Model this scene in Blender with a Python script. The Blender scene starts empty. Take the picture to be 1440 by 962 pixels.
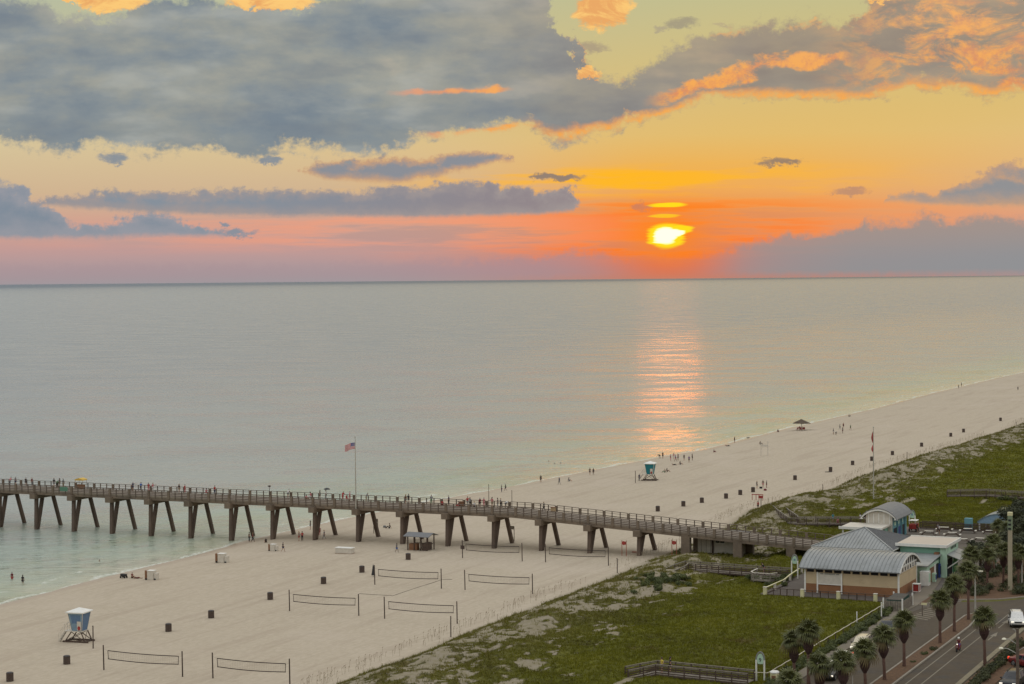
import bpy, bmesh, math, random
import numpy as np
from mathutils import Vector, Matrix, Euler

random.seed(7); RNG = np.random.default_rng(7)
sc = bpy.context.scene
COL = sc.collection
rad = math.radians

# ------------------------------------------------------------------ camera
# world axes: +x runs inland across the beach, +y runs along the shore
F_PX, CAM_H = 2750.0, 48.3
HEAD = rad(25.3)
cam_data = bpy.data.cameras.new("camera")
cam = bpy.data.objects.new("camera", cam_data); COL.objects.link(cam)
cam_data.sensor_width = 36.0
cam_data.lens = F_PX / 1440 * 36
cam_data.clip_start = 1.0; cam_data.clip_end = 400000.0
PITCH = math.atan(87.5 / F_PX)
cam.matrix_world = (Matrix.Translation((0, 0, CAM_H)) @ Matrix.Rotation(HEAD, 4, 'Z')
                    @ Matrix.Rotation(math.pi/2 - PITCH, 4, 'X') @ Matrix.Rotation(rad(-0.517), 4, 'Z'))
sc.camera = cam
CM = cam.matrix_world.copy(); CMI = CM.inverted()
sc.view_settings.view_transform = 'Standard'
sc.view_settings.look = 'None'
sc.view_settings.exposure = 0.0
sc.view_settings.gamma = 1.0

def srgb(r, g, b, k=1.0):
    f = lambda c: (c/255/12.92 if c/255 <= .04045 else ((c/255+.055)/1.055)**2.4)
    return (f(r)*k, f(g)*k, f(b)*k, 1.0)

# ------------------------------------------------------------------ node helper
class NT:
    def __init__(s, tree): s.t = tree; s.n = tree.nodes; s.l = tree.links
    def put(s, sock, v):
        if isinstance(v, bpy.types.NodeSocket): s.l.new(v, sock)
        elif v is not None: sock.default_value = v
    def m(s, op, a, b=None, c=None, clamp=False):
        n = s.n.new('ShaderNodeMath'); n.operation = op; n.use_clamp = clamp
        s.put(n.inputs[0], a)
        if b is not None: s.put(n.inputs[1], b)
        if c is not None: s.put(n.inputs[2], c)
        return n.outputs[0]
    def vm(s, op, a, b=None, out=0):
        n = s.n.new('ShaderNodeVectorMath'); n.operation = op
        s.put(n.inputs[0], a)
        if b is not None: s.put(n.inputs[1], b)
        return n.outputs[out]
    def ss(s, x, lo, hi):
        n = s.n.new('ShaderNodeMapRange'); n.interpolation_type = 'SMOOTHSTEP'
        s.put(n.inputs[0], x); n.inputs[1].default_value = lo; n.inputs[2].default_value = hi
        return n.outputs[0]
    def lin(s, x, lo, hi, a=0.0, b=1.0):
        n = s.n.new('ShaderNodeMapRange'); s.put(n.inputs[0], x)
        for i, v in zip((1, 2, 3, 4), (lo, hi, a, b)): n.inputs[i].default_value = v
        return n.outputs[0]
    def xyz(s, x, y, z=0.0):
        n = s.n.new('ShaderNodeCombineXYZ')
        for i, v in enumerate((x, y, z)): s.put(n.inputs[i], v)
        return n.outputs[0]
    def sep(s, v):
        n = s.n.new('ShaderNodeSeparateXYZ'); s.l.new(v, n.inputs[0]); return n.outputs
    def mix(s, f, a, b, mode='MIX'):
        n = s.n.new('ShaderNodeMix'); n.data_type = 'RGBA'; n.blend_type = mode
        s.put(n.inputs[0], f); s.put(n.inputs[6], a); s.put(n.inputs[7], b)
        return n.outputs[2]
    def noise(s, vec, scale=1.0, detail=4.0, rough=0.5, dist=0.0, dims='3D', w=None):
        n = s.n.new('ShaderNodeTexNoise'); n.noise_dimensions = dims
        s.put(n.inputs['Vector'], vec)
        n.inputs['Scale'].default_value = scale; n.inputs['Detail'].default_value = detail
        n.inputs['Roughness'].default_value = rough; n.inputs['Distortion'].default_value = dist
        return n.outputs[0]
    def ramp(s, f, stops, interp='LINEAR'):
        n = s.n.new('ShaderNodeValToRGB'); s.put(n.inputs[0], f); cr = n.color_ramp; cr.interpolation = interp
        while len(cr.elements) < len(stops): cr.elements.new(0.5)
        for e, (p, c) in zip(cr.elements, sorted(stops, key=lambda q: q[0])):
            e.position = p; e.color = c if len(c) == 4 else (*c, 1)
        return n.outputs[0]
    def attr(s, name):
        n = s.n.new('ShaderNodeAttribute'); n.attribute_name = name; return n.outputs['Fac']

# ------------------------------------------------------------------ sky
SUN_AZ = (940-720)/F_PX           # right of the view heading
SUN_EL = rad(1.27)
def sky_world():
    w = bpy.data.worlds.new("World"); sc.world = w; w.use_nodes = True
    t = NT(w.node_tree); w.node_tree.nodes.clear()
    out = t.n.new('ShaderNodeOutputWorld'); bg = t.n.new('ShaderNodeBackground')
    t.l.new(bg.outputs[0], out.inputs[0])
    d = t.n.new('ShaderNodeTexCoord').outputs['Generated']
    fw = (-math.sin(HEAD), math.cos(HEAD), 0); rt = (math.cos(HEAD), math.sin(HEAD), 0)
    a = t.m('ARCTAN2', t.vm('DOT_PRODUCT', d, rt, 1), t.vm('DOT_PRODUCT', d, fw, 1))
    el = t.m('ARCSINE', t.sep(d)[2])
    # U: bearing, V: height above the horizon, both in units of 1/2750 radian
    U = t.m('MULTIPLY_ADD', a, F_PX, 720.0)
    V = t.m('MULTIPLY', el, F_PX)
    pv = lambda x, y: 393.5 - .009*(x-720) - y
    P = t.xyz(t.m('MULTIPLY', U, .01), t.m('MULTIPLY', V, .01), 0.0)
    def curve(pts, conv=True):
        st = []
        for x, y in pts:
            v = pv(x, y) if conv else y
            st.append(((x+1600)/4800, (max(v, 0)/1000,)*3))
        return t.m('MULTIPLY', t.ramp(t.m('MULTIPLY_ADD', UW[0], 1/4800, 1600/4800), st), 1000.0)
    UW = [U]
    # domain warps
    Ps = t.vm('MULTIPLY', P, (.45, 1.2, 1))
    n_big = t.noise(Ps, 1.3, 5, .55)
    n_bil = t.noise(t.vm('MULTIPLY', P, (.8, 1.3, 1)), 2.6, 9, .62, .25)
    n_fine = t.noise(P, 8.0, 8, .7)
    sb = t.m('SUBTRACT', n_big, .5); sf = t.m('SUBTRACT', n_bil, .5); sq = t.m('SUBTRACT', n_fine, .5)
    UW[0] = t.m('ADD', U, t.m('ADD', t.m('MULTIPLY', sb, 60.0), t.m('MULTIPLY', t.m('SUBTRACT', t.noise(t.vm('ADD', P, (9, 4, 2)), 2.2, 8, .66), .5), 110.0)))
    rel = t.m('SUBTRACT', t.noise(t.vm('ADD', t.vm('MULTIPLY', P, (.45, 1.3, 1)), (.14, -.22, 0)), 1.0, 5, .50), t.noise(t.vm('MULTIPLY', P, (.45, 1.3, 1)), 1.0, 5, .50))
    # ---- clear sky
    vf = t.m('MULTIPLY', V, 1/1600.0, clamp=True)
    R = lambda L: [(v/1600.0, srgb(*c)) for v, c in L]
    far = t.ramp(vf, R([(0, (160, 152, 156)), (22, (174, 152, 154)), (48, (194, 155, 150)), (85, (208, 163, 145)), (125, (208, 180, 146)),
                        (190, (212, 196, 158)), (300, (196, 190, 154)), (400, (178, 188, 166)), (520, (218, 220, 210)), (1000, (230, 236, 238)), (1600, (238, 241, 246))]))
    near = t.ramp(vf, R([(0, (196, 128, 106)), (22, (226, 120, 84)), (50, (244, 146, 84)), (85, (246, 158, 80)), (120, (242, 170, 86)), (155, (240, 178, 82)),
                         (200, (228, 188, 108)), (300, (212, 190, 126)), (400, (194, 190, 142)), (520, (236, 210, 142)), (1000, (242, 222, 170)), (1600, (240, 238, 230))]))
    dU = t.m('SUBTRACT', U, 940.0)
    # warm side spreads farther to the right
    wid = t.m('ADD', 235.0, t.m('MULTIPLY', t.ss(dU, -100, 200), 260.0))
    q = t.m('DIVIDE', dU, wid)
    warm = t.m('EXPONENT', t.m('MULTIPLY', t.m('MULTIPLY', q, q), -1.0))
    hi = t.m('ADD', t.ss(V, 100, 260), 0.0)
    q2 = t.m('DIVIDE', t.m('SUBTRACT', U, 1250.0), 900.0)
    warm_hi = t.m('EXPONENT', t.m('MULTIPLY', t.m('MULTIPLY', q2, q2), -1.0))
    wm = t.m('ADD', t.m('MULTIPLY', warm, t.m('SUBTRACT', 1.0, hi)), t.m('MULTIPLY', warm_hi, hi))
    base = t.mix(wm, far, near)
    # physical sky adds its own falloff away from the sunset
    sky = t.n.new('ShaderNodeTexSky'); sky.sky_type = 'NISHITA'; sky.sun_disc = False
    sky.sun_elevation = SUN_EL; sky.sun_rotation = SUN_AZ - HEAD
    sky.air_density = 1.0; sky.dust_density = 1.5
    nish = t.mix(1.0, sky.outputs[0], (.1, .1, .1, 1), 'MULTIPLY')
    base = t.mix(t.m('MULTIPLY', t.ss(V, 420, 1500), .12), base, nish)
    # ---- streaks of lit thin cloud round the sun
    st1 = t.noise(t.vm('MULTIPLY', P, (.35, 4.5, 1)), 1.2, 5, .6)
    q3 = t.m('DIVIDE', dU, 250.0)
    sm = t.m('MULTIPLY', t.m('EXPONENT', t.m('MULTIPLY', t.m('MULTIPLY', q3, q3), -1.0)), t.m('MULTIPLY', t.ss(V, 12, 45), t.m('SUBTRACT', 1.0, t.ss(V, 85, 130))))
    base = t.mix(t.m('MULTIPLY', sm, t.ss(st1, .42, .60)), base, srgb(255, 120, 18))
    base = t.mix(t.m('MULTIPLY', sm, t.m('MULTIPLY', t.ss(st1, .56, .40), .55)), base, srgb(205, 120, 92))
    # yellow veil left of the sun, pink veil far left
    q4 = t.m('DIVIDE', t.m('SUBTRACT', U, 890.0), 260.0)
    ym = t.m('MULTIPLY', t.m('EXPONENT', t.m('MULTIPLY', t.m('MULTIPLY', q4, q4), -1.0)), t.m('MULTIPLY', t.ss(V, 108, 128), t.m('SUBTRACT', 1.0, t.ss(V, 146, 166))))
    base = t.mix(t.m('MULTIPLY', ym, t.ss(t.m('ADD', st1, t.m('MULTIPLY', sb, .5)), .40, .58)), base, srgb(255, 184, 40))
    q5 = t.m('DIVIDE', t.m('SUBTRACT', U, 560.0), 360.0)
    pm = t.m('MULTIPLY', t.m('EXPONENT', t.m('MULTIPLY', t.m('MULTIPLY', q5, q5), -1.0)), t.m('MULTIPLY', t.ss(V, 35, 60), t.m('SUBTRACT', 1.0, t.ss(V, 82, 100))))
    base = t.mix(t.m('MULTIPLY', pm, t.m('MULTIPLY', t.ss(st1, .40, .62), .7)), base, srgb(244, 158, 122))
    base = t.mix(t.m('MULTIPLY', pm, t.m('MULTIPLY', t.ss(st1, .50, .36), .5)), base, srgb(178, 148, 142))
    # ---- cloud bodies: (top edge, bottom edge) against bearing
    def cloud(top, bot, at_, ab, soft, left=None, right=None, nt=sf):
        T = curve(top); B = curve(bot)
        up = t.m('ADD', t.m('SUBTRACT', T, V), t.m('ADD', t.m('MULTIPLY', nt, at_*1.5), t.m('MULTIPLY', sq, at_*.8)))
        dn = t.m('ADD', t.m('SUBTRACT', V, B), t.m('ADD', t.m('MULTIPLY', sb, ab), t.m('ADD', t.m('MULTIPLY', sf, ab*1.5), t.m('MULTIPLY', sq, ab*.6))))
        sd = t.m('MINIMUM', up, dn)
        return t.ss(t.m('ADD', sd, t.m('MULTIPLY', sq, soft*2.5)), -soft*1.4, soft*2.2), sd
    def crest(sd, lo, hi):      # narrow rim inside an edge
        return t.m('MULTIPLY', t.ss(sd, -4, lo), t.m('SUBTRACT', 1.0, t.ss(sd, lo, hi)))
    col = base
    # D: low cumulus on the far left
    dn_, sd = cloud([(-1600, 250), (-400, 262), (0, 252), (38, 262), (62, 284), (110, 312), (150, 322), (200, 300), (258, 304), (300, 328), (345, 330), (372, 342), (420, 380), (3200, 400)],
                    [(-1600, 340), (0, 338), (300, 333), (360, 334), (400, 330), (420, 300), (3200, 300)], 26, 5, 3)
    cD = t.mix(t.ss(t.m('ADD', t.m('MULTIPLY', sd, .02), t.m('MULTIPLY', sf, 1.2)), -.1, .9), srgb(150, 152, 160), srgb(128, 140, 153))
    col = t.mix(dn_, col, cD)
    # C: long flat band
    dn_, sd = cloud([(-1600, 330), (40, 330), (70, 286), (110, 276), (330, 268), (500, 268), (600, 262), (650, 254), (740, 268), (770, 276), (800, 262), (815, 270), (840, 330), (3200, 340)],
                    [(-1600, 300), (50, 290), (70, 292), (200, 301), (330, 304), (600, 306), (770, 302), (812, 295), (840, 240), (3200, 240)], 24, 3, 2.5)
    cC = t.mix(t.ss(t.m('ADD', t.m('MULTIPLY', sd, .03), sf), -.1, .7), srgb(160, 150, 148), t.mix(t.ss(U, 200, 900), srgb(132, 144, 156), srgb(148, 134, 136)))
    col = t.mix(dn_, col, cC)
    # B: shorter band above
    dn_, sd = cloud([(-1600, 330), (400, 300), (412, 246), (450, 232), (530, 222), (600, 222), (650, 214), (690, 214), (716, 224), (730, 280), (3200, 330)],
                    [(-1600, 200), (400, 200), (412, 242), (470, 254), (560, 258), (620, 250), (690, 232), (716, 226), (730, 180), (3200, 180)], 18, 6, 2.5)
    cB = t.mix(t.ss(t.m('ADD', t.m('MULTIPLY', sd, .05), sf), -.1, .7), srgb(205, 160, 120), srgb(140, 143, 150))
    col = t.mix(dn_, col, cB)
    # F: cumulus at the right edge
    dn_, sd = cloud([(-1600, 400), (1200, 400), (1226, 282), (1262, 268), (1290, 274), (1312, 284), (1330, 262), (1362, 250), (1382, 240), (1410, 230), (1436, 246), (1600, 240), (3200, 260)],
                    [(-1600, 200), (1200, 250), (1226, 286), (1330, 292), (1440, 294), (3200, 290)], 26, 5, 2.5)
    cF = t.mix(t.ss(t.m('ADD', t.m('MULTIPLY', sd, .03), sf), -.1, .8), srgb(196, 158, 128), srgb(146, 146, 148))
    col = t.mix(dn_, col, cF)
    # E: low bank along the horizon to the right, thinning to haze on the left
    dn_, sd = cloud([(-1600, 384), (-300, 374), (0, 372), (400, 372), (640, 366), (760, 360), (830, 352), (900, 362), (960, 362), (1010, 352), (1045, 338), (1085, 340), (1112, 322), (1140, 332), (1190, 326), (1206, 308), (1240, 318), (1290, 298), (1312, 316), (1360, 306), (1440, 310), (3200, 300)],
                    [(-1600, 420), (3200, 420)], 22, 0, 5)
    eamt = t.ramp(t.m('MULTIPLY_ADD', U, 1/4800, 1/3), [((x+1600)/4800, (v,)*3) for x, v in ((-400, .3), (500, .35), (760, .7), (880, .5), (960, .45), (1040, .78), (1200, .92), (2000, 1))])
    gl = t.m('DIVIDE', dU, 75.0)
    cE = t.mix(t.m('EXPONENT', t.m('MULTIPLY', t.m('MULTIPLY', gl, gl), -1.0)), t.mix(t.ss(U, 700, 1150), srgb(166, 142, 148), t.mix(t.ss(V, 20, 80), srgb(142, 146, 149), srgb(158, 146, 140))), srgb(212, 112, 88))
    col = t.mix(t.m('MULTIPLY', dn_, eamt), col, cE)
    st7 = t.m('SUBTRACT', t.noise(t.vm('MULTIPLY', P, (1.0, 2.2, 1)), 5.0, 6, .62), .5)
    # small separate clouds: (cx, cy, half width, half height, colour)
    for cx, cy, hw, hh, c in ((790, 250, 36, 5, (150, 130, 115)), (768, 248, 16, 5, (150, 130, 115)), (1100, 230, 34, 5.5, (158, 132, 108)), (902, 291, 12, 7, (200, 130, 100)),
                              (1190, 271, 30, 6, (196, 146, 112)), (958, 38, 24, 8, (168, 158, 130)), (930, 45, 14, 4, (180, 168, 136)), (170, 228, 22, 8, (140, 146, 152)),
                              (385, 228, 14, 6, (140, 146, 152)), (343, 328, 20, 6, (140, 145, 155)), (835, 70, 24, 8, (176, 160, 130)), (1010, 40, 14, 3, (190, 175, 135)), (325, 318, 7, 4, (140, 145, 155))):
        ex = t.m('DIVIDE', t.m('SUBTRACT', t.m('MULTIPLY_ADD', sf, 80, U), cx), hw); ey = t.m('DIVIDE', t.m('SUBTRACT', t.m('ADD', t.m('MULTIPLY', st7, 22), t.m('MULTIPLY_ADD', sq, 16, V)), pv(cx, cy)), hh)
        e = t.m('SUBTRACT', 1.0, t.m('ADD', t.m('MULTIPLY', ex, ex), t.m('MULTIPLY', ey, ey)))
        col = t.mix(t.ss(t.m('ADD', e, t.m('MULTIPLY', sq, 1.6)), -.5, .9), col, srgb(*c))
    # A: the great cloud mass and its arm to the upper right
    TA = [(-1600, 40), (-200, 30), (0, 16), (60, 12), (95, 22), (110, 40), (200, 32), (215, 6), (290, 4), (315, 20), (345, 14), (420, 14), (445, 4), (520, -10), (700, -40), (770, -30), (800, 40), (812, 78), (836, 104), (868, 118), (905, 96), (960, 70), (1020, 46), (1095, 38), (1140, 34), (1178, 44), (1205, 14), (1225, -30), (1500, -60), (3200, -60)]
    BA = [(-1600, 180), (-200, 196), (0, 200), (60, 206), (95, 226), (135, 206), (200, 216), (300, 208), (345, 228), (400, 218), (470, 214), (540, 222), (580, 196), (620, 186), (700, 180), (740, 178), (790, 196), (850, 186), (930, 166), (1010, 142), (1100, 142), (1200, 146), (1280, 132), (1350, 138), (1440, 142), (1700, 120), (3200, 60)]
    dA, sA = cloud(TA, BA, 36, 44, 6)
    shade = t.ramp(t.m('ADD', n_big, t.m('MULTIPLY', sf, .35)), [(.30, srgb(122, 134, 144)), (.44, srgb(138, 146, 149)), (.54, srgb(149, 153, 149)), (.66, srgb(162, 162, 152)), (.78, srgb(176, 170, 156))])
    warmA = t.ss(U, 500, 1150)
    shade = t.mix(t.m('MULTIPLY', warmA, .75), shade, t.mix(n_big, srgb(150, 132, 118), srgb(180, 158, 122)))
    bel = t.m('SUBTRACT', 1.0, t.ss(t.m('SUBTRACT', V, curve(BA)), 0, 75))
    shade = t.mix(t.m('MULTIPLY', bel, t.m('SUBTRACT', .5, t.m('MULTIPLY', warmA, .35))), shade, srgb(120, 133, 143))
    # sunlit thin parts: orange under the arm and in the broken cloud at the right, yellow at the top edge
    puff = t.noise(t.vm('MULTIPLY', P, (.8, 1.7, 1)), 1.9, 7, .68, .6)
    # broken lit cloud at the upper right
    right = t.m('MULTIPLY', t.ss(U, 1120, 1300), t.ss(V, 240, 262))
    litm = t.m('MULTIPLY', right, t.ss(t.m('ADD', puff, t.m('MULTIPLY', sb, .4)), .40, .60))
    # the streak through the arm
    strk = t.m('SUBTRACT', 1.0, t.m('ABSOLUTE', t.m('DIVIDE', t.m('SUBTRACT', t.m('MULTIPLY_ADD', sb, 60, V), curve([(-1600, 300), (900, 150), (920, 142), (1000, 122), (1080, 92), (1180, 88), (1260, 100), (3200, 120)])), 19.0)))
    strk = t.m('MULTIPLY', t.m('MULTIPLY', t.ss(U, 900, 960), t.m('SUBTRACT', 1.0, t.ss(U, 1170, 1210))), t.ss(t.m('ADD', strk, t.m('MULTIPLY', sf, 2.8)), .25, .8))
    strk2 = t.m('SUBTRACT', 1.0, t.m('ABSOLUTE', t.m('DIVIDE', t.m('SUBTRACT', t.m('MULTIPLY_ADD', sb, 40, V), curve([(-1600, 300), (560, 128), (700, 126), (780, 130), (3200, 120)])), 7.0)))
    strk2 = t.m('MULTIPLY', t.m('MULTIPLY', t.ss(U, 540, 600), t.m('SUBTRACT', 1.0, t.ss(U, 700, 730))), t.ss(t.m('ADD', strk2, t.m('MULTIPLY', sf, 2.2)), .2, .9))
    strk3 = t.m('SUBTRACT', 1.0, t.m('ABSOLUTE', t.m('DIVIDE', t.m('SUBTRACT', t.m('MULTIPLY_ADD', sb, 40, V), curve([(-1600, 190), (590, 186), (680, 186), (760, 178), (3200, 180)])), 8.0)))
    strk3 = t.m('MULTIPLY', t.m('MULTIPLY', t.ss(U, 575, 630), t.m('SUBTRACT', 1.0, t.ss(U, 740, 775))), t.ss(t.m('ADD', strk3, t.m('MULTIPLY', sf, 2.2)), .1, .8))
    rimB = t.m('MULTIPLY', t.ss(U, 720, 800), crest(t.m('ADD', t.m('SUBTRACT', V, curve(BA)), t.m('ADD', t.m('MULTIPLY', sb, 26), t.m('MULTIPLY', sf, 30))), 4, 18))
    rimT = t.m('MULTIPLY', t.m('MULTIPLY', t.ss(U, 780, 830), crest(sA, 3, 13)), t.m('MULTIPLY', t.ss(puff, .48, .62), .9))
    lit = t.m('MAXIMUM', t.m('MAXIMUM', litm, t.m('MAXIMUM', strk, strk2)), t.m('MAXIMUM', t.m('MAXIMUM', strk3, rimB), rimT))
    litc = t.mix(t.ss(V, 190, 380), srgb(255, 170, 66), srgb(246, 178, 106))
    litc = t.mix(t.ss(t.m('ADD', t.m('MULTIPLY', n_fine, .5), t.m('MULTIPLY', n_bil, .5)), .40, .58), t.mix(t.ss(V, 190, 380), srgb(232, 140, 84), srgb(214, 156, 116)), litc)
    litc = t.mix(t.m('SUBTRACT', 1.0, t.ss(U, 500, 760)), litc, srgb(226, 156, 126))
    shade = t.mix(t.m('MULTIPLY', t.ss(rel, .0, .17), .50), shade, t.mix(warmA, srgb(178, 180, 173), srgb(196, 168, 132)))
    shade = t.mix(t.m('MULTIPLY', t.ss(rel, .0, -.17), .38), shade, t.mix(warmA, srgb(112, 122, 134), srgb(128, 116, 112)))
    shade = t.mix(t.m('MULTIPLY', lit, .92), shade, litc)
    col = t.mix(dA, col, shade)
    # bright cumulus tops showing over the mass, top left, and the one right of it
    def patch(cx, cy, hw, hh, c, thr=.0):
        ex = t.m('DIVIDE', t.m('SUBTRACT', t.m('MULTIPLY_ADD', sf, 60, U), cx), hw); ey = t.m('DIVIDE', t.m('SUBTRACT', t.m('MULTIPLY_ADD', sq, 40, V), pv(cx, cy)), hh)
        e = t.m('SUBTRACT', 1.0, t.m('ADD', t.m('MULTIPLY', ex, ex), t.m('MULTIPLY', ey, ey)))
        return t.ss(t.m('ADD', e, t.m('MULTIPLY', t.m('SUBTRACT', puff, .5), 2.2)), .05, .5)
    for a_ in ((165, 2, 60, 30), (385, 6, 66, 18), (115, 12, 16, 8), (850, 16, 48, 34), (830, 106, 22, 9), (1232, 6, 16, 10)):
        col = t.mix(t.m('MULTIPLY', patch(*a_, None), .95), col, t.mix(t.ss(puff, .42, .6), srgb(236, 168, 100), srgb(254, 202, 118)))
    # above the frame: broken pale cloud going on overhead
    over = t.noise(t.vm('MULTIPLY', t.vm('ADD', P, (3, 0, 4)), (.25, .5, 1)), .55, 6, .58)
    om = t.m('MULTIPLY', t.ss(V, 395, 520), t.ss(over, .44, .58))
    col = t.mix(om, col, t.mix(t.ss(V, 600, 2400), t.mix(wm, srgb(210, 214, 213), srgb(240, 204, 134)), srgb(226, 230, 234)))
    lum = t.m('ADD', 1.0, t.m('MULTIPLY', t.ss(V, 420, 1500), .26))
    col = t.mix(1.0, col, t.xyz(lum, lum, lum), 'MULTIPLY')
    # ---- the sun behind its veil
    st9 = t.m('SUBTRACT', t.noise(t.vm('MULTIPLY', P, (.8, 9.0, 1)), 2.0, 4, .6), .5)
    def sunpatch(cx, cy, hw, hh, soft):
        ex = t.m('DIVIDE', t.m('SUBTRACT', t.m('MULTIPLY_ADD', st9, 26, U), cx), hw); ey = t.m('DIVIDE', t.m('SUBTRACT', t.m('MULTIPLY_ADD', st9, 5, V), pv(cx, cy)), hh)
        e = t.m('SUBTRACT', 1.0, t.m('ADD', t.m('MULTIPLY', ex, ex), t.m('MULTIPLY', ey, ey)))
        return t.ss(e, -soft, soft)
    glow = t.m('DIVIDE', dU, 62.0); gv = t.m('DIVIDE', t.m('SUBTRACT', V, pv(940, 330)), 38.0)
    gg = t.m('EXPONENT', t.m('MULTIPLY', t.m('ADD', t.m('MULTIPLY', glow, glow), t.m('MULTIPLY', gv, gv)), -1.0))
    col = t.mix(t.m('MULTIPLY', gg, .85), col, srgb(255, 134, 10))
    halo = t.m('MAXIMUM', sunpatch(938, 332, 27, 17, .35), sunpatch(953, 323, 22, 6, .4))
    halo = t.m('MAXIMUM', halo, t.m('MAXIMUM', sunpatch(940, 289, 24, 3.2, .6), t.m('MULTIPLY', sunpatch(936, 304, 20, 2.6, .6), .6)))
    col = t.mix(halo, col, srgb(255, 222, 30))
    core = t.m('MAXIMUM', sunpatch(936, 332, 16, 11.5, .4), sunpatch(948, 328, 15, 5, .4))
    core = t.m('MULTIPLY', core, 1.0)
    col = t.mix(core, col, (2.3, 1.5, .85, 1))
    # below the horizon
    col = t.mix(t.ss(V, -2, -30), col, srgb(120, 125, 120))
    t.l.new(col, bg.inputs[0]); bg.inputs[1].default_value = 1.0
    w.cycles.sampling_method = 'MANUAL'; w.cycles.sample_map_resolution = 2048
sky_world()

sun = bpy.data.lights.new("sun", 'SUN'); so = bpy.data.objects.new("sun", sun); COL.objects.link(so)
sun.energy = 0.0055; sun.angle = rad(1.9); sun.color = (1.0, .25, .055)
az = HEAD - SUN_AZ
sdir = Vector((-math.sin(az)*math.cos(SUN_EL), math.cos(az)*math.cos(SUN_EL), math.sin(SUN_EL)))
so.rotation_euler = sdir.to_track_quat('Z', 'Y').to_euler()
so.location = (0, 0, 200)

# ------------------------------------------------------------------ ground shape
def _hash(ix, iy, s):
    v = np.sin(ix*127.1 + iy*311.7 + s*74.7)*43758.5453
    return v - np.floor(v)
def vnoise(x, y, s=0):
    x = np.asarray(x, float); y = np.asarray(y, float)
    ix = np.floor(x); iy = np.floor(y); fx = x-ix; fy = y-iy
    fx = fx*fx*(3-2*fx); fy = fy*fy*(3-2*fy)
    a = _hash(ix, iy, s); b = _hash(ix+1, iy, s); c = _hash(ix, iy+1, s); d = _hash(ix+1, iy+1, s)
    return (a*(1-fx)+b*fx)*(1-fy) + (c*(1-fx)+d*fx)*fy
def fbm(x, y, s=0, o=4):
    r = 0; a = .5; t = 0
    for k in range(o):
        r = r + a*vnoise(x, y, s+k*13); t += a; a *= .5; x = x*2.03+5.2; y = y*2.03+1.7
    return r/t
def sstep(v, a, b):
    t = np.clip((v-a)/(b-a), 0, 1); return t*t*(3-2*t)
SH = np.array([(-400, -190), (150, -193), (231, -195.2), (265, -198), (290, -198.4), (310, -201), (350, -200), (385, -198), (412, -195), (450, -192.6), (490, -189.8), (520, -186), (600, -187.2), (700, -185.2), (800, -187.2), (930, -186.2), (1100, -182), (1600, -176), (3000, -150), (9000, 300)])
DE = np.array([(-400, -112), (193, -114.8), (290, -117.2), (312, -118), (345, -120.5), (375, -124.6), (388, -124), (400, -120.5), (440, -121), (470, -122.2), (508, -120.5), (560, -118), (640, -117), (2000, -110), (9000, 400)])
shore_x = lambda y: np.interp(y, SH[:, 0], SH[:, 1])
dune_x = lambda y: np.interp(y, DE[:, 0], DE[:, 1])
def flat_zone(x, y):      # 1 inside paved ground
    x = np.asarray(x, float); y = np.asarray(y, float)
    a = sstep(x, -69.5, -66.5)
    b = sstep(x, -90, -86.5)*sstep(y, 262, 267)*(1-sstep(y, 348, 354))
    c = 0
    return np.clip(np.maximum(a, b), 0, 1)
def ground(x, y):
    x = np.asarray(x, float); y = np.asarray(y, float)
    d = x - shore_x(y) + .5*(fbm(x*.1, y*.06, 3)-.5)
    sand = np.where(d < 0, d*.06, 1.0*(1-np.exp(-d/6.0)) + .006*d)
    e = x - dune_x(y) + 3.0*(fbm(x*.15, y*.11, 9)-.5)
    sand = sand + .10*(fbm(x*.5, y*.25, 5)-.5)*sstep(d, 2, 9)*(1-sstep(e, -2, 2))
    ridge = 1.5*np.exp(-((e-8)/6.5)**2)*(.35+1.1*fbm(x*.09, y*.06, 21))
    hum = 1.5*(fbm(x*.16, y*.12, 31)-.5) + .5*(fbm(x*.6, y*.5, 37)-.5)
    land = 1.45 + 1.25*sstep(e, 0, 9) + ridge + hum*sstep(e, 2, 10)
    z = sand + (land - sand)*sstep(e, -1.5, 3.0)
    pit = sstep(x, -119, -115.5)*(1-sstep(x, -101, -96))*sstep(y, 295, 301)*(1-sstep(y, 316, 322))
    z = z*(1-pit) + (2.0+.3*(fbm(x*.5, y*.5, 88)-.5))*pit
    fz = flat_zone(x, y)
    return z*(1-fz) + 3.0*fz
# ray through a photograph position down to the ground (places things where they stand)
def ray(px, py):
    d = CM.to_3x3() @ Vector(((px-720)/F_PX, -(py-481)/F_PX, -1.0)); return d
def at(px, py, z=None):
    d = ray(px, py)
    if z is not None:
        k = (z-CAM_H)/d.z; return Vector((d.x*k, d.y*k, z))
    zz = 1.5
    for _ in range(12):
        k = (zz-CAM_H)/d.z; x, y = d.x*k, d.y*k; zz = .5*zz+.5*max(float(ground(x, y)), 0.0)
    return Vector((x, y, max(float(ground(x, y)), 0.0)))
def gz(x, y): return max(float(ground(x, y)), 0.0)

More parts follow.
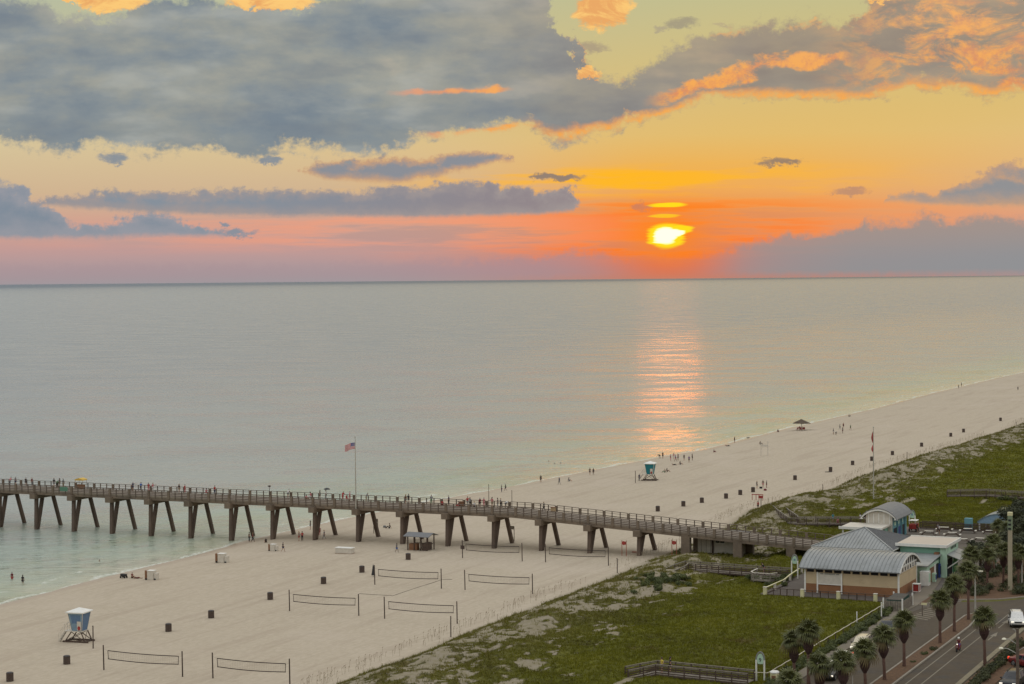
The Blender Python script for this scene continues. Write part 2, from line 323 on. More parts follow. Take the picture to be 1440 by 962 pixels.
# bare sand patches inside the dune grass, each (x, y, rx, ry)
BARE = []
for px, py, rx, ry in ((902, 797, 3.2, 6), (885, 802, 2.5, 5), (915, 788, 2, 4), (930, 831, 2.0, 7), (900, 839, 1.6, 5), (965, 828, 1.4, 6), (820, 862, 2, 5), (760, 885, 2, 4), (700, 905, 1.8, 4), (740, 932, 1.4, 2), (800, 944, 1.2, 2.5),
                       (665, 932, .9, 5), (880, 955, .8, 7), (720, 958, 1.6, 3), (640, 955, 1.5, 4), (590, 958, 1.5, 4), (1062, 737, 2.2, 6), (1040, 745, 2, 6), (1085, 728, 2, 8), (1190, 697, 1.8, 5), (1232, 678, 1.5, 5), (1160, 706, 1.5, 4),
                       (1215, 708, 2, 6), (1275, 702, 1.6, 7), (1365, 634, 1.6, 6), (1320, 648, 1.5, 6), (1420, 610, 2, 7), (1205, 672, 2, 5), (1300, 650, 1.2, 6), (1335, 625, 1.2, 5), (1385, 701, .9, 4), (1250, 703, 1.5, 5)):
    p = at(px, py, 3.0); BARE.append((p.x, p.y, rx, ry))
def veg(x, y):
    x = np.asarray(x, float); y = np.asarray(y, float)
    e = x - dune_x(y) + 3.0*(fbm(x*.15, y*.11, 9)-.5)
    n = fbm(x*.55, y*.22, 41, 5); n2 = fbm(x*2.2, y*1.1, 47, 3)
    v = sstep(e, .2, 1.6)
    thr = .66 - .44*sstep(e, 12, 26)
    v = v*(1-sstep(thr - n - 1.0*(n2-.5) - .12, -.12, .18)*(1-sstep(e, 20, 34)))
    for bx, by, rx, ry in BARE:
        q = ((x-bx)/rx)**2 + ((y-by)/ry)**2 + 3.0*(n2-.5) + 2.0*(n-.5)
        v = v*sstep(q, .25, 1.35)
    # fringe kept green
    return np.clip(v, 0, 1)
ASPH = [(-64.4, 120), (-64.4, 255), (-63.2, 264), (-60.2, 270.5), (-55.0, 273.2), (-50.0, 279), (-44, 290), (-34, 310), (-10, 352), (20, 400), (40, 400), (40, 120)]
def in_poly(x, y, P):
    x = np.asarray(x, float); y = np.asarray(y, float); r = np.zeros(x.shape, bool)
    j = len(P)-1
    for i in range(len(P)):
        xi, yi = P[i]; xj, yj = P[j]
        c = ((yi > y) != (yj > y)) & (x < (xj-xi)*(y-yi)/(yj-yi+1e-12)+xi)
        r ^= c; j = i
    return r

# ------------------------------------------------------------------ object helpers
def tag(o, label=None, cat=None, group=None, kind=None):
    if label: o['label'] = label
    if cat: o['category'] = cat
    if group: o['group'] = group
    if kind: o['kind'] = kind
    return o
def link(name, me, mats, parent=None):
    o = bpy.data.objects.new(name, me); COL.objects.link(o)
    if parent is not None: o.parent = parent
    if mats is not None:
        for m in (mats if isinstance(mats, (list, tuple)) else [mats]):
            if len(me.materials) < (len(mats) if isinstance(mats, (list, tuple)) else 1): me.materials.append(m)
    return o
def empty(name, loc, label, cat, group=None, rz=0.0):
    o = bpy.data.objects.new(name, None); COL.objects.link(o); o.empty_display_size = .3
    o.location = loc; o.rotation_euler = (0, 0, rz)
    return tag(o, label, cat, group)
class MB:
    """collects simple solids; build() links them as one mesh"""
    def __init__(s, origin=(0, 0, 0)): s.v = []; s.f = []; s.mi = []; s.cur = 0; s.o = Vector(origin)
    def add(s, vs, fs):
        b = len(s.v); s.v += [tuple(Vector(v)-s.o) for v in vs]; s.f += [tuple(b+i for i in f) for f in fs]; s.mi += [s.cur]*len(fs); return s
    def box(s, c, d, rz=0.0):
        hx, hy, hz = d[0]/2, d[1]/2, d[2]/2; cs, sn = math.cos(rz), math.sin(rz); vs = []
        for z in (-hz, hz):
            for x, y in ((-hx, -hy), (hx, -hy), (hx, hy), (-hx, hy)):
                vs.append((c[0]+x*cs-y*sn, c[1]+x*sn+y*cs, c[2]+z))
        return s.add(vs, [(3, 2, 1, 0), (4, 5, 6, 7), (0, 1, 5, 4), (1, 2, 6, 5), (2, 3, 7, 6), (3, 0, 4, 7)])
    def span(s, x0, x1, y0, y1, z0, z1): return s.box(((x0+x1)/2, (y0+y1)/2, (z0+z1)/2), (x1-x0, y1-y0, z1-z0))
    def beam(s, p, q, w, h=None, up=(0, 0, 1)):
        p = Vector(p); q = Vector(q); h = h or w; a = (q-p)
        if a.length < 1e-6: return s
        a.normalize(); u = Vector(up)
        if abs(a.dot(u)) > .98: u = Vector((0, 1, 0)) if abs(a.y) < .9 else Vector((1, 0, 0))
        r = a.cross(u).normalized(); u = r.cross(a).normalized()
        vs = []
        for c in (p, q):
            for i, j in ((-1, -1), (1, -1), (1, 1), (-1, 1)): vs.append(c + r*(i*w/2) + u*(j*h/2))
        return s.add(vs, [(3, 2, 1, 0), (4, 5, 6, 7), (0, 1, 5, 4), (1, 2, 6, 5), (2, 3, 7, 6), (3, 0, 4, 7)])
    def tube(s, pts, rs, n=8, cap=True):
        pts = [Vector(p) for p in pts]
        if not isinstance(rs, (list, tuple)): rs = [rs]*len(pts)
        vs = []; ref = None
        for i, p in enumerate(pts):
            a = (pts[min(i+1, len(pts)-1)] - pts[max(i-1, 0)]).normalized()
            if ref is None: ref = Vector((1, 0, 0)) if abs(a.x) < .9 else Vector((0, 1, 0))
            u = (ref - a*ref.dot(a)).normalized(); w = a.cross(u); ref = u
            for k in range(n):
                t = 2*math.pi*k/n; vs.append(p + (u*math.cos(t)+w*math.sin(t))*rs[i])
        fs = []
        for i in range(len(pts)-1):
            for k in range(n): fs.append((i*n+k, i*n+(k+1) % n, (i+1)*n+(k+1) % n, (i+1)*n+k))
        if cap: fs.append(tuple(range(n-1, -1, -1))); fs.append(tuple((len(pts)-1)*n+k for k in range(n)))
        return s.add(vs, fs)
    def lathe(s, prof, n=16, c=(0, 0, 0), axis='Z'):
        vs = []
        for r, z in prof:
            for k in range(n):
                t = 2*math.pi*k/n; a, b = r*math.cos(t), r*math.sin(t)
                v = (a, b, z) if axis == 'Z' else ((z, a, b) if axis == 'X' else (a, z, b))
                vs.append((v[0]+c[0], v[1]+c[1], v[2]+c[2]))
        fs = []
        for i in range(len(prof)-1):
            for k in range(n): fs.append((i*n+k, i*n+(k+1) % n, (i+1)*n+(k+1) % n, (i+1)*n+k))
        fs.append(tuple(range(n-1, -1, -1))); fs.append(tuple((len(prof)-1)*n+k for k in range(n)))
        return s.add(vs, fs)
    def prism(s, pts, z0, z1):
        n = len(pts); vs = [(x, y, z0) for x, y in pts] + [(x, y, z1) for x, y in pts]
        return s.add(vs, [tuple(range(n-1, -1, -1)), tuple(range(n, 2*n))] + [(i, (i+1) % n, n+(i+1) % n, n+i) for i in range(n)])
    def extrude(s, prof, a, b, axis='X'):
        """profile in the other two axes, extruded from a to b"""
        n = len(prof)
        if axis == 'X': vs = [(a, p, q) for p, q in prof] + [(b, p, q) for p, q in prof]
        else: vs = [(p, a, q) for p, q in prof] + [(p, b, q) for p, q in prof]
        return s.add(vs, [tuple(range(n-1, -1, -1)), tuple(range(n, 2*n))] + [(i, (i+1) % n, n+(i+1) % n, n+i) for i in range(n)])
    def mesh(s, name, smooth=False):
        me = bpy.data.meshes.new(name); me.from_pydata(s.v, [], s.f); me.update()
        if any(s.mi): me.polygons.foreach_set('material_index', s.mi)
        bm = bmesh.new(); bm.from_mesh(me); bmesh.ops.recalc_face_normals(bm, faces=bm.faces); bm.to_mesh(me); bm.free()
        if smooth: me.polygons.foreach_set('use_smooth', [True]*len(me.polygons)); me.update()
        return me
    def build(s, name, mats, parent=None, smooth=False, bevel=0):
        me = s.mesh(name, smooth); o = link(name, me, mats, parent)
        if bevel:
            b = o.modifiers.new('bevel', 'BEVEL'); b.width = bevel; b.segments = 2; b.limit_method = 'ANGLE'
        return o
def kids(o): return [c for c in bpy.data.objects if c.parent == o]
_KIDS = {}
def copy_tree(o, loc=None, rz=None, label=None, group=None, parent=None, scale=None, matmap=None):
    c = o.copy(); COL.objects.link(c); c.parent = parent
    if loc is not None: c.location = loc
    if rz is not None: c.rotation_euler = (0, 0, rz)
    if scale is not None: c.scale = (scale,)*3
    if label: c['label'] = label
    if group: c['group'] = group
    if o.name not in _KIDS: _KIDS[o.name] = kids(o)
    for k in _KIDS[o.name]: copy_tree(k, parent=c)
    return c

# ------------------------------------------------------------------ materials
def mat(name, c, rough=.8, var=.18, scale=1.2, bump=0.0, bscale=None, metal=0.0, spec=.5, dirt=None, stretch=(1, 1, 1), c2=None, emit=None):
    m = bpy.data.materials.new(name); m.use_nodes = True; t = NT(m.node_tree)
    b = t.n['Principled BSDF']; b.inputs['Roughness'].default_value = rough; b.inputs['Metallic'].default_value = metal
    b.inputs['Specular IOR Level'].default_value = spec
    pos = t.n.new('ShaderNodeTexCoord').outputs['Object']
    p = t.vm('MULTIPLY', pos, stretch)
    n = t.noise(p, scale, 5, .6); n2 = t.noise(p, scale*6.5, 3, .6)
    f = t.m('ADD', t.m('MULTIPLY', n, .7), t.m('MULTIPLY', n2, .3))
    c = (*c[:3], 1); lo = tuple(v*(1-var) for v in c[:3])+(1,); hi = tuple(min(v*(1+var), 1) for v in c[:3])+(1,)
    if c2 is not None: hi = (*c2[:3], 1)
    col = t.ramp(f, [(.36, lo), (.64, hi)])
    if dirt is not None:
        col = t.mix(t.m('MULTIPLY', t.ss(t.noise(p, scale*.6, 6, .7), .5, .68), .6), col, (*dirt[:3], 1))
    t.l.new(col, b.inputs['Base Color'])
    t.l.new(t.lin(n2, .3, .7, max(rough-.1, 0.02), min(rough+.1, 1)), b.inputs['Roughness'])
    if bump:
        bn = t.n.new('ShaderNodeBump'); bn.inputs['Strength'].default_value = 1; bn.inputs['Distance'].default_value = bump
        t.l.new(t.noise(p, bscale or scale*4, 4, .6), bn.inputs['Height']); t.l.new(bn.outputs[0], b.inputs['Normal'])
    if emit:
        b.inputs['Emission Color'].default_value = (*emit[:3], 1); b.inputs['Emission Strength'].default_value = emit[3]
    return m

def terrain_mat():
    m = bpy.data.materials.new('sand_and_dune'); m.use_nodes = True; t = NT(m.node_tree); b = t.n['Principled BSDF']
    g = t.n.new('ShaderNodeNewGeometry').outputs['Position']
    sh = t.attr('shore'); vg = t.attr('veg')
    P = g
    long_ = t.noise(t.vm('MULTIPLY', P, (.5, .035, .5)), 1.0, 5, .6)      # tracks combed along the beach
    fine = t.noise(t.vm('MULTIPLY', P, (1.2, .5, 1)), 1.5, 5, .65)
    blot = t.noise(P, .05, 4, .55)
    c = t.ramp(fine, [(.3, (.405, .335, .243)), (.55, (.458, .382, .282)), (.75, (.505, .424, .32))])
    c = t.mix(t.m('MULTIPLY', t.ss(long_, .50, .64), .42), c, (.355, .28, .205, 1))
    c = t.mix(t.m('MULTIPLY', t.ss(blot, .5, .68), .3), c, (.51, .425, .332, 1))
    # fresh tyre lines
    w = t.noise(t.vm('MULTIPLY', P, (2.6, .02, 1)), 1.0, 2, .5)
    c = t.mix(t.m('MULTIPLY', t.ss(t.m('ABSOLUTE', t.m('SUBTRACT', w, .5)), .02, .0), .32), c, (.36, .29, .215, 1))
    # wet sand near the water
    wn = t.m('ADD', sh, t.m('MULTIPLY', t.m('SUBTRACT', t.noise(P, .25, 4), .5), 3.0))
    wet = t.m('SUBTRACT', 1.0, t.ss(wn, .3, 4.5))
    c = t.mix(t.m('MULTIPLY', wet, .85), c, (.36, .27, .19, 1))
    # litter line
    c = t.mix(t.m('MULTIPLY', t.m('MULTIPLY', t.ss(t.m('ABSOLUTE', t.m('SUBTRACT', wn, 6.0)), .5, .0), t.ss(fine, .5, .6)), .35), c, (.36, .28, .21, 1))
    gn = t.noise(P, .12, 5, .6); gf = t.noise(t.vm('MULTIPLY', P, (1, .6, 1)), 1.7, 6, .7)
    gc = t.ramp(t.m('ADD', t.m('MULTIPLY', gn, .55), t.m('MULTIPLY', gf, .45)), [(.28, (.075, .050, .014)), (.36, (.074, .066, .010)), (.46, (.106, .108, .007)), (.62, (.150, .146, .011)), (.75, (.19, .175, .045))])
    dry = t.noise(t.vm('ADD', P, (31, 7, 0)), .16, 5, .65)
    gc = t.mix(t.m('MULTIPLY', t.ss(dry, .57, .68), .6), gc, (.090, .052, .016, 1))
    vm_ = t.ss(t.m('ADD', vg, t.m('MULTIPLY', t.m('SUBTRACT', gf, .5), .9)), .30, .62)
    dsand = t.mix(t.ss(gf, .4, .6), (.38, .32, .235, 1), (.22, .185, .11, 1))
    c = t.mix(t.attr('duny'), c, dsand)
    gc = t.mix(t.m('MULTIPLY', t.attr('edge'), t.m('MULTIPLY', t.ss(gf, .35, .6), .7)), gc, (.17, .135, .062, 1))
    c = t.mix(vm_, c, gc)
    c = t.mix(t.m('MULTIPLY', t.attr('duny'), t.m('MULTIPLY', t.ss(gf, .60, .42), .35)), c, (.045, .038, .012, 1))
    t.l.new(c, b.inputs['Base Color'])
    t.l.new(t.lin(wet, 0, 1, .95, .42), b.inputs['Roughness']); b.inputs['Specular IOR Level'].default_value = .25
    bn = t.n.new('ShaderNodeBump'); bn.inputs['Distance'].default_value = .16; bn.inputs['Strength'].default_value = .9
    hgt = t.m('ADD', t.m('MULTIPLY', fine, .6), t.m('ADD', t.m('MULTIPLY', long_, .7), t.m('MULTIPLY', t.m('MULTIPLY', gf, vm_), 3.0)))
    t.l.new(t.m('MULTIPLY', hgt, t.lin(wet, 0, 1, 1, .15)), bn.inputs['Height']); t.l.new(bn.outputs[0], b.inputs['Normal'])
    return m
def sea_mat():
    m = bpy.data.materials.new('sea_water'); m.use_nodes = True; t = NT(m.node_tree); b = t.n['Principled BSDF']
    P = t.n.new('ShaderNodeNewGeometry').outputs['Position']
    off = t.attr('shore')      # metres seaward are negative
    o = t.m('MULTIPLY', off, -1.0)
    n0 = t.noise(P, .02, 3, .5); n1 = t.noise(P, .12, 4, .6)
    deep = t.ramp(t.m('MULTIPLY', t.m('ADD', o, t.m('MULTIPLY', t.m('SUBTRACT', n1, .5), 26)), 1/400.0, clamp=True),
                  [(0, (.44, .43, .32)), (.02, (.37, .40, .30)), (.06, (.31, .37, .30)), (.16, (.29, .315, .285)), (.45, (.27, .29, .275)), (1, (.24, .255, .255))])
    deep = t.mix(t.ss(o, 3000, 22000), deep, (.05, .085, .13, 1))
    # bars: lighter sand under the shallows
    bar = t.ss(t.noise(t.vm('MULTIPLY', P, (.06, .02, 1)), 1.0, 4, .6), .48, .62)
    deep = t.mix(t.m('MULTIPLY', t.m('MULTIPLY', bar, t.m('SUBTRACT', 1.0, t.ss(o, 20, 90))), .5), deep, (.30, .33, .20, 1))
    # breaking edge
    lw = t.m('ADD', o, t.m('MULTIPLY', t.m('SUBTRACT', t.noise(t.vm('MULTIPLY', P, (.1, .07, 1)), 1.0, 4, .55), .5), 9.0))
    fo = t.m('MAXIMUM', t.m('SUBTRACT', 1.0, t.ss(t.m('ABSOLUTE', t.m('SUBTRACT', lw, .6)), .25, 1.0)),
             t.m('MULTIPLY', t.m('SUBTRACT', 1.0, t.ss(t.m('ABSOLUTE', t.m('SUBTRACT', lw, 7.0)), .2, .8)), t.ss(n1, .52, .62)))
    fo = t.m('MULTIPLY', fo, t.ss(t.noise(P, 1.3, 4, .7), .40, .56))
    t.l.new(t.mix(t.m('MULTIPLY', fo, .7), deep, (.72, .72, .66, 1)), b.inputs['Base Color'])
    b.inputs['IOR'].default_value = 1.333; b.inputs['Specular IOR Level'].default_value = .5
    far = t.ss(o, 500, 1900)
    calm = t.ss(n0, .35, .65)
    along = t.vm('DOT_PRODUCT', P, (-math.sin(HEAD+.12), math.cos(HEAD+.12), 0), 1); cross = t.vm('DOT_PRODUCT', P, (math.cos(HEAD+.12), math.sin(HEAD+.12), 0), 1)
    # cat's paws: ruffled and slick streaks at every scale
    paws = t.noise(t.xyz(t.m('MULTIPLY', cross, .022), t.m('MULTIPLY', along, .042), 0.0), 1.0, 10, .70, .3)
    ruf = t.ss(paws, .40, .60)
    rgh = t.m('ADD', t.m('ADD', t.lin(ruf, 0, 1, .155, .32), t.m('MULTIPLY', t.ss(o, 220, 620), .09)), t.m('MULTIPLY', t.ss(o, 6000, 26000), .10))
    t.l.new(t.m('ADD', rgh, t.m('MULTIPLY', fo, .3)), b.inputs['Roughness'])
    # waves: crests run roughly along the shore, seen nearly end on far out
    A = t.noise(t.xyz(t.m('MULTIPLY', cross, .07), t.m('MULTIPLY', along, .17), 0.0), 1.0, 3, .6, .3)
    B = t.noise(t.xyz(t.m('MULTIPLY', cross, .16), t.m('MULTIPLY', along, .55), 0.0), 1.0, 4, .6, .4)
    C = t.noise(t.vm('MULTIPLY', P, (2.1, 1.4, 1)), 1.0, 3, .6)
    w = t.n.new('ShaderNodeTexWave'); w.wave_type = 'BANDS'; w.bands_direction = 'X'
    t.l.new(t.xyz(t.m('MULTIPLY', lw, .055), 0.0, 0.0), w.inputs['Vector']); w.inputs['Scale'].default_value = 1.0; w.inputs['Distortion'].default_value = 1.5; w.inputs['Detail'].default_value = 2
    near = t.m('SUBTRACT', 1.0, t.ss(o, 12, 70))
    SW = t.noise(t.vm('MULTIPLY', P, (1, .8, 1)), .012, 9, .52, .2)
    h = t.m('ADD', t.m('ADD', t.m('MULTIPLY', A, 1.15), t.m('MULTIPLY', SW, 3.0)), t.m('ADD', t.m('MULTIPLY', B, .70), t.m('MULTIPLY', C, .17)))
    h = t.m('ADD', h, t.m('MULTIPLY', t.m('MULTIPLY', w.outputs['Fac'], near), .28))
    bn = t.n.new('ShaderNodeBump'); bn.inputs['Strength'].default_value = 1.0
    bn.inputs['Distance'].default_value = 1.0
    t.l.new(t.m('MULTIPLY', h, t.lin(calm, 0, 1, 1.0, 1.35)), bn.inputs['Height'])
    t.l.new(bn.outputs[0], b.inputs['Normal'])
    return m

def grid_mesh(name, xs, ys, zf, attrs):
    X, Y = np.meshgrid(xs, ys); nx, ny = len(xs), len(ys)
    Z = zf(X, Y); co = np.stack([X, Y, Z], -1).reshape(-1, 3)
    i = (np.arange(ny-1)[:, None]*nx + np.arange(nx-1)[None, :]).ravel()
    q = np.stack([i, i+1, i+nx+1, i+nx], -1)
    me = bpy.data.meshes.new(name); me.vertices.add(len(co)); me.vertices.foreach_set('co', co.ravel())
    me.loops.add(q.size); me.loops.foreach_set('vertex_index', q.ravel())
    me.polygons.add(len(q)); me.polygons.foreach_set('loop_start', np.arange(len(q))*4); me.polygons.foreach_set('loop_total', np.full(len(q), 4))
    me.polygons.foreach_set('use_smooth', np.ones(len(q), bool)); me.update()
    for k, fn in attrs.items():
        a = me.attributes.new(k, 'FLOAT', 'POINT'); a.data.foreach_set('value', fn(X, Y).astype(np.float32).ravel())
    return me
def grow(a, b, step, k=1.12):
    r = [a]; s = step
    while (r[-1] < b) if b > a else (r[-1] > b):
        r.append(r[-1] + (s if b > a else -s)); s *= k
    return r
xs = np.array(sorted(set(list(np.arange(-222, -126, 1.6)) + list(np.arange(-126, -66, .55)) + list(np.arange(-66, -40, 2)) + grow(-40, 30000, 4, 1.25) + grow(-222, -260, 4, 1.4)[1:])))
ys = np.array(sorted(set(list(np.arange(150, 330, .8)) + list(np.arange(330, 680, 1.6)) + grow(680, 30000, 3, 1.07) + grow(150, -3000, 4, 1.3)[1:])))
def edgef(x, y): return 1-sstep(x - dune_x(y) + 6*(fbm(x*.12, y*.08, 77)-.5), 6, 24)
def duny(x, y): return sstep(x - dune_x(y), -1.5, 2.0)
me = grid_mesh('beach_ground', xs, ys, ground, {'shore': lambda x, y: x-shore_x(y), 'veg': veg, 'duny': duny, 'edge': edgef})
tag(link('beach_ground', me, terrain_mat()), 'pale sand beach rising to a grassy dune', kind='structure')
sx = np.array(sorted(set(list(np.arange(-330, -180, 3.0)) + grow(-330, -260000, 5, 1.13)[1:] + [-176, -165, -150, -120, 0, 400])))
sy = np.array(sorted(set(list(np.arange(150, 1000, 12.0)) + grow(1000, 260000, 20, 1.12) + grow(150, -60000, 20, 1.3)[1:])))
def seafl(X, Y): return np.zeros_like(X)
me = grid_mesh('sea', sx, sy, seafl, {'shore': lambda x, y: np.where(x < 4000, x-shore_x(y), x)})
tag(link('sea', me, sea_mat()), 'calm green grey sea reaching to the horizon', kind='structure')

# ------------------------------------------------------------------ material library
M = {}
M['concrete'] = mat('concrete', (.168, .126, .088), .9, .25, .5, .02, dirt=(.11, .085, .07))
M['pile'] = mat('pile_concrete', (.115, .080, .058), .9, .3, .6, .02, dirt=(.075, .05, .04), stretch=(1, 1, .4))
M['deck'] = mat('deck_concrete', (.20, .16, .12), .9, .2, .4, .01)
M['rail_wood'] = mat('weathered_rail_wood', (.115, .084, .062), .85, .3, 2.0, .004, stretch=(1, 1, 3))
M['dark_wood'] = mat('dark_timber', (.075, .048, .034), .85, .3, 2.5, .004)
M['grey_wood'] = mat('grey_boardwalk_timber', (.20, .165, .125), .9, .3, 2.5, .004, c2=(.28, .24, .19))
M['post_dark'] = mat('dark_post', (.05, .03, .022), .7, .2, 3)
M['tape'] = mat('dark_net_tape', (.035, .024, .02), .8, .1, 4)
M['cord'] = mat('net_cord', (.16, .13, .10), .8, .1, 4)
M['bin'] = mat('brown_slatted_bin', (.085, .058, .045), .8, .3, 5)
M['bin_lid'] = mat('bin_lid', (.035, .028, .026), .6, .2, 5)
M['white'] = mat('white_paint', (.72, .70, .64), .5, .08, 2)
M['off_white'] = mat('off_white_board', (.55, .50, .42), .6, .1, 2)
M['cream'] = mat('cream_paint', (.62, .57, .33), .6, .1, 1.5)
M['cream_wall'] = mat('cream_clapboard', (.50, .385, .235), .75, .07, .8, dirt=(.42, .31, .19))
M['rust_wall'] = mat('rust_clapboard', (.24, .105, .042), .75, .12, .9)
M['yellow_wall'] = mat('yellow_wall', (.50, .46, .13), .75, .08, .9)
M['metal_roof'] = mat('pale_metal_roof', (.255, .262, .255), .45, .12, .5, metal=.1, dirt=(.17, .175, .16))
M['grey_roof'] = mat('grey_metal_roof', (.15, .15, .15), .6, .07, .6, dirt=(.19, .185, .18))
M['white_roof'] = mat('white_membrane_roof', (.50, .42, .335), .7, .06, .3, dirt=(.50, .38, .29))
M['mint_wall'] = mat('mint_green_wall', (.19, .36, .265), .75, .08, .9)
M['mint_pale'] = mat('pale_mint_paint', (.42, .58, .43), .7, .08, .9)
M['teal_wall'] = mat('teal_blue_wall', (.12, .27, .30), .75, .1, .9)
M['green_door'] = mat('green_door', (.03, .16, .035), .6, .1, 2)
M['blue_box'] = mat('blue_machine', (.03, .055, .20), .4, .1, 2)
M['dark'] = mat('interior_shade', (.012, .010, .012), .8, .2, 2)  # near-black panels: shade inside openings and windows put into the colour
M['glass'] = mat('dark_window_glass', (.02, .025, .03), .08, .1, 2, spec=.8)
M['lg_blue'] = mat('powder_blue_board', (.17, .26, .34), .7, .1, 2.5, c2=(.22, .32, .40))
M['lg_blue_dark'] = mat('blue_shutter', (.10, .17, .28), .7, .1, 2.5)
M['teal'] = mat('teal_board', (.004, .16, .19), .6, .12, 2)
M['asphalt'] = mat('asphalt', (.070, .049, .027), .92, .12, .25, .006, bscale=9, dirt=(.045, .040, .035))
M['asphalt_light'] = mat('worn_asphalt', (.10, .080, .058), .92, .12, .3, .006, bscale=9, dirt=(.09, .08, .065))
M['paving'] = mat('concrete_paving', (.17, .14, .10), .9, .12, .35, .004, dirt=(.145, .12, .095))
M['deckfloor'] = mat('plaza_floor', (.105, .085, .07), .9, .2, .6, .004)
M['kerb'] = mat('kerb_concrete', (.25, .215, .165), .9, .15, 1)
M['paint'] = mat('road_paint', (.20, .17, .12), .8, .2, 2)
M['yellow_paint'] = mat('gutter_concrete', (.20, .165, .10), .85, .15, .8)
M['mulch'] = mat('pine_straw_mulch', (.10, .048, .018), .95, .35, 2.5, .03)
M['trunk'] = mat('palm_trunk', (.105, .055, .038), .95, .3, 5, .03, stretch=(1, 1, .5))
M['boots'] = mat('palm_boots', (.060, .028, .024), .95, .45, 9, .06)
M['frond'] = mat('palm_frond', (.064, .070, .015), .55, .35, 1.2, c2=(.125, .130, .030))
M['frond_dry'] = mat('dry_palm_frond', (.12, .09, .035), .8, .3, 1.2)
M['bark'] = mat('bark', (.06, .04, .03), .95, .3, 5)
M['leaf'] = mat('tree_leaves', (.020, .025, .008), .7, .4, .6, c2=(.055, .060, .016))
M['hedge'] = mat('hedge_leaves', (.028, .036, .008), .7, .4, .8, c2=(.075, .078, .016))
M['shrub'] = mat('shrub_leaves', (.050, .070, .014), .7, .4, .8, c2=(.115, .130, .026))
M['grass'] = None
M['metal'] = mat('galvanised_pole', (.42, .40, .35), .5, .1, 1, metal=.3)
M['red'] = mat('red_paint', (.30, .030, .022), .6, .12, 3)
M['orange'] = mat('orange_red_paint', (.30, .075, .040), .6, .12, 3)
M['tan'] = mat('tan_box', (.40, .28, .15), .8, .1, 2)
M['brown'] = mat('brown_panel', (.20, .095, .045), .8, .2, 2)
M['thatch'] = mat('palm_thatch', (.10, .07, .045), .95, .4, 4, .05)
M['yellow'] = mat('yellow_canvas', (.62, .40, .07), .8, .1, 2)
M['green_cloth'] = mat('green_canvas', (.09, .20, .13), .8, .1, 2)
M['flag_red'] = mat('flag_red', (.45, .06, .06), .8, .1, 2); M['flag_white'] = mat('flag_white', (.62, .52, .50), .8, .05, 2); M['flag_blue'] = mat('flag_blue', (.07, .08, .22), .8, .1, 2)
M['lettering'] = mat('grey_lettering', (.20, .20, .17), .7, .05, 3)
M['rope'] = mat('white_rope', (.62, .55, .42), .8, .1, 3)
M['black'] = mat('black_plastic', (.012, .012, .013), .5, .1, 3)
M['tyre'] = mat('tyre', (.014, .013, .013), .9, .1, 3); M['rim'] = mat('rim', (.35, .35, .35), .35, .05, 3, metal=.7)
M['lamp_red'] = mat('tail_lamp', (.35, .01, .01), .3, .05, 3, emit=(1, .08, .03, 1.2)); M['lamp_white'] = mat('head_lamp', (.8, .8, .75), .2, .05, 3, emit=(1, .9, .7, .9))
M['chrome'] = mat('chrome', (.4, .4, .4), .25, .05, 3, metal=.9)
M['street_lamp'] = mat('street_lamp_glass', (.7, .66, .5), .4, .05, 3)

# ------------------------------------------------------------------ the pier
PY0, PY1 = 306.5, 313.6            # near and far edge
RAMP0 = -145.0
dz = lambda x: 0.0 if x < RAMP0 else -.0575*(x-RAMP0)
DECK = 7.73
pier = empty('pier', (-200, 310, 0), 'long concrete fishing pier with timber rails running from the dune out over the water', 'pier')
PO = (-200, 310, 0)
XB = [-249.1 + 9.1*k for k in range(-5, 16)]
XEND = XB[0] + 4.55*46
def pbuild(mb, name, m): return mb.build(name, M[m], pier)
for x in XB:
    if x > -116: continue
    d = dz(x); g = gz(x, 307); lo = (g-1.5)
    b = MB(PO).span(x-.62, x+.62, PY0-.75, PY1+.75, 6.12+d, 7.22+d); pbuild(b, 'pile_cap', 'concrete')
    top = 6.12+d-.02; s = (6.1-g)/6.1
    for y0, y1 in ((PY0+.55, PY0+.35), (PY0+2.35, PY0+.75), (PY0+5.7, PY0+7.9)):
        k = (top-lo)/(top-g)
        pbuild(MB(PO).beam((x+.05, y0, top), (x+.05, y0+(y1-y0)*k, lo), .58, .58, (1, 0, 0)), 'pile', 'pile')
for x in [-249.1+9.1*k for k in (15, 16, 17)]:     # solid piers where the ramp nears the dune
    x -= .6
    for y in (PY0+.35, PY1-.9):
        pbuild(MB(PO).span(x-.75, x+.75, y-.35, y+.6, gz(x, y)-1, 7.2+dz(x)), 'wall_pier', 'concrete')
seg = [(XB[i], XB[i+1]) for i in range(len(XB)-1) if XB[i+1] < -140] 
last = seg[-1][1]
xs_ = [last]
while xs_[-1] < XEND-5: xs_.append(xs_[-1]+9.1)
xs_[-1] = XEND
xs_ = xs_[:1] + [RAMP0] + [x for x in xs_[1:] if x > RAMP0+2]
seg += list(zip(xs_[:-1], xs_[1:]))
for a, b_ in seg:
    za, zb = dz(a), dz(b_); g = .012
    for y0, y1, z0, z1, nm, mt_ in ((PY0-.02, PY1+.02, 7.42, 7.73, 'deck_slab', 'deck'),):
        vs = [(x, y, z+dd) for x, dd in ((a+g, za), (b_-g, zb)) for y, z in ((y0, z0), (y1, z0), (y1, z1), (y0, z1))]
        pbuild(MB(PO).add(vs, [(0, 1, 2, 3), (7, 6, 5, 4), (0, 4, 5, 1), (1, 5, 6, 2), (2, 6, 7, 3), (3, 7, 4, 0)]), nm, mt_)
    for y in (PY0+.18, PY1-.18, 310.0):
        pbuild(MB(PO).beam((a+g, y, 7.16+za), (b_-g, y, 7.16+zb), .34, .50), 'girder', 'concrete')
PIL = []
x = XB[0]
while x < XEND: PIL.append(x); x += 4.55
npost = 0
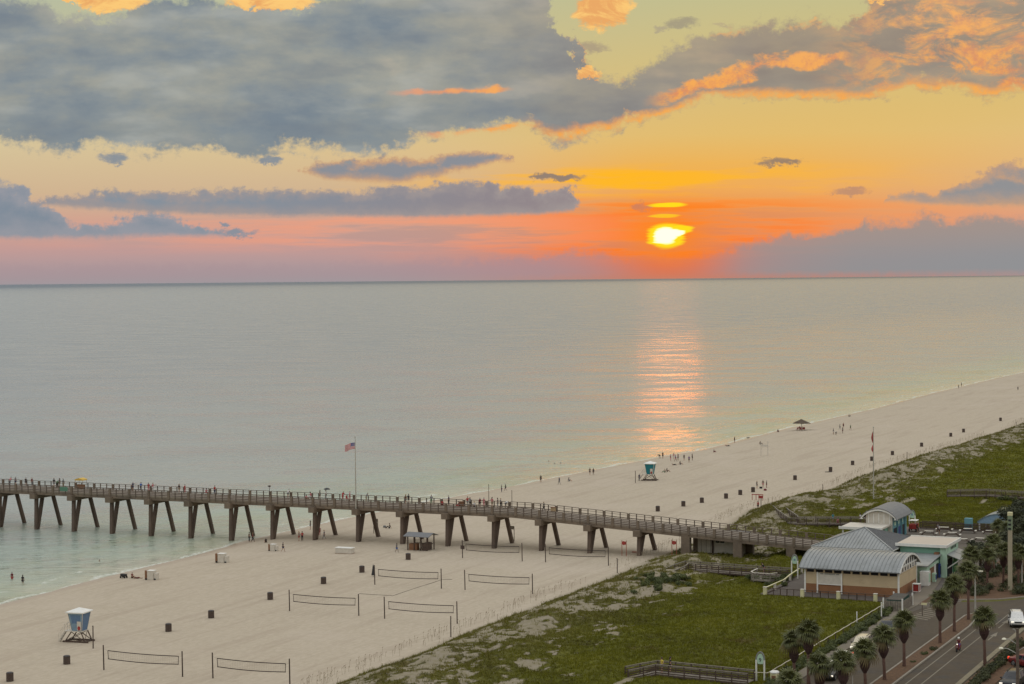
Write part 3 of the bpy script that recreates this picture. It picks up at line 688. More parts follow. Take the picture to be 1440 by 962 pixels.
for i, x in enumerate(PIL):
    d = dz(x)
    for y, s in ((PY0, -1), (PY1, 1)):
        pbuild(MB(PO).span(x-.22, x+.22, y-.16 if s < 0 else y-.14, y+.14 if s < 0 else y+.16, 7.30+d, 8.755+d), 'pilaster', 'concrete')
        for k in (1, 2):
            xx = x+4.55*k/3
            if xx < XEND: pbuild(MB(PO).span(xx-.07, xx+.07, y-.09, y+.05, 7.30+dz(xx), 8.76+dz(xx)), 'rail_post', 'rail_wood')
    if i+1 < len(PIL):
        xb = PIL[i+1]; db = dz(xb); x0, x1 = x+.222, xb-.222
        if x < RAMP0 < xb: pass
        for y, s in ((PY0, -1), (PY1, 1)):
            pbuild(MB(PO).beam((x0, y, 8.80+d), (x1, y, 8.80+db), .26, .07), 'top_rail', 'rail_wood')
            for zz, w in ((7.93, .16), (8.22, .12), (8.47, .10)) if s < 0 else ((7.93, .14), (8.45, .05)):
                pbuild(MB(PO).beam((x0, y+.02*s, zz+d), (x1, y+.02*s, zz+db), .04, w), 'rail_board', 'rail_wood')
def deck_z(x): return DECK + dz(x)
def on_pier(px, y):      # a spot on the deck seen at photograph column px
    z = DECK
    for _ in range(6):
        # solve along the ray set of that column for the given y
        lo_, hi_ = 600.0, 800.0
        for _k in range(30):
            mid = (lo_+hi_)/2; p = at(px, mid, z)
            if p.y > y: lo_ = mid
            else: hi_ = mid
        z = deck_z(p.x)
    return Vector((p.x, y, z))

# things standing on or under the pier
def light_pole(px, h, label, y=PY1-.5, head=True):
    p = on_pier(px, y); r = empty('pole', p, label, 'pole', 'poles on the pier')
    MB().tube([(0, 0, 0), (0, 0, h)], [.06, .045], 8).build('shaft', M['post_dark'], r)
    if head: MB().lathe([(.12, h), (.32, h+.12), (.30, h+.2), (.10, h+.3)], 10).build('lamp_head', M['post_dark'], r)
    else: MB().lathe([(.06, h), (.07, h+.05), (.02, h+.1)], 8).build('cap', M['post_dark'], r)
light_pole(379, 1.9, 'short lamp post on the pier rail left of the flagpole')
light_pole(687.5, 4.2, 'taller thin dark pole on the pier in the crowd of people', head=False, y=PY1-2)
light_pole(720, 3.3, 'thin dark pole on the pier just right of the crowd', head=False, y=PY1-2)

def flagpole(loc, h, label, flags, group=None, r0=.13):
    r = empty('flagpole', loc, label, 'flagpole', group)
    MB().tube([(0, 0, 0), (0, 0, h*.5), (0, 0, h)], [r0, r0*.8, r0*.45], 10).build('pole', M['metal'], r)
    MB().lathe([(.02, h-.02), (.12, h+.08), (.12, h+.18), (.02, h+.28)], 10).build('ball', M['metal'], r)
    MB().tube([(0, -r0-.03, 1.2), (0, -r0*.6-.03, h-.4)], .012, 5).build('halyard', M['rope'], r)
    return r
p = on_pier(500.5, PY0-.35); p.z = 5.9
FH = 14.2
fp = flagpole(p, FH, 'tall pale flagpole flying an american flag at the seaward half of the pier', None)
def us_flag(parent, z1, L, Hh, name='flag'):
    # cloth blowing to -x, thirteen stripes and a starred canton
    mb = MB(); nx, nz = 20, 13
    def pt(i, j):
        u = i/nx; v = j/nz
        return (-(L*u)*.96, .22*math.sin(u*7.5+v*1.2)*u**.6 - .25*u, z1 - Hh*v - .55*u**1.4 + .06*math.sin(u*6))
    vs = [pt(i, j) for j in range(nz+1) for i in range(nx+1)]
    for j in range(nz):
        for i in range(nx):
            mb.cur = 2 if (i < 8 and j < 7) else (0 if j % 2 == 0 else 1)
            a = j*(nx+1)+i
            b0 = len(mb.v)
            mb.add([vs[a], vs[a+1], vs[a+nx+2], vs[a+nx+1]], [(0, 1, 2, 3)])
    fl = mb.build(name, [M['flag_red'], M['flag_white'], M['flag_blue']], parent)
    sd = fl.modifiers.new('thick', 'SOLIDIFY'); sd.thickness = .015
    st = MB()
    for r_ in range(5):
        for c_ in range(6):
            i = .7+c_*1.3; j = .8+r_*1.3; q = Vector(pt(i, j))
            pts = []
            for k in range(10):
                a = math.pi/2+k*math.pi/5; rr = .055 if k % 2 == 0 else .024
                pts.append((q.x+rr*math.cos(a), q.y-.02, q.z+rr*math.sin(a)))
            pts2 = [(x, y+.05, z) for x, y, z in pts]
            st.add(pts+pts2, [tuple(range(10)), tuple(range(19, 9, -1))])
    st.build('star', [M['flag_white']], fl)['kind'] = 'stuff'
    return fl
us_flag(fp, FH-.9, 2.2, 1.15)
p2_ = at(1228.5, 702); fp2 = flagpole(p2_, 14.6, 'tall white flagpole in the dune with two warning flags hanging limp', None)
for k, (zt, hh, mm) in enumerate(((13.9, 2.4, 'red'), (11.2, 1.6, 'flag_red'))):
    b = MB()
    for j in range(8):
        a = j/8*hh; w0 = .10+.28*math.sin(j/8*math.pi); w1 = .10+.28*math.sin((j+1)/8*math.pi)
        b.add([(.05, .02*j % .1, zt-a), (-w0-.05, .1*math.sin(j), zt-a-.1), (-w1-.05, .1*math.sin(j+1), zt-a-hh/8-.1), (.05, .0, zt-a-hh/8)], [(0, 1, 2, 3)])
    f_ = b.build('flag', M[mm], fp2); sd = f_.modifiers.new('thick', 'SOLIDIFY'); sd.thickness = .02

# cart, banner, boxes on the deck
p = on_pier(114, PY1-1.0); r = empty('canopy_cart', p, 'small stall under a yellow canopy on the far left of the pier', 'stall')
for sx_ in (-1, 1):
    for sy_ in (-1, 1): MB().tube([(sx_*.9, sy_*.6, 0), (sx_*.9, sy_*.6, 1.7)], .03, 6).build('leg', M['brown'], r)
MB().extrude([(-1.0, 1.68), (1.0, 1.68), (.95, 1.9), (0, 2.15), (-.95, 1.9)], -.75, .75, 'Y').build('canopy', M['yellow'], r)
MB().box((0, 0, .45), (1.5, .8, .7)).build('counter', M['brown'], r, bevel=.03)
p = on_pier(90, PY0-.12); r = MB().box((0, 0, 0), (1.9, .05, .85)).build('banner', M['green_cloth']); r.location = (p.x, PY0-.20, 8.3)
sd = r.modifiers.new('b', 'BEVEL'); sd.width = .01
tag(r, 'green banner hung on the near rail of the pier', 'banner')
for px, mm, lab in ((778, 'tan', 'tan box standing by the far rail on the pier ramp'), (649, 'brown', 'brown cooler box beside people on the pier')):
    p = on_pier(px, PY1-.8); r = empty('storage_box', p, lab, 'box', None)
    MB().box((0, 0, .4), (.8, .5, .7)).build('body', M[mm], r, bevel=.03); MB().box((0, 0, .80), (.86, .56, .10)).build('lid', M['brown'], r, bevel=.02)

# ------------------------------------------------------------------ volleyball courts
def court(ax, bx, y, label):
    ga, gb = gz(ax, y), gz(bx, y)
    r = empty('volleyball_net', ((ax+bx)/2, y, min(ga, gb)), label, 'volleyball net', 'volleyball nets on the sand'); o = r.location
    for x, g, ln in ((ax, ga, .12), (bx, gb, -.10)):
        b = MB(o).tube([(x, y, g-.4), (x+ln*-.6 if x == ax else x-.05, y+.03, g+3.05)], [.085, .075], 8)
        b.build('post', M['post_dark'], r)
    z = ga+2.42; x0, x1 = ax+.62, bx-.55; zs = lambda u: z-.10*math.sin(math.pi*u) + (gb-ga)*u
    n = 10
    for zo, nm in ((0, 'top_tape'), (-1.0, 'bottom_tape')):
        b = MB(o)
        for i in range(n):
            u0, u1 = i/n, (i+1)/n; sag = 1.0 if zo == 0 else 1.5
            b.beam((x0+(x1-x0)*u0, y, z+zo+(zs(u0)-z)*sag), (x0+(x1-x0)*u1+.01, y, z+zo+(zs(u1)-z)*sag), .03, .10)
        b.build(nm, M['tape'], r)
    for x, u in ((x0, 0), (x1, 1)): MB(o).beam((x, y, zs(u)), (x+(.08 if u == 0 else -.06), y, zs(u)-1.0), .03, .09, (0, 1, 0)).build('side_tape', M['tape'], r)
    b = MB(o)
    for i in range(1, 40):
        u = i/40; x = x0+(x1-x0)*u; b.beam((x, y, zs(u)), (x, y, zs(u)-1.0), .006, .006)
    for j in range(1, 5):
        for i in range(n):
            u0, u1 = i/n, (i+1)/n; b.beam((x0+(x1-x0)*u0, y, zs(u0)-j*.2), (x0+(x1-x0)*u1, y, zs(u1)-j*.2), .006, .006)
    nt_ = b.build('net_mesh', M['cord'], r); nt_['kind'] = 'stuff'
    for x0_, x1_, x2 in ((ax, x0, ax), (bx, x1, bx)):
        MB(o).beam((x0_, y, ga+2.6), (x1_, y, z), .012, .012).build('guy_cord', M['tape'], r)
CL = {0: 'nearest the camera', 1: 'in the second row', 2: 'in the third row', 3: 'just in front of the pier'}
for k, (l0, l1, r0_, r1_) in enumerate((((147, 942), (256, 952), (296, 955), (411, 962)), ((408, 859), (504, 866), (541, 870), (643, 877)),
                                      ((528, 822), (620, 828), (653, 830), (750, 835)), ((650, 785), (735, 789), (766, 791), (857, 795)))):
    a, b_, c_, d_ = at(*l0), at(*l1), at(*r0_), at(*r1_)
    court(a.x, b_.x, (a.y+b_.y)/2, f'volleyball net {CL[k]}, the one on the left, towards the sea')
    court(c_.x, d_.x, (c_.y+d_.y)/2, f'volleyball net {CL[k]}, the one on the right, towards the dune')
for px, py, h, lab in ((634, 896, 2.7, 'lone dark post at the dune edge beside the second row of nets'), (868, 806, 2.3, 'lone dark post where the dune meets the sand by the pier'),
                       (131, 912, 2.9, 'lone brown post beside the pale blue lifeguard tower'), (893.5, 679, 2.7, 'lone post left of the teal lifeguard tower'),
                       (1157, 692, 1.6, 'short dark post at the dune edge right of the red sign'), (1275.5, 645, 1.6, 'short dark post at the far dune edge right of the white flagpole'), (1429, 601, 1.6, 'short dark post at the far right dune edge')):
    p = at(px, py); r = empty('marker_post', p, lab, 'post', 'single posts on the beach')
    MB().tube([(0, 0, -.4), (.02, 0, h)], [.08, .07], 8).build('post', M['post_dark'], r); MB().lathe([(.085, h-.02), (.09, h+.04), (.03, h+.08)], 8).build('cap', M['post_dark'], r)
# boundary ropes of one court, sunk in the sand
p_ = [at(505, 835), at(552, 838), at(622, 815), at(636, 815)]
b = MB()
for q0, q1 in zip(p_[:-1], p_[1:]):
    pts = [q0.lerp(q1, i/8) for i in range(9)]
    b.tube([(q.x, q.y, gz(q.x, q.y)+.02) for q in pts], .03, 5)
tag(b.build('boundary_rope', M['tape']), 'dark boundary rope lying on the sand beside the third row of nets', 'rope')

# ------------------------------------------------------------------ litter bins
bin0 = empty('litter_bin', (0, 0, 0), 'x', 'bin', 'brown litter bins standing along the beach')
MB().lathe([(.30, .05), (.36, .12), (.38, .9), (.35, .95)], 14).build('drum', M['bin_lid'], bin0)
for k in range(16):
    a = 2*math.pi*k/16; MB().box((.41*math.cos(a), .41*math.sin(a), .5), (.03, .13, .96), a).build('slat', M['bin'], bin0)
MB().lathe([(.43, .98), (.44, 1.03), (.30, 1.10), (.06, 1.12)], 14).build('lid', M['bin_lid'], bin0)
BINS = [(14, 958, 'in the bottom left corner of the beach'), (94, 934, 'just below the pale blue lifeguard tower'), (237, 888, 'between the pale blue lifeguard tower and the second row of nets'), (297, 869, 'on open sand left of the second row of nets'),
        (380, 843, 'just left of the post of the second row of nets'), (455, 821, 'below the white box on the beach'), (509, 805, 'left of the third row of nets'), (574, 787, 'in front of the small roofed hut'),
        (925, 719, 'first beyond the pier, nearest the ramp'), (961, 712, 'second beyond the pier'), (987, 707, 'third beyond the pier'), (1021, 701, 'fourth beyond the pier'), (1041, 696, 'fifth beyond the pier, left of the standing group'),
        (1059, 692, 'sixth beyond the pier, at the feet of the standing group'), (1118, 675, 'alone between the standing group and the white flagpole'), (1168, 663, 'with a dark board lying beside it'), (1199, 654, 'left of the white flagpole'),
        (1226, 648, 'directly behind the white flagpole'), (1255, 640, 'first right of the white flagpole'), (1296, 628, 'second right of the white flagpole'), (1337, 614, 'left one of the close pair far down the beach'), (1355, 608, 'right one of the close pair far down the beach'), (1407, 592, 'farthest of all, near the right edge')]
for i, (px, py, w) in enumerate(BINS):
    lab = f'brown slatted litter bin {w}'
    p = at(px, py)
    if i == 0: bin0.location = p; bin0['label'] = lab
    else: copy_tree(bin0, p, random.uniform(0, 6), lab)
p = at(1165, 664); r = MB().box((0, 0, .06), (1.6, .6, .12)).build('board', M['bin_lid'], bevel=.02); r.location = p; r.rotation_euler = (0, 0, .4)
tag(r, 'dark board lying on the sand beside a litter bin', 'board')

# ------------------------------------------------------------------ lifeguard towers
def lifeguard(loc, wall, wall2, rz, label):
    r = empty('lifeguard_tower', loc, label, 'lifeguard tower', 'lifeguard towers on the sand', rz)
    z0, z1 = 1.55, 3.95
    # cabin flares outwards to the roof
    def ring(hw, z): return [(-hw, -hw, z), (hw, -hw, z), (hw, hw, z), (-hw, hw, z)]
    lo, hi_ = ring(.95, z0), ring(1.42, z1)
    names = (wall, wall2, wall, wall2)
    for i in range(4):
        a, b_, c_, d_ = Vector(lo[i]), Vector(lo[(i+1) % 4]), Vector(hi_[(i+1) % 4]), Vector(hi_[i])
        n = (b_-a).cross(d_-a).normalized()*.06
        MB().add([a, b_, c_, d_, a-n, b_-n, c_-n, d_-n], [(0, 1, 2, 3), (7, 6, 5, 4), (0, 4, 5, 1), (1, 5, 6, 2), (2, 6, 7, 3), (3, 7, 4, 0)]).build('wall', M[names[i]], r)
        nb = (b_-a).cross(d_-a).normalized()*.03       # trim boards
        MB().beam(a+nb, d_+nb, .1, .05, (0, 0, 1)).build('corner_trim', M['off_white'], r)
        if i in (0, 3):                               # shuttered openings
            q = [a.lerp(b_, .18).lerp(d_.lerp(c_, .18), .42), a.lerp(b_, .82).lerp(d_.lerp(c_, .82), .42), a.lerp(b_, .86).lerp(d_.lerp(c_, .86), .9), a.lerp(b_, .14).lerp(d_.lerp(c_, .14), .9)]
            MB().add([v+nb for v in q]+[v-n*.4 for v in q], [(0, 1, 2, 3), (7, 6, 5, 4), (0, 4, 5, 1), (1, 5, 6, 2), (2, 6, 7, 3), (3, 7, 4, 0)]).build('shutter', M['lg_blue_dark' if 'blue' in wall else wall], r)
    sgn = MB().box((.62, -1.24, 2.25), (.75, .06, 1.2)).build('notice_board', M['off_white'], r); sgn.rotation_euler = (rad(0), 0, 0)
    MB().lathe([(.05, 0), (.28, 0), (.30, .03), (.05, .04)], 14, (.62, -1.29, 1.95), 'Y').build('red_ring', M['red'], sgn)
    # hipped slab roof with overhang
    MB().add([(-1.75, -1.75, 3.97), (1.75, -1.75, 3.97), (1.75, 1.75, 3.97), (-1.75, 1.75, 3.97), (-1.75, -1.75, 4.12), (1.75, -1.75, 4.12), (1.75, 1.75, 4.12), (-1.75, 1.75, 4.12), (0, 0, 4.62)],
             [(3, 2, 1, 0), (0, 1, 5, 4), (1, 2, 6, 5), (2, 3, 7, 6), (3, 0, 4, 7), (4, 5, 8), (5, 6, 8), (6, 7, 8), (7, 4, 8)]).build('roof', M['white'], r)
    MB().box((-.55, 0, 1.49), (3.4, 2.5, .10)).build('platform', M['off_white'], r)
    # skids, splayed legs and braces
    for y in (-1.15, 1.15):
        MB().beam((-2.6, y, .10), (2.3, y, .10), .22, .20).build('skid', M['dark_wood'], r)
        for x0, x1 in ((-2.1, -.9), (1.7, .9)): MB().beam((x0, y, .15), (x1, y, 1.46), .14).build('leg', M['dark_wood'], r)
        MB().beam((-2.0, y, .2), (.9, y, 1.42), .08).build('brace', M['dark_wood'], r); MB().beam((1.6, y, .2), (-.9, y, 1.40), .08).build('brace', M['dark_wood'], r)
    for x in (-2.1, 0, 1.7): MB().beam((x, -1.25, .12), (x, 1.25, .12), .16).build('cross_beam', M['dark_wood'], r)
    MB().beam((1.6, -1.1, .25), (.9, 1.1, 1.40), .07).build('brace', M['dark_wood'], r); MB().beam((1.6, 1.1, .25), (.9, -1.1, 1.40), .07).build('brace', M['dark_wood'], r)
    # ramp-stair and rails on the seaward side
    for y in (-1.1, -.35): MB().beam((-2.25, y, 1.46), (-3.5, y, .05), .06, .18).build('stair_stringer', M['off_white'], r)
    for k in range(6): MB().box((-2.35-.2*k, -.72, 1.28-.225*k), (.26, .76, .04)).build('tread', M['grey_wood'], r)
    for x, y in ((-2.2, -1.2), (-2.2, 1.2), (-1.2, -1.2), (-1.2, 1.2), (-2.2, -.3)): MB().beam((x, y, 1.5), (x, y, 2.5), .06).build('rail_post', M['off_white'], r)
    for z in (2.0, 2.5):
        MB().beam((-2.2, -1.2, z), (-1.0, -1.2, z), .05).build('rail', M['off_white'], r); MB().beam((-2.2, 1.2, z), (-1.0, 1.2, z), .05).build('rail', M['off_white'], r); MB().beam((-2.2, -.3, z), (-2.2, 1.2, z), .05).build('rail', M['off_white'], r)
    for y in (-1.1, -.35): MB().beam((-2.2, y, 2.45), (-3.5, y, 1.0), .05).build('rail', M['off_white'], r); MB().beam((-3.45, y, .05), (-3.45, y, 1.0), .05).build('rail_post', M['off_white'], r)
    r.scale = (.76, .76, .98)
    return r
p = at(112, 902); lifeguard(p, 'lg_blue', 'lg_blue_dark', rad(8), 'pale blue lifeguard tower with white roof, stairs and dark skids at lower left')
p = at(914.5, 675.5); lg2 = lifeguard(p, 'teal', 'teal', rad(8), 'teal lifeguard tower on the beach beyond the pier')

# ------------------------------------------------------------------ small things on the beach
p = at(592, 773); r = empty('roofed_hut', p, 'open hut with shallow grey gable roof and wooden counters in front of the pier', 'hut', None, rad(0))
for x in (-1.9, -.65, .65, 1.9):
    for y in (-1.3, 1.3): MB().box((x, y, 1.25), (.16, .16, 2.5)).build('post', M['dark_wood'], r)
for s in (-1, 1):
    MB().add([(-2.5, s*1.9, 2.42), (2.5, s*1.9, 2.42), (2.5, 0, 2.95), (-2.5, 0, 2.95), (-2.5, s*1.9, 2.52), (2.5, s*1.9, 2.52), (2.5, 0, 3.05), (-2.5, 0, 3.05)], [(0, 1, 2, 3), (7, 6, 5, 4), (0, 4, 5, 1), (1, 5, 6, 2), (2, 6, 7, 3), (3, 7, 4, 0)]).build('roof_slope', M['grey_roof'], r)
MB().span(-1.75, -.2, -1.2, -.2, 0, 1.15).build('counter', M['brown'], r, bevel=.02); MB().span(.8, 1.7, -1.15, .9, 0, 1.3).build('counter', M['dark_wood'], r, bevel=.02)
MB().box((0, 1.1, 1.0), (3.6, .06, .12)).build('back_rail', M['dark_wood'], r)

p = at(485, 778); r = empty('storage_chest', p, 'long white storage box standing alone on the sand left of the hut', 'box', None, rad(4))
MB().box((0, 0, .46), (3.1, 1.3, .86)).build('body', M['off_white'], r, bevel=.03); MB().box((0, 0, .96), (3.25, 1.42, .12)).build('lid', M['white'], r, bevel=.02); MB().box((0, 0, .03), (3.2, 1.4, .06)).build('base', M['brown'], r)
for px, py, lab, g in ((213, 815, 'white and brown beach chair box closest to the bottom left waterline', 1.0), (312, 791, 'white and brown beach chair box above the first, left of the pier legs', 1.05), (384, 774.5, 'pale cart with a brown drum, near the walker on the beach', .8)):
    p = at(px, py); r = empty('beach_box', p, lab, 'box', 'boxes along the waterline', rad(5)); r.scale = (g,)*3
    MB().box((-.75, 0, .75), (.42, .9, 1.45)).build('side_panel', M['brown'], r, bevel=.02); MB().box((.05, 0, .72), (1.1, 1.0, 1.4)).build('body', M['off_white'], r, bevel=.02)
    MB().box((.85, .1, .55), (.46, .9, 1.05)).build('locker', M['off_white'], r, bevel=.02); MB().box((.05, 0, 1.46), (1.2, 1.1, .08)).build('lid', M['white'], r)
    for x in (-.7, .9): MB().lathe([(.14, -.06), (.16, 0), (.14, .06)], 12, (x, -.52, .12), 'Y').build('wheel', M['tyre'], r)
def frame_sign(px, py, label, mm='off_white', w=1.2, h=2.4):
    p = at(px, py); r = empty('notice_sign', p, label, 'sign', 'signs on posts under the pier', rad(-12))
    for x in (-w/2, w/2): MB().box((x, 0, h/2-.2), (.10, .10, h+.4)).build('post', M['grey_wood'], r)
    MB().box((0, -.06, h-.25), (w+.15, .05, .62)).build('panel', M[mm], r)
frame_sign(528.5, 750, 'pale notice board on two posts behind the flagpole bent', 'grey_wood', 1.0, 2.7)
frame_sign(720, 761, 'grey notice board on two posts beside a pier leg above the last row of nets', 'grey_wood', 1.0, 2.7)
p = at(651, 784); r = empty('score_sign', p, 'small brown board on the left net post of the last row', 'sign'); MB().box((0, -.12, 1.75), (.75, .05, .62)).build('panel', M['bin'], r); MB().box((0, -.085, 1.75), (.2, .03, .2)).build('bracket', M['post_dark'], r)
p = at(525, 811); r = empty('folded_umbrella', p, 'folded dark umbrella standing in the sand by the third row of nets', 'umbrella'); MB().lathe([(.33, .25), (.22, .8), (.10, 1.7), (.03, 1.95)], 10).build('canopy', M['black'], r); MB().tube([(0, 0, -.2), (0, 0, 2.05)], .02, 6).build('pole', M['metal'], r)
# ring buoys on the pier legs
for px, py, lab in ((897, 762, 'red rescue tube hung on a rack beside the second last pier leg'), (964, 768, 'red rescue gear on a rack at the last pier leg')):
    p = at(px, 775); r = empty('rescue_rack', (p.x, PY0-.9, gz(p.x, PY0-1)), lab, 'rescue rack', 'red rescue racks by the pier legs')
    for x in (-.4, .4): MB().box((x, 0, 1.2), (.08, .08, 2.9)).build('post', M['orange'], r)
    MB().box((0, -.05, 2.2), (.7, .06, .5)).build('board', M['orange'], r)
    MB().lathe([(.16, -.05), (.30, -.06), (.34, 0), (.30, .06), (.16, .05)], 16, (0, -.16, 2.2), 'Y').build('ring_buoy', M['red'], r)
p = at(895, 777); r = MB().box((0, 0, .08), (1.5, .6, .16)).build('rescue_board', M['orange'], bevel=.06); r.location = p; tag(r, 'orange rescue board lying on sand at the foot of a pier leg', 'board')
# white shed tucked under the ramp
r = empty('shed', (-108.5, 312.5, gz(-108.5, 312)), 'low white shed with a dark double window under the pier ramp', 'shed'); o = r.location
z0 = float(o.z)-.4
MB(o).span(-112.6, -104.6, 311.0, 315.5, z0, 5.25).build('wall', M['off_white'], r)
MB(o).span(-112.7, -104.5, 310.9, 315.6, 5.26, 5.36).build('roof', M['grey_roof'], r)
w = MB(o).span(-109.4, -107.9, 310.93, 311.02, 3.75, 4.85).build('window', M['glass'], r); MB(o).span(-108.70, -108.60, 310.88, 310.99, 3.72, 4.88).build('mullion', M['off_white'], w)
MB(o).span(-109.5, -107.8, 310.90, 310.97, 4.86, 4.94).build('frame', M['white'], w); MB(o).span(-109.5, -107.8, 310.90, 310.97, 3.67, 3.75).build('frame', M['white'], w)
for x in (-112.0, -111.1, -110.3): MB(o).span(x-.03, x+.03, 310.96, 311.01, z0+.4, 5.2).build('door_seam', M['grey_wood'], r)
MB(o).span(-109.98, -109.78, 310.6, 310.92, z0, 5.3).build('corner_post', M['dark_wood'], r)

# red sign stand at the dune, two-post frame, umbrella shade
p = at(1067.5, 717); r = empty('red_stand', p, 'red rescue stand on a post at the dune edge beyond the ramp', 'stand')
MB().box((.4, 0, 1.0), (.12, .12, 2.4)).build('post', M['dark_wood'], r)
for x in (-1.4, -.6, 0, .8): MB().box((x, -.06, 2.35), (.10, .08, 1.2)).build('upright', M['red'], r)
MB().box((-.3, -.06, 2.9), (2.4, .06, .16)).build('top_bar', M['red'], r); MB().box((.35, -.08, 2.45), (.9, .05, .5)).build('panel', M['red'], r)
p = at(1075, 641); r = empty('goal_frame', p, 'pale two post frame with a crossbar standing alone on the beach', 'frame')
for x in (-.95, .95): MB().box((x, 0, 1.9), (.16, .16, 4.2)).build('post', M['off_white'], r)
MB().box((0, 0, 2.7), (1.75, .12, .55)).build('crossbar', M['off_white'], r)
p = at(1127, 605); r = empty('thatched_umbrella', p, 'thatched sunshade with ragged edge on the far beach by the water', 'umbrella')
MB().tube([(0, 0, -.3), (0, 0, 2.9)], .07, 8).build('pole', M['dark_wood'], r)
b = MB()
for ring, (r1, z1, r2, z2) in enumerate(((.1, 3.4, 1.1, 2.9), (.9, 3.0, 1.9, 2.55), (1.6, 2.7, 2.7, 2.15))):
    for k in range(22):
        a = 2*math.pi*(k+ring*.4)/22; j = random.uniform(-.15, .2); w = .22
        b.add([(r1*math.cos(a-w*.5), r1*math.sin(a-w*.5), z1), (r1*math.cos(a+w*.5), r1*math.sin(a+w*.5), z1), ((r2+j)*math.cos(a+w*.7), (r2+j)*math.sin(a+w*.7), z2-j*.4), ((r2+j)*math.cos(a-w*.7), (r2+j)*math.sin(a-w*.7), z2-j*.4)], [(0, 1, 2, 3)])
tc = b.build('thatch', M['thatch'], r); tc['kind'] = 'stuff'; sd = tc.modifiers.new('t', 'SOLIDIFY'); sd.thickness = .05
def beach_chair(loc, rz, mm, label, group):
    r = empty('beach_chair', loc, label, 'chair', group, rz)
    MB().box((0, 0, .34), (.55, .5, .05)).build('seat', M[mm], r)
    MB().add([(-.27, -.24, .36), (.27, -.24, .36), (.27, -.55, .95), (-.27, -.55, .95), (-.27, -.28, .36), (.27, -.28, .36), (.27, -.6, .95), (-.27, -.6, .95)], [(0, 1, 2, 3), (7, 6, 5, 4), (0, 4, 5, 1), (1, 5, 6, 2), (2, 6, 7, 3), (3, 7, 4, 0)]).build('backrest', M[mm], r)
    for x in (-.27, .27):
        MB().beam((x, .25, 0), (x, -.25, .55), .03).build('leg', M['metal'], r); MB().beam((x, -.3, 0), (x, .2, .36), .03).build('leg', M['metal'], r); MB().beam((x, -.3, .6), (x, .28, .6), .05, .03).build('armrest', M['metal'], r)
    return r
for k, (dx, dy, lab) in enumerate(((-1.2, -.6, 'left'), (0, -1.0, 'middle'), (1.1, -.7, 'right'))):
    beach_chair((p.x+dx, p.y+dy, gz(p.x+dx, p.y+dy)), rad(160+20*k), 'red', f'red beach chair, {lab} of the three under the thatched sunshade', 'red chairs under the sunshade')

# ------------------------------------------------------------------ paving, road, kerbs
def sheet(name, pts, z, m, label, thick=.25):
    mb = MB().prism(pts, z-thick, z); return tag(mb.build(name, M[m]), label, kind='structure')
def rect(x0, x1, y0, y1): return [(x0, y0), (x1, y0), (x1, y1), (x0, y1)]
sheet('plaza_floor', rect(-87.3, -66.9, 266.9, 349), 3.03, 'deckfloor', 'dark plaza floor round the pier buildings')
sheet('parking_lot', rect(-83.5, -62.5, 303.5, 346.5), 3.06, 'asphalt_light', 'grey lot with picnic tables behind the buildings')
sheet('road', ASPH, 3.02, 'asphalt', 'asphalt beach road curving away to the right')
sheet('driveway', rect(-66.88, -64.42, 262, 302), 3.03, 'deckfloor', 'dark service lane beside the buildings')
sheet('pavement', [(-65.9, 120), (-64.43, 120), (-64.43, 262), (-63.9, 270), (-66.8, 292), (-67.6, 292), (-66.4, 262), (-65.9, 256)], 3.10, 'paving', 'light concrete pavement along the road')
sheet('planting_bed', [(-64.3, 266.2), (-60.6, 272.2), (-55.2, 274.9), (-50.3, 280.6), (-44.5, 291.2), (-34.6, 311), (-14, 346), (-62.4, 346), (-62.4, 303), (-64.3, 300)], 3.12, 'mulch', 'dark planted bed north of the road')
sheet('median', [(-56.35, 120), (-54.45, 120), (-54.35, 252), (-54.9, 259.5), (-55.6, 261.6), (-56.3, 259.5)], 3.16, 'mulch', 'pine straw median with palms')
sheet('verge', rect(-47.05, -43.9, 120, 262), 3.12, 'mulch', 'brown verge with a hedge beside the road')
def kerb(name, pts, w, m, label, z=3.15):
    mb = MB()
    for a, b_ in zip(pts[:-1], pts[1:]): mb.beam((a[0], a[1], z-.14), (b_[0], b_[1], z-.14), w, .28)
    return tag(mb.build(name, M[m]), label, kind='structure')
sheet('apron', rect(-66.9, -59.5, 253, 296), 3.012, 'asphalt_light', 'worn concrete apron between lane and road')
kerb('kerb', [(-56.5, 120), (-56.45, 259.6), (-55.6, 262.0), (-54.8, 259.6), (-54.2, 252), (-54.3, 120)], .22, 'kerb', 'kerb round the median', 3.175)
kerb('kerb', [(-47.65, 120), (-47.6, 258), (-45.8, 266), (-41, 276), (-33, 292), (0, 350)], .62, 'yellow_paint', 'broad pale gutter on the right side of the road', 3.13)
kerb('kerb', [(-64.2, 266), (-60.5, 271.9), (-55.1, 274.6), (-50.2, 280.3), (-44.4, 291), (-34.4, 311)], .26, 'kerb', 'kerb curving round the planted bed', 3.16)
mb = MB()
for x in (-53.05, -51.45): mb.span(x-.07, x+.07, 130, 250.5 if x < -52 else 263, 3.022, 3.026)
tag(mb.build('road_marking', M['paint']), 'white lane lines', kind='structure')
mb = MB()
for k in range(7):
    a = (-62.9+.0*k, 256.5+1.05*k)
    mb.add([(-62.9+.05*k, 256.2+1.3*k, 3.025), (-60.3+.05*k, 254.8+1.3*k, 3.025), (-60.3+.05*k, 255.2+1.3*k, 3.025), (-62.9+.05*k, 256.6+1.3*k, 3.025)], [(0, 1, 2, 3)])
for k in range(0): mb.span(-53.6+.7*k, -53.25+.7*k, 264, 267.2, 3.022, 3.026)
mb.add([(-51.0, 256.5, 3.026), (-50.2, 256.5, 3.026), (-50.6, 259.5, 3.026)], [(0, 1, 2)]).span(-50.68, -50.52, 252.5, 256.5, 3.022, 3.026)
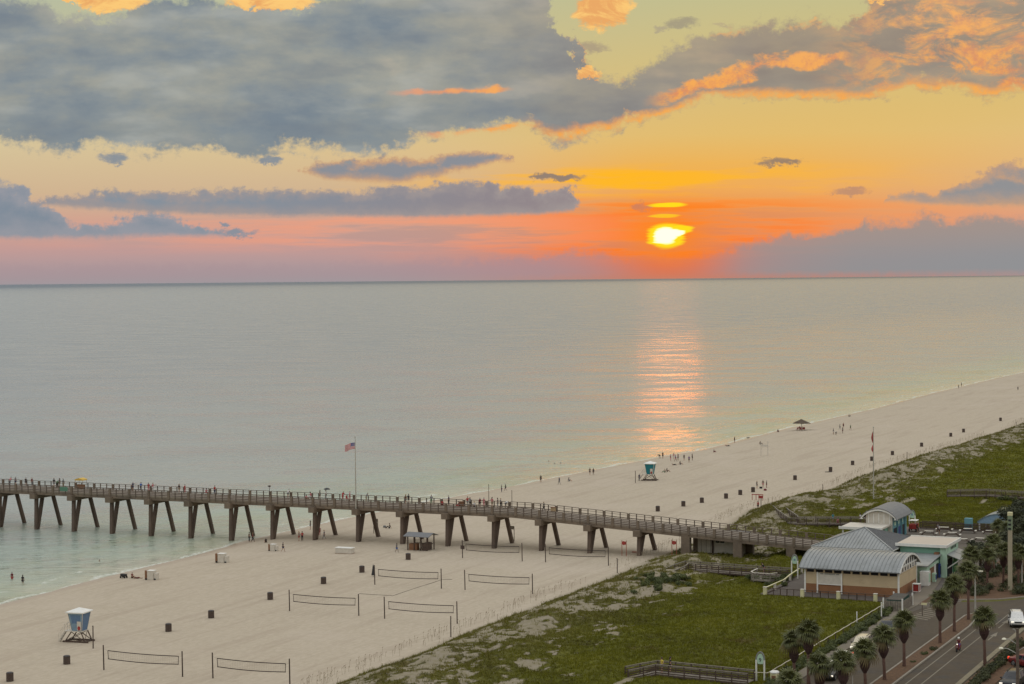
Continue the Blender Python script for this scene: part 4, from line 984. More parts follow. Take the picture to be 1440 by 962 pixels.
mb.add([(-50.5, 246.5, 3.026), (-49.7, 246.5, 3.026), (-50.1, 249.5, 3.026)], [(0, 1, 2)]).span(-50.18, -50.02, 243.5, 246.5, 3.022, 3.026)
mb.add([(-60.6, 231.5, 3.026), (-59.8, 231.5, 3.026), (-60.2, 229.5, 3.026)], [(0, 1, 2)]).span(-60.28, -60.12, 231.5, 234.5, 3.022, 3.026)
for k in range(5): mb.span(-62.55, -62.45, 200+11*k, 206+11*k, 3.022, 3.026)
tag(mb.build('road_marking', M['paint']), 'white crosswalk bars and arrows', kind='structure')

# ------------------------------------------------------------------ vegetation
def leaf_mesh(name, blobs, n, size, squash=.8, seed=1):
    """leaf faces through the volume of several lobes; blobs = (x, y, z, r)"""
    g = np.random.default_rng(seed); w = np.array([b[3]**2.2 for b in blobs]); w /= w.sum()
    idx = g.choice(len(blobs), n, p=w); B = np.array(blobs)[idx]
    d = g.normal(size=(n, 3)); d /= np.linalg.norm(d, axis=1)[:, None]; r = B[:, 3]*(.35+.65*g.random(n)**.45)
    c = B[:, :3] + d*r[:, None]*np.array([1, 1, squash])
    a = g.normal(size=(n, 3)); a /= np.linalg.norm(a, axis=1)[:, None]; b = np.cross(a, d); b /= (np.linalg.norm(b, axis=1)[:, None]+1e-6)
    s = size*(.5+g.random(n))[:, None]
    co = np.stack([c-a*s, c+b*s*.5, c+a*s, c-b*s*.5], 1).reshape(-1, 3)
    me = bpy.data.meshes.new(name); me.vertices.add(4*n); me.vertices.foreach_set('co', co.ravel().astype(np.float32))
    me.loops.add(4*n); me.loops.foreach_set('vertex_index', np.arange(4*n)); me.polygons.add(n)
    me.polygons.foreach_set('loop_start', np.arange(n)*4); me.polygons.foreach_set('loop_total', np.full(n, 4)); me.update(); return me

# fan palm frond: stalk with a fan of folded segments
def frond_mesh(seed, droop):
    rnd = random.Random(seed); mb = MB()
    L = .62; pts = [(0, 0, 0), (L*.5, 0, .05), (L, 0, -.02-.1*droop)]
    mb.tube(pts, [.022, .016, .012], 4)
    base = Vector(pts[-1]); n = 13
    for k in range(n):
        a = (k-(n-1)/2)/(n-1)*rad(205); ln = (.80-.22*abs(k-(n-1)/2)/(n/2))*rnd.uniform(.9, 1.1)
        dirv = Vector((math.cos(a), math.sin(a), 0)); side = Vector((-math.sin(a), math.cos(a), 0))*.062
        p0 = base; p1 = base+dirv*ln*.5+Vector((0, 0, .05)); p2 = base+dirv*ln*.85+Vector((0, 0, -.08-.18*droop)); p3 = base+dirv*ln+Vector((0, 0, -.26-.30*droop))
        f = Vector((0, 0, .03))
        mb.add([p0, p1+side-f, p1+f, p1-side-f, p2+side*.7, p2+f*.6, p2-side*.7, p3], [(0, 1, 2), (0, 2, 3), (1, 4, 5, 2), (2, 5, 6, 3), (4, 7, 5), (5, 7, 6)])
    return mb.mesh('frond_%d' % seed)
FR = [frond_mesh(1, .1), frond_mesh(2, .4), frond_mesh(3, .8)]
FRD = frond_mesh(4, 1.6)
def palm(x, y, h, label, s=1.0, nf=34):
    z = gz(x, y) if x < -66 else 3.05
    r = empty('palm_tree', (x, y, z-.02), label, 'palm tree', 'palm trees by the road and buildings', random.uniform(0, 6))
    lean = random.uniform(-.15, .15)
    hb = h-2.5*s
    tr = MB().tube([(0, 0, -.2), (0, 0, .3), (lean*.3, 0, hb*.5), (lean, 0, hb)], [.27*s, .21*s, .17*s, .18*s], 9).build('trunk', M['trunk'], r, smooth=True)
    prof = [(.18, hb), (.36, hb+.3), (.55, hb+.7), (.56, hb+1.1), (.42, hb+1.5), (.18, h-.1)]
    b = MB().tube([(lean, 0, z_) for _, z_ in prof], [q[0]*s for q in prof], 10)
    rr = random.Random(int(x*100))
    for k in range(70):      # split leaf bases sticking out of the bulge
        zz = rr.uniform(hb+.1, h-.25); t = (zz-hb)/(h-hb); rad_ = s*np.interp(zz, [q[1] for q in prof], [q[0] for q in prof]); a = rr.uniform(0, 6.3)
        p0 = Vector((lean+rad_*.8*math.cos(a), rad_*.8*math.sin(a), zz)); p1 = p0+Vector((math.cos(a)*.16, math.sin(a)*.16, .20))*s
        b.beam(p0, p1, .07*s, .03*s)
    b.build('leaf_bases', M['boots'], r)
    for k in range(nf):
        g = k/(nf-1); el = rad(84-98*g**.9)+rr.uniform(-.12, .12); a = k*2.39996+rr.uniform(-.2, .2)
        me_ = FR[0 if g < .35 else (1 if g < .75 else 2)]
        if k >= nf-3: me_ = FRD
        o = link('frond', me_, None, r)
        if not me_.materials: me_.materials.append(M['frond_dry'] if me_ is FRD else M['frond'])
        sc_ = s*rr.uniform(1.02, 1.34)
        o.matrix_local = Matrix.Translation((lean, 0, h-.12*s)) @ Matrix.Rotation(a, 4, 'Z') @ Matrix.Rotation(-el, 4, 'Y') @ Matrix.Rotation(rr.uniform(-.5, .5), 4, 'X') @ Matrix.Scale(sc_, 4)
    return r
PALMS = [(1271.5, 938, 877, 'palm on the median, second of the row, in front of the dark truck'), (1244, 957, 897, 'palm on the median, first of the row, nearest the bottom edge beside the parked cars'),
         (1322, 905, 847, 'palm on the median, third of the row, left of the motor scooter'), (1342, 889, 826, 'palm on the median, fourth of the row'), (1362, 872, 806, 'tall palm at the far tip of the median'),
         (1385, 935, 873, 'palm on the right verge of the road, beside the hedge'), (1217, 968, 917, 'palm in front of the pale parked car at the bottom edge'), (1186, 990, 934, 'ragged palm at the bottom edge left of the parked pale car'),
         (1152, 984, 938, 'low palm at the bottom edge over the dark parked car'), (1117, 953, 903, 'palm left of the pair standing at the white rope by the bottom'), (1137, 962, 891, 'palm right of the pair standing at the white rope by the bottom'),
         (1110, 992, 962, 'short palm peeking over the bottom edge by the little cream bin'), (1366, 824, 782, 'palm in the planted bed right of the mint building, leftmost'), (1388, 826, 784, 'palm in the planted bed, second from the mint building'),
         (1404, 766, 742, 'palm by the blue roofed pavilion behind the lot'), (1411, 822, 778, 'palm in the planted bed just left of the tall beige pole'), (1432, 826, 780, 'palm in the planted bed just right of the tall beige pole'),
         (1416, 768, 746, 'palm at the end of the lot, half behind the tall beige pole'), (1398, 806, 764, 'palm at the back of the planted bed, above the others')]
for px, py, cy, lab in PALMS:
    p = at(px, py, 3.05); ppm = F_PX/math.hypot(p.x, p.y, ) ; h = (py-cy)/ppm*1.01 + .15
    palm(p.x, p.y, h, lab, s=1.0 if py > 850 else .95)

def tree(px, py, h, rcrown, label, seed):
    p = at(px, py, 3.1); r = empty('tree', p, label, 'tree', 'dark trees at the right edge', random.uniform(0, 6)); rr = random.Random(seed)
    b = MB().tube([(0, 0, -.3), (.1, 0, h*.3), (-.1, .1, h*.55)], [.24, .18, .12], 8)
    lobes = [(0, 0, h*.72, rcrown*.75)]
    for k in range(8):
        a = k*2.4; d_ = rcrown*rr.uniform(.45, .85); z = h*rr.uniform(.45, .9); q = (d_*math.cos(a), d_*math.sin(a), z)
        b.tube([(0, 0, h*.35), (q[0]*.5, q[1]*.5, (h*.35+z)/2+.2), q], [.09, .06, .025], 5); lobes.append((*q, rcrown*rr.uniform(.32, .52)))
    b.build('trunk', M['bark'], r, smooth=True)
    link('crown', leaf_mesh('crown', lobes, 4200, .16, .8, seed), M['leaf'], r)
for i, (px, py, h, rc, lab) in enumerate(((1427, 760, 6.5, 2.6, 'round dark tree highest at the right edge beyond the lot'), (1440, 775, 6, 2.8, 'dark tree cut by the right edge above the lamp post'), (1437, 742, 5, 2.6, 'dark tree at the right edge beside the grass and the boardwalk'),
                                         (1378, 800, 4.2, 2.0, 'small dark tree behind the first palms of the bed'), (1424, 795, 5.0, 2.4, 'dark tree behind the tall beige pole'), (1445, 800, 5.0, 2.5, 'dark tree low at the right edge behind the lamp post'))):
    tree(px, py, h, rc, lab, 50+i)
SHM = [leaf_mesh('shrub_%d' % k, [(random.uniform(-.8, .8), random.uniform(-.8, .8), random.uniform(.25, .6), random.uniform(.4, .65)) for _ in range(6)], 900, .10, .7, 80+k) for k in range(4)]
for me_ in SHM[:2]: me_.materials.append(M['hedge'])
for me_ in SHM[2:]: me_.materials.append(M['shrub'])
SG = 'shrubs in the planted beds'
rr = random.Random(5)
def shrub(x, y, s, label, group, k=None):
    o = link('shrub', SHM[rr.randrange(4) if k is None else k], None); o.location = (x, y, (gz(x, y) if x < -66 else 3.08)); o.scale = (s, s, s*rr.uniform(.8, 1.1)); o.rotation_euler = (0, 0, rr.uniform(0, 6)); tag(o, label, 'shrub', group); return o
def mass(name, spots, n, size, m, label, cat, kind, seed):
    bl = []
    for x, y, s_ in spots:
        z = gz(x, y) if x < -66 else 3.08
        for _ in range(4): bl.append((x+rr.uniform(-.6, .6)*s_, y+rr.uniform(-.6, .6)*s_, z+rr.uniform(.2, .55)*s_, rr.uniform(.35, .6)*s_))
    return tag(link(name, leaf_mesh(name, bl, n, size, .8, seed), m), label, cat, kind=kind)
BP = [(-64.1, 267.5), (-60.6, 273.4), (-55.2, 276.2), (-50.6, 282), (-45, 292), (-36, 311), (-62.4, 311)]
sp = []
while len(sp) < 95:
    x, y = rr.uniform(-64, -38), rr.uniform(268, 311)
    if in_poly(np.array([x]), np.array([y]), BP)[0]: sp.append((x, y, rr.uniform(.8, 1.5)))
mass('ground_cover', sp, 42000, .10, M['hedge'], 'dark massed shrubs filling the planted bed behind the curving kerb', None, 'stuff', 91)
mass('ground_cover', [(rr.uniform(-67.0, -66.2), 203+.7*k+rr.uniform(-.3, .3), rr.uniform(.6, 1.0)) for k in range(86)], 32000, .09, M['shrub'], 'tangled green shrubs in the strip between the white rope and the pavement', None, 'stuff', 92)
_p = at(930, 819); mass('low_shrubs', [(_p.x+rr.gauss(0, 1.6), _p.y+rr.gauss(0, 3.5), rr.uniform(.5, .9)) for _ in range(34)], 14000, .09, M['shrub'], 'dark green low shrubs in the hollow below the near dune boardwalk', None, 'stuff', 94)
_p = at(1095, 815); mass('low_shrubs', [(_p.x+rr.gauss(0, 1.2), _p.y+rr.gauss(0, 3), rr.uniform(.5, .9)) for _ in range(22)], 9000, .09, M['shrub'], 'dark green low shrubs below the overlook platform', None, 'stuff', 95)
mass('hedge', [(-45.8+rr.uniform(-.12, .12), 203+.55*k, .85) for k in range(72)], 26000, .09, M['hedge'], 'dark clipped hedge along the right side of the road', 'hedge', None, 93)
for px, py, s, w in ((1108, 816, .9, 'just left of the small overlook platform'), (1098, 818, .7, 'in front of the small overlook platform'), (1060, 816, 1.1, 'below the right end of the near dune boardwalk'), (1078, 818, .9, 'between the near dune boardwalk and the cream fence corner'), (940, 818, .9, 'below the low end of the near dune boardwalk'), (955, 815, 1.0, 'below the bend of the near dune boardwalk'), (925, 822, .8, 'beside the bare sand patch under the near dune boardwalk'), (1410, 704, 1.3, 'in the dark clump by the far right boardwalk'), (1425, 706, 1.3, 'at the right end of the far right boardwalk')):
    p = at(px, py); shrub(p.x, p.y, s, 'dark green bush ' + w, 'bushes beside the boardwalks', 2+rr.randrange(2))
for (px, py), w in zip(((1315, 914), (1300, 920), (1284, 931)), ('biggest and farthest', 'middle', 'smallest and nearest')):
    p = at(px, py, 3.15); shrub(p.x, p.y, {'b': .6, 'm': .42, 's': .32}[w[0]], 'low dark plant on the pine straw median, the %s of the three' % w, 'small plants on the median')

# dune grass: tens of thousands of blades where the ground is green
def grass_mat():
    m = bpy.data.materials.new('dune_grass'); m.use_nodes = True; t = NT(m.node_tree); b = t.n['Principled BSDF']
    P = t.n.new('ShaderNodeNewGeometry').outputs['Position']; tone = t.attr('tone')
    gn = t.noise(P, .12, 5, .6); gf = t.noise(t.vm('MULTIPLY', P, (1, .6, 1)), 1.7, 6, .7)
    f = t.m('ADD', t.m('ADD', t.m('MULTIPLY', gn, .5), t.m('MULTIPLY', gf, .3)), t.m('MULTIPLY', tone, .2))
    c = t.ramp(f, [(.28, (.085, .056, .014)), (.36, (.088, .078, .010)), (.46, (.130, .130, .007)), (.62, (.185, .175, .011)), (.76, (.26, .23, .06))])
    dry = t.noise(t.vm('ADD', P, (31, 7, 0)), .16, 5, .65)
    c = t.mix(t.m('MULTIPLY', t.ss(dry, .58, .70), .5), c, (.125, .078, .028, 1))
    c = t.mix(t.m('MULTIPLY', t.attr('edge'), t.m('MULTIPLY', t.ss(tone, .2, .75), .75)), c, (.20, .155, .070, 1))
    c = t.mix(t.m('MULTIPLY', t.ss(tone, .93, .96), .5), c, (.30, .24, .12, 1))
    t.l.new(c, b.inputs['Base Color']); b.inputs['Roughness'].default_value = .75; b.inputs['Specular IOR Level'].default_value = .2
    return m
def visible(x, y, z, m=25):
    P4 = np.stack([x, y, z, np.ones_like(x)]); C = np.array(CMI) @ P4; u = 720 + F_PX*C[0]/-C[2]; v = 481 - F_PX*C[1]/-C[2]
    return (u > -m) & (u < 1440+m) & (v < 962+m)
def blades(name, label, N, xr, yr, hr, w, nb, keep, lean=.5, seed=3, mat_=None):
    g = np.random.default_rng(seed); x = g.uniform(*xr, N); y = g.uniform(*yr, N); z = ground(x, y)
    k = visible(x, y, z) & keep(x, y, g); x, y, z = x[k], y[k], z[k]; n = len(x)
    x = np.repeat(x, nb)+g.normal(0, .10, n*nb); y = np.repeat(y, nb)+g.normal(0, .10, n*nb); z = np.repeat(z, nb)-.03
    tone = np.clip(np.repeat(g.random(n), nb)*.7+g.random(n*nb)*.3, 0, 1); h = np.repeat(g.uniform(*hr, n), nb)*g.uniform(.6, 1.1, n*nb); a = g.uniform(0, 2*np.pi, n*nb); l = g.uniform(.1, lean, n*nb)*h
    dx, dy = np.cos(a), np.sin(a); b_ = g.uniform(0, 2*np.pi, n*nb); wx, wy = np.cos(b_)*w/2, np.sin(b_)*w/2
    co = np.stack([np.stack([x-wx, y-wy, z], -1), np.stack([x+wx, y+wy, z], -1), np.stack([x+dx*l, y+dy*l, z+h], -1)], 1).reshape(-1, 3)
    me = bpy.data.meshes.new(name); m_ = n*nb; me.vertices.add(3*m_); me.vertices.foreach_set('co', co.ravel().astype(np.float32)); me.loops.add(3*m_); me.loops.foreach_set('vertex_index', np.arange(3*m_))
    me.polygons.add(m_); me.polygons.foreach_set('loop_start', np.arange(m_)*3); me.polygons.foreach_set('loop_total', np.full(m_, 3)); me.update()
    at_ = me.attributes.new('tone', 'FLOAT', 'POINT'); at_.data.foreach_set('value', np.repeat(tone, 3).astype(np.float32))
    ae = me.attributes.new('edge', 'FLOAT', 'POINT'); ae.data.foreach_set('value', np.repeat(edgef(x, y), 3).astype(np.float32))
    return tag(link(name, me, GM), label, 'grass', kind='stuff')
GM = grass_mat()
def free(x, y):
    b = (x > -87.6) & (y > 266.5) & (y < 349.5); return ~b & (x < -66.9)
blades('dune_grass', 'olive and brown dune grass covering the dune behind the beach', 190000, (-124, -66.9), (185, 400), (.16, .42), .075, 4, lambda x, y, g: free(x, y) & (veg(x, y) > g.random(len(x))*.8+.15))
blades('far_dune_grass', 'dune grass on the far dune beyond the boardwalk', 70000, (-124, -60), (400, 660), (.2, .5), .13, 4, lambda x, y, g: (veg(x, y) > g.random(len(x))*.8+.15), seed=4)
blades('marram_tufts', 'taller coarse grass along the crest of the dune', 9000, (-124, -96), (185, 640), (.45, .85), .07, 7, lambda x, y, g: free(x, y) & (veg(x, y) > .35) & (fbm(x*.5, y*.3, 61) > .5), lean=.8, seed=5)
blades('sparse_tufts', 'scattered tufts on the bare sand of the dune', 30000, (-120, -88), (185, 640), (.2, .5), .06, 5, lambda x, y, g: free(x, y) & (x-dune_x(y) > 1.0) & (veg(x, y) < .4) & (g.random(len(x)) < .35), lean=.8, seed=8)
M['oats'] = mat('dry_sea_oats', (.30, .24, .165), .9, .2, 3)
g = np.random.default_rng(9); b = MB()
for k in range(1100):
    y = g.uniform(188, 640); x = dune_x(y) + g.choice([g.uniform(-4.2, 0), -2.2+g.normal(0, .25), -3.6+g.normal(0, .3)]); z = gz(x, y)
    if vnoise(np.array(x*.3), np.array(y*.06), 71) < .35: continue
    h = g.uniform(.45, .95); l = g.normal(0, .1)
    b.beam((x, y, z-.1), (x+l, y, z+h), .02); b.beam((x+l, y, z+h), (x+l+.12, y, z+h+.16), .045)
tag(b.build('sea_oats', M['oats']), 'thin dry stalks of sea oats planted in rows along the dune edge', 'plant', kind='stuff')

# ------------------------------------------------------------------ visitor building (barrel roof)
def arc(y0, y1, ze, zc, n=18):
    w = (y1-y0)/2; r_ = zc-ze; R_ = (w*w+r_*r_)/(2*r_); cy = (y0+y1)/2; c = zc-R_; a = math.asin(w/R_)
    return [(cy+R_*math.sin(-a+2*a*k/n), c+R_*math.cos(-a+2*a*k/n)) for k in range(n+1)]
BX0, BX1, BY0, BY1 = -81.9, -68.3, 271.3, 281.6
vb = empty('visitor_building', (-75, 276, 3.03), 'cream and rust building with a long pale barrel roof beside the planted lane', 'building'); VO = (-75, 276, 3.03)
def v(mb, n, m, p=None, **k): return mb.build(n, M[m], p or vb, **k)
v(MB(VO).span(BX0+.03, BX1-.03, BY0+.03, BY1-.03, 2.6, 6.35), 'wall_core', 'cream_wall')
for nm, z0, z1, m in (('base_cladding', 2.6, 4.30, 'rust_wall'), ('clapboard', 4.305, 5.95, 'cream_wall')):
    n = int((z1-z0)/.19)
    for k in range(n):
        a = z0+(z1-z0)*k/n; b_ = z0+(z1-z0)*(k+1)/n-.015
        o = v(MB(VO).add([(BX0, BY0-.035, a), (BX1, BY0-.035, a), (BX1, BY0+.03, a), (BX0, BY0+.03, a), (BX0, BY0-.01, b_), (BX1, BY0-.01, b_), (BX1, BY0+.03, b_), (BX0, BY0+.03, b_)], [(3, 2, 1, 0), (4, 5, 6, 7), (0, 1, 5, 4), (1, 2, 6, 5), (2, 3, 7, 6), (3, 0, 4, 7)]), 'board', m)
        o = v(MB(VO).add([(BX1+.035, BY0, a), (BX1+.035, BY1, a), (BX1-.03, BY1, a), (BX1-.03, BY0, a), (BX1+.01, BY0, b_), (BX1+.01, BY1, b_), (BX1-.03, BY1, b_), (BX1-.03, BY0, b_)], [(0, 1, 2, 3), (7, 6, 5, 4), (0, 4, 5, 1), (1, 5, 6, 2), (2, 6, 7, 3), (3, 7, 4, 0)]), 'board', m)
for x, y in ((BX0, BY0), (BX1, BY0), (BX1, BY1)): v(MB(VO).span(x-.11, x+.11, y-.11, y+.11, 2.7, 6.5), 'corner_trim', 'white')
v(MB(VO).span(BX0, BX1, BY0-.02, BY0+.02, 5.97, 6.45), 'clerestory', 'dark')
for k in range(11): v(MB(VO).span(BX0+.0+1.34*k, BX0+.26+1.34*k, BY0-.06, BY0+.03, 5.96, 6.46), 'divider', 'cream_wall')
for k in range(7): v(MB(VO).span(BX1-.02, BX1+.06, BY0+.5+1.5*k, BY0+1.0+1.5*k, 6.36, 6.86), 'small_window', 'glass')
v(MB(VO).span(BX1-.1, BX1+.04, BY0, BY1, 6.24, 7.02), 'frieze', 'off_white')
# barrel roof
pr_o = arc(BY0-.75, BY1+1.3, 6.62, 8.55); pr_i = [(y, z-.14) for y, z in pr_o]
rf = v(MB(VO).extrude(pr_o + pr_i[::-1], BX0-.75, BX1+.35, 'X'), 'roof', 'metal_roof')
n = 25
for k in range(n+1):
    x = BX0-.70+(BX1-BX0+1.0)*k/n; b = MB(VO)
    for (ya, za), (yb, zb) in zip(pr_o[:-1], pr_o[1:]): b.beam((x, ya, za+.03), (x, yb, zb+.03), .07, .09)
    v(b, 'seam', 'metal_roof', rf)
v(MB(VO).span(BX0-.75, BX1+.35, BY0-.80, BY0-.76, 6.50, 6.64), 'gutter', 'grey_roof', rf)
# arched gable on the road side: panel painted as void shade behind white uprights
gb_ = arc(BY0+.1, BY1+.6, 6.62, 8.30)
v(MB(VO).extrude(gb_ + [(BY1+.6, 6.6), (BY0+.1, 6.6)], BX1-.10, BX1-.03, 'X'), 'gable_shade_panel', 'dark')
for k in range(8):
    y = BY0+1.2+1.25*k; w = (gb_[-1][0]-gb_[0][0])/2; cy = (gb_[0][0]+gb_[-1][0])/2; zt = float(np.interp(y, [q[0] for q in gb_], [q[1] for q in gb_]))
    v(MB(VO).span(BX1-.05, BX1+.06, y-.15, y+.15, 6.62, zt), 'gable_upright', 'white')
b = MB(VO)
for (ya, za), (yb, zb) in zip(pr_o[:-1], pr_o[1:]): b.beam((BX1+.36, ya, za-.12), (BX1+.36, yb, zb-.12), .10, .26)
v(b, 'bargeboard', 'white')
v(MB(VO).span(BX1-.02, BX1+.10, BY0, BY1+.5, 6.98, 7.16), 'gable_sill', 'white')
# framed panel with a line of lettering too worn to read
v(MB(VO).span(-80.0, -76.6, BY0-.14, BY0-.05, 4.35, 5.90), 'panel', 'off_white')
v(MB(VO).span(-80.02, -76.58, BY0-.17, BY0-.05, 4.26, 4.36), 'panel_sill', 'white')
for x in (-80.05, -76.5): v(MB(VO).span(x-.09, x+.09, BY0-.2, BY0-.04, 2.8, 6.0), 'panel_post', 'white')
b = MB(VO); x = -79.6; rr = random.Random(3)
while x < -76.9:
    w = rr.choice((.09, .11, .13)); 
    if rr.random() > .13: b.span(x, x+w, BY0-.17, BY0-.14, 5.72, 5.90)
    x += w+.045
v(b, 'lettering', 'lettering')

# ------------------------------------------------------------------ hip roofed hall behind it
hh = empty('hip_roof_hall', (-79.5, 295, 3.03), 'hall with a grey pyramid metal roof and yellow walls behind the barrel roof', 'building'); HO = (-79.5, 295, 3.03)
hx0, hx1, hy0, hy1, he, ha = -85.9, -73.3, 287.6, 302.6, 7.35, 9.65
MB(HO).span(hx0+.9, hx1-.9, hy0+.9, hy1-.9, 2.6, he-.02).build('wall', M['yellow_wall'], hh)
MB(HO).span(hx0+.02, hx1-.02, hy0+.02, hy1-.02, he-.25, he-.02).build('fascia', M['white'], hh)
cx, cy = (hx0+hx1)/2, (hy0+hy1)/2
C4 = [Vector((hx0, hy0, he)), Vector((hx1, hy0, he)), Vector((hx1, hy1, he)), Vector((hx0, hy1, he))]; A_ = Vector((cx, cy, ha))
for i, m in enumerate(('metal_roof', 'grey_roof', 'grey_roof', 'grey_roof')):
    a, b_ = C4[i], C4[(i+1) % 4]; n_ = (b_-a).cross(A_-a).normalized()*-.10
    sl = MB(HO).add([a, b_, A_, a+n_, b_+n_, A_+n_], [(0, 1, 2), (5, 4, 3), (0, 3, 4, 1), (1, 4, 5, 2), (2, 5, 3, 0)]).build('roof_slope', M[m], hh)
    if i in (0, 1):
        N = 24
        for k in range(1, N):
            t_ = k/N; p0 = a.lerp(b_, t_); dirn = (A_-(a+b_)/2); m_ = min(t_, 1-t_)*2; p1 = p0+dirn*m_; off = -n_.normalized()*.03
            MB(HO).beam(p0+off, p1+off, .06, .09).build('seam', M[m], sl)
for c in C4[:3]: MB(HO).beam(c+Vector((0, 0, .05)), A_+Vector((0, 0, .05)), .22, .10).build('hip_cap', M['metal_roof'], hh)

# ------------------------------------------------------------------ mint snack building
mb_ = empty('mint_building', (-69.4, 296, 3.03), 'mint green flat roofed building with awnings and a white roof by the service lane', 'building'); MO = (-69.4, 296, 3.03)
def g_(mb, n, m, p=None): return mb.build(n, M[m], p or mb_)
g_(MB(MO).span(-73.2, -66.35, 291.8, 300.2, 2.6, 7.55), 'wall', 'mint_wall')
g_(MB(MO).span(-73.8, -66.0, 291.2, 300.9, 7.62, 7.84), 'roof', 'white_roof')
for x0, x1, y0, y1 in ((-73.8, -66.0, 291.15, 291.27), (-73.8, -66.0, 300.82, 300.95), (-66.08, -65.96, 291.28, 300.81)): g_(MB(MO).span(x0, x1, y0, y1, 7.56, 8.0), 'roof_edge', 'white')
g_(MB(MO).span(-67.1, -66.2, 291.6, 292.2, 2.8, 7.6), 'corner_pier', 'mint_pale')
g_(MB(MO).span(-66.34, -66.28, 292.2, 300.2, 4.9, 7.5), 'side_cladding', 'mint_pale')
for k in range(4): g_(MB(MO).span(-66.30, -66.24, 295.1+.95*k, 295.6+.95*k, 6.85, 7.25), 'small_window', 'dark')
for y0, y1 in ((292.9, 296.2), (297.0, 299.9)):
    g_(MB(MO).span(-66.33, -66.26, y0+.1, y1-.1, 3.05, 5.6), 'service_opening', 'green_door' if y0 > 295 else 'dark')
    aw = g_(MB(MO).add([(-66.28, y0-.3, 6.35), (-66.28, y1+.3, 6.35), (-64.3, y1+.3, 5.65), (-64.3, y0-.3, 5.65), (-66.28, y0-.3, 6.45), (-66.28, y1+.3, 6.45), (-64.3, y1+.3, 5.75), (-64.3, y0-.3, 5.75)], [(0, 1, 2, 3), (7, 6, 5, 4), (0, 4, 5, 1), (1, 5, 6, 2), (2, 6, 7, 3), (3, 7, 4, 0)]), 'awning', 'metal_roof')
    for y in (y0, y1): MB(MO).beam((-66.3, y, 4.3), (-64.5, y, 5.62), .14).build('bracket', M['white'], aw)
g_(MB(MO).span(-67.9, -67.2, 291.05, 291.75, 6.1, 6.85), 'sign_box', 'brown')
# lean-to
lt = g_(MB(MO).add([(-72.6, 283.3, 5.75), (-67.0, 283.3, 5.75), (-66.9, 291.7, 6.45), (-72.6, 291.7, 6.45), (-72.6, 283.3, 5.9), (-67.0, 283.3, 5.9), (-66.9, 291.7, 6.6), (-72.6, 291.7, 6.6)], [(3, 2, 1, 0), (4, 5, 6, 7), (0, 1, 5, 4), (1, 2, 6, 5), (2, 3, 7, 6), (3, 0, 4, 7)]), 'lean_to_roof', 'metal_roof')
g_(MB(MO).span(-72.4, -67.3, 284.0, 291.7, 2.6, 5.74), 'lean_to_wall', 'mint_pale')
g_(MB(MO).span(-67.31, -67.22, 285.8, 288.2, 3.05, 5.2), 'doorway', 'brown'); g_(MB(MO).span(-67.31, -67.22, 289.5, 291.2, 3.05, 5.3), 'doorway', 'dark')
g_(MB(MO).span(-67.29, -67.19, 288.3, 289.3, 3.05, 5.4), 'pilaster', 'white')
g_(MB(MO).span(-73.0, -70.4, 283.6, 284.2, 6.6, 6.75), 'skylight_bar', 'white')
def machine(px, py, w, h, m, label, front='glass'):
    p = at(px, py, 3.05); r = empty('vending_machine', p, label, 'vending machine', 'machines along the service lane', 0)
    MB().box((0, 0, h/2), (w, w, h)).build('body', M[m], r, bevel=.03); MB().box((w/2+.02, 0, h*.55), (.04, w*.7, h*.6)).build('front_panel', M[front], r); MB().box((0, -w/2-.02, h*.6), (w*.8, .03, h*.5)).build('side_panel', M[front if m == 'red' else m], r)
machine(1301, 823, 1.3, 2.1, 'white', 'tall white ice machine by the lean-to', 'mint_pale'); machine(1318, 812, 1.1, 2.1, 'blue_box', 'dark blue vending machine in the doorway of the mint building', 'black')
machine(1294, 818, 1.0, 1.9, 'mint_pale', 'pale green vending machine against the corner of the cream building', 'white'); machine(1312, 818, .9, 1.3, 'mint_pale', 'short pale cabinet beside the dark blue vending machine', 'blue_box')
p = at(1289, 832, 3.05); r = empty('red_kiosk', p, 'small red crate with a white frame standing on the lane by the cream corner', 'crate')
MB().box((0, 0, .55), (.85, .85, 1.0)).build('body', M['red'], r)
for s in (-1, 1):
    for q in (-1, 1): MB().box((s*.45, q*.45, .55), (.1, .1, 1.15)).build('post', M['white'], r)
MB().box((0, 0, 1.14), (1.05, 1.05, .07)).build('top', M['white'], r)
MB().box((0, -.47, .06), (.8, .06, .1)).build('rail', M['white'], r); MB().box((.47, 0, .06), (.06, .8, .1)).build('rail', M['white'], r)

# ------------------------------------------------------------------ bath house beyond
bh = empty('bath_house', (-86.4, 334.5, 3.0), 'teal and pale grey bath house with arched grey roof and white canopy', 'building'); QO = (-86.4, 334.5, 3.0)
def q_(mb, n, m, p=None): return mb.build(n, M[m], p or bh)
ax0, ax1, ay0, ay1 = -89.0, -83.7, 329.6, 339.4
q_(MB(QO).span(ax0+.3, ax1-.3, ay0+.2, ay1, 2.4, 6.9), 'wall', 'teal_wall')
q_(MB(QO).span(ax0+.35, ax1-.35, ay0+.12, ay0+.2, 2.4, 7.9), 'gable_wall', 'off_white')
for x in (-88.2, -87.3, -86.4, -85.5, -84.5): q_(MB(QO).span(x-.07, x+.07, ay0+.05, ay0+.13, 5.9, 7.6), 'batten', 'white')
po = arc(ax0-.6, ax1+.6, 6.75, 8.55, 12)
q_(MB(QO).extrude(po+[(x, z-.14) for x, z in po][::-1], ay0-.6, ay1+.6, 'Y'), 'roof', 'grey_roof')
q_(MB(QO).extrude([(ax0-.7, 6.6)]+[(x, z-.15) for x, z in po[1:-1]]+[(ax1+.7, 6.6), (ax1, 6.6)]+[(x, z-.45) for x, z in po[1:-1]][::-1]+[(ax0, 6.6)], ay0-.52, ay0-.38, 'Y'), 'bargeboard', 'white')
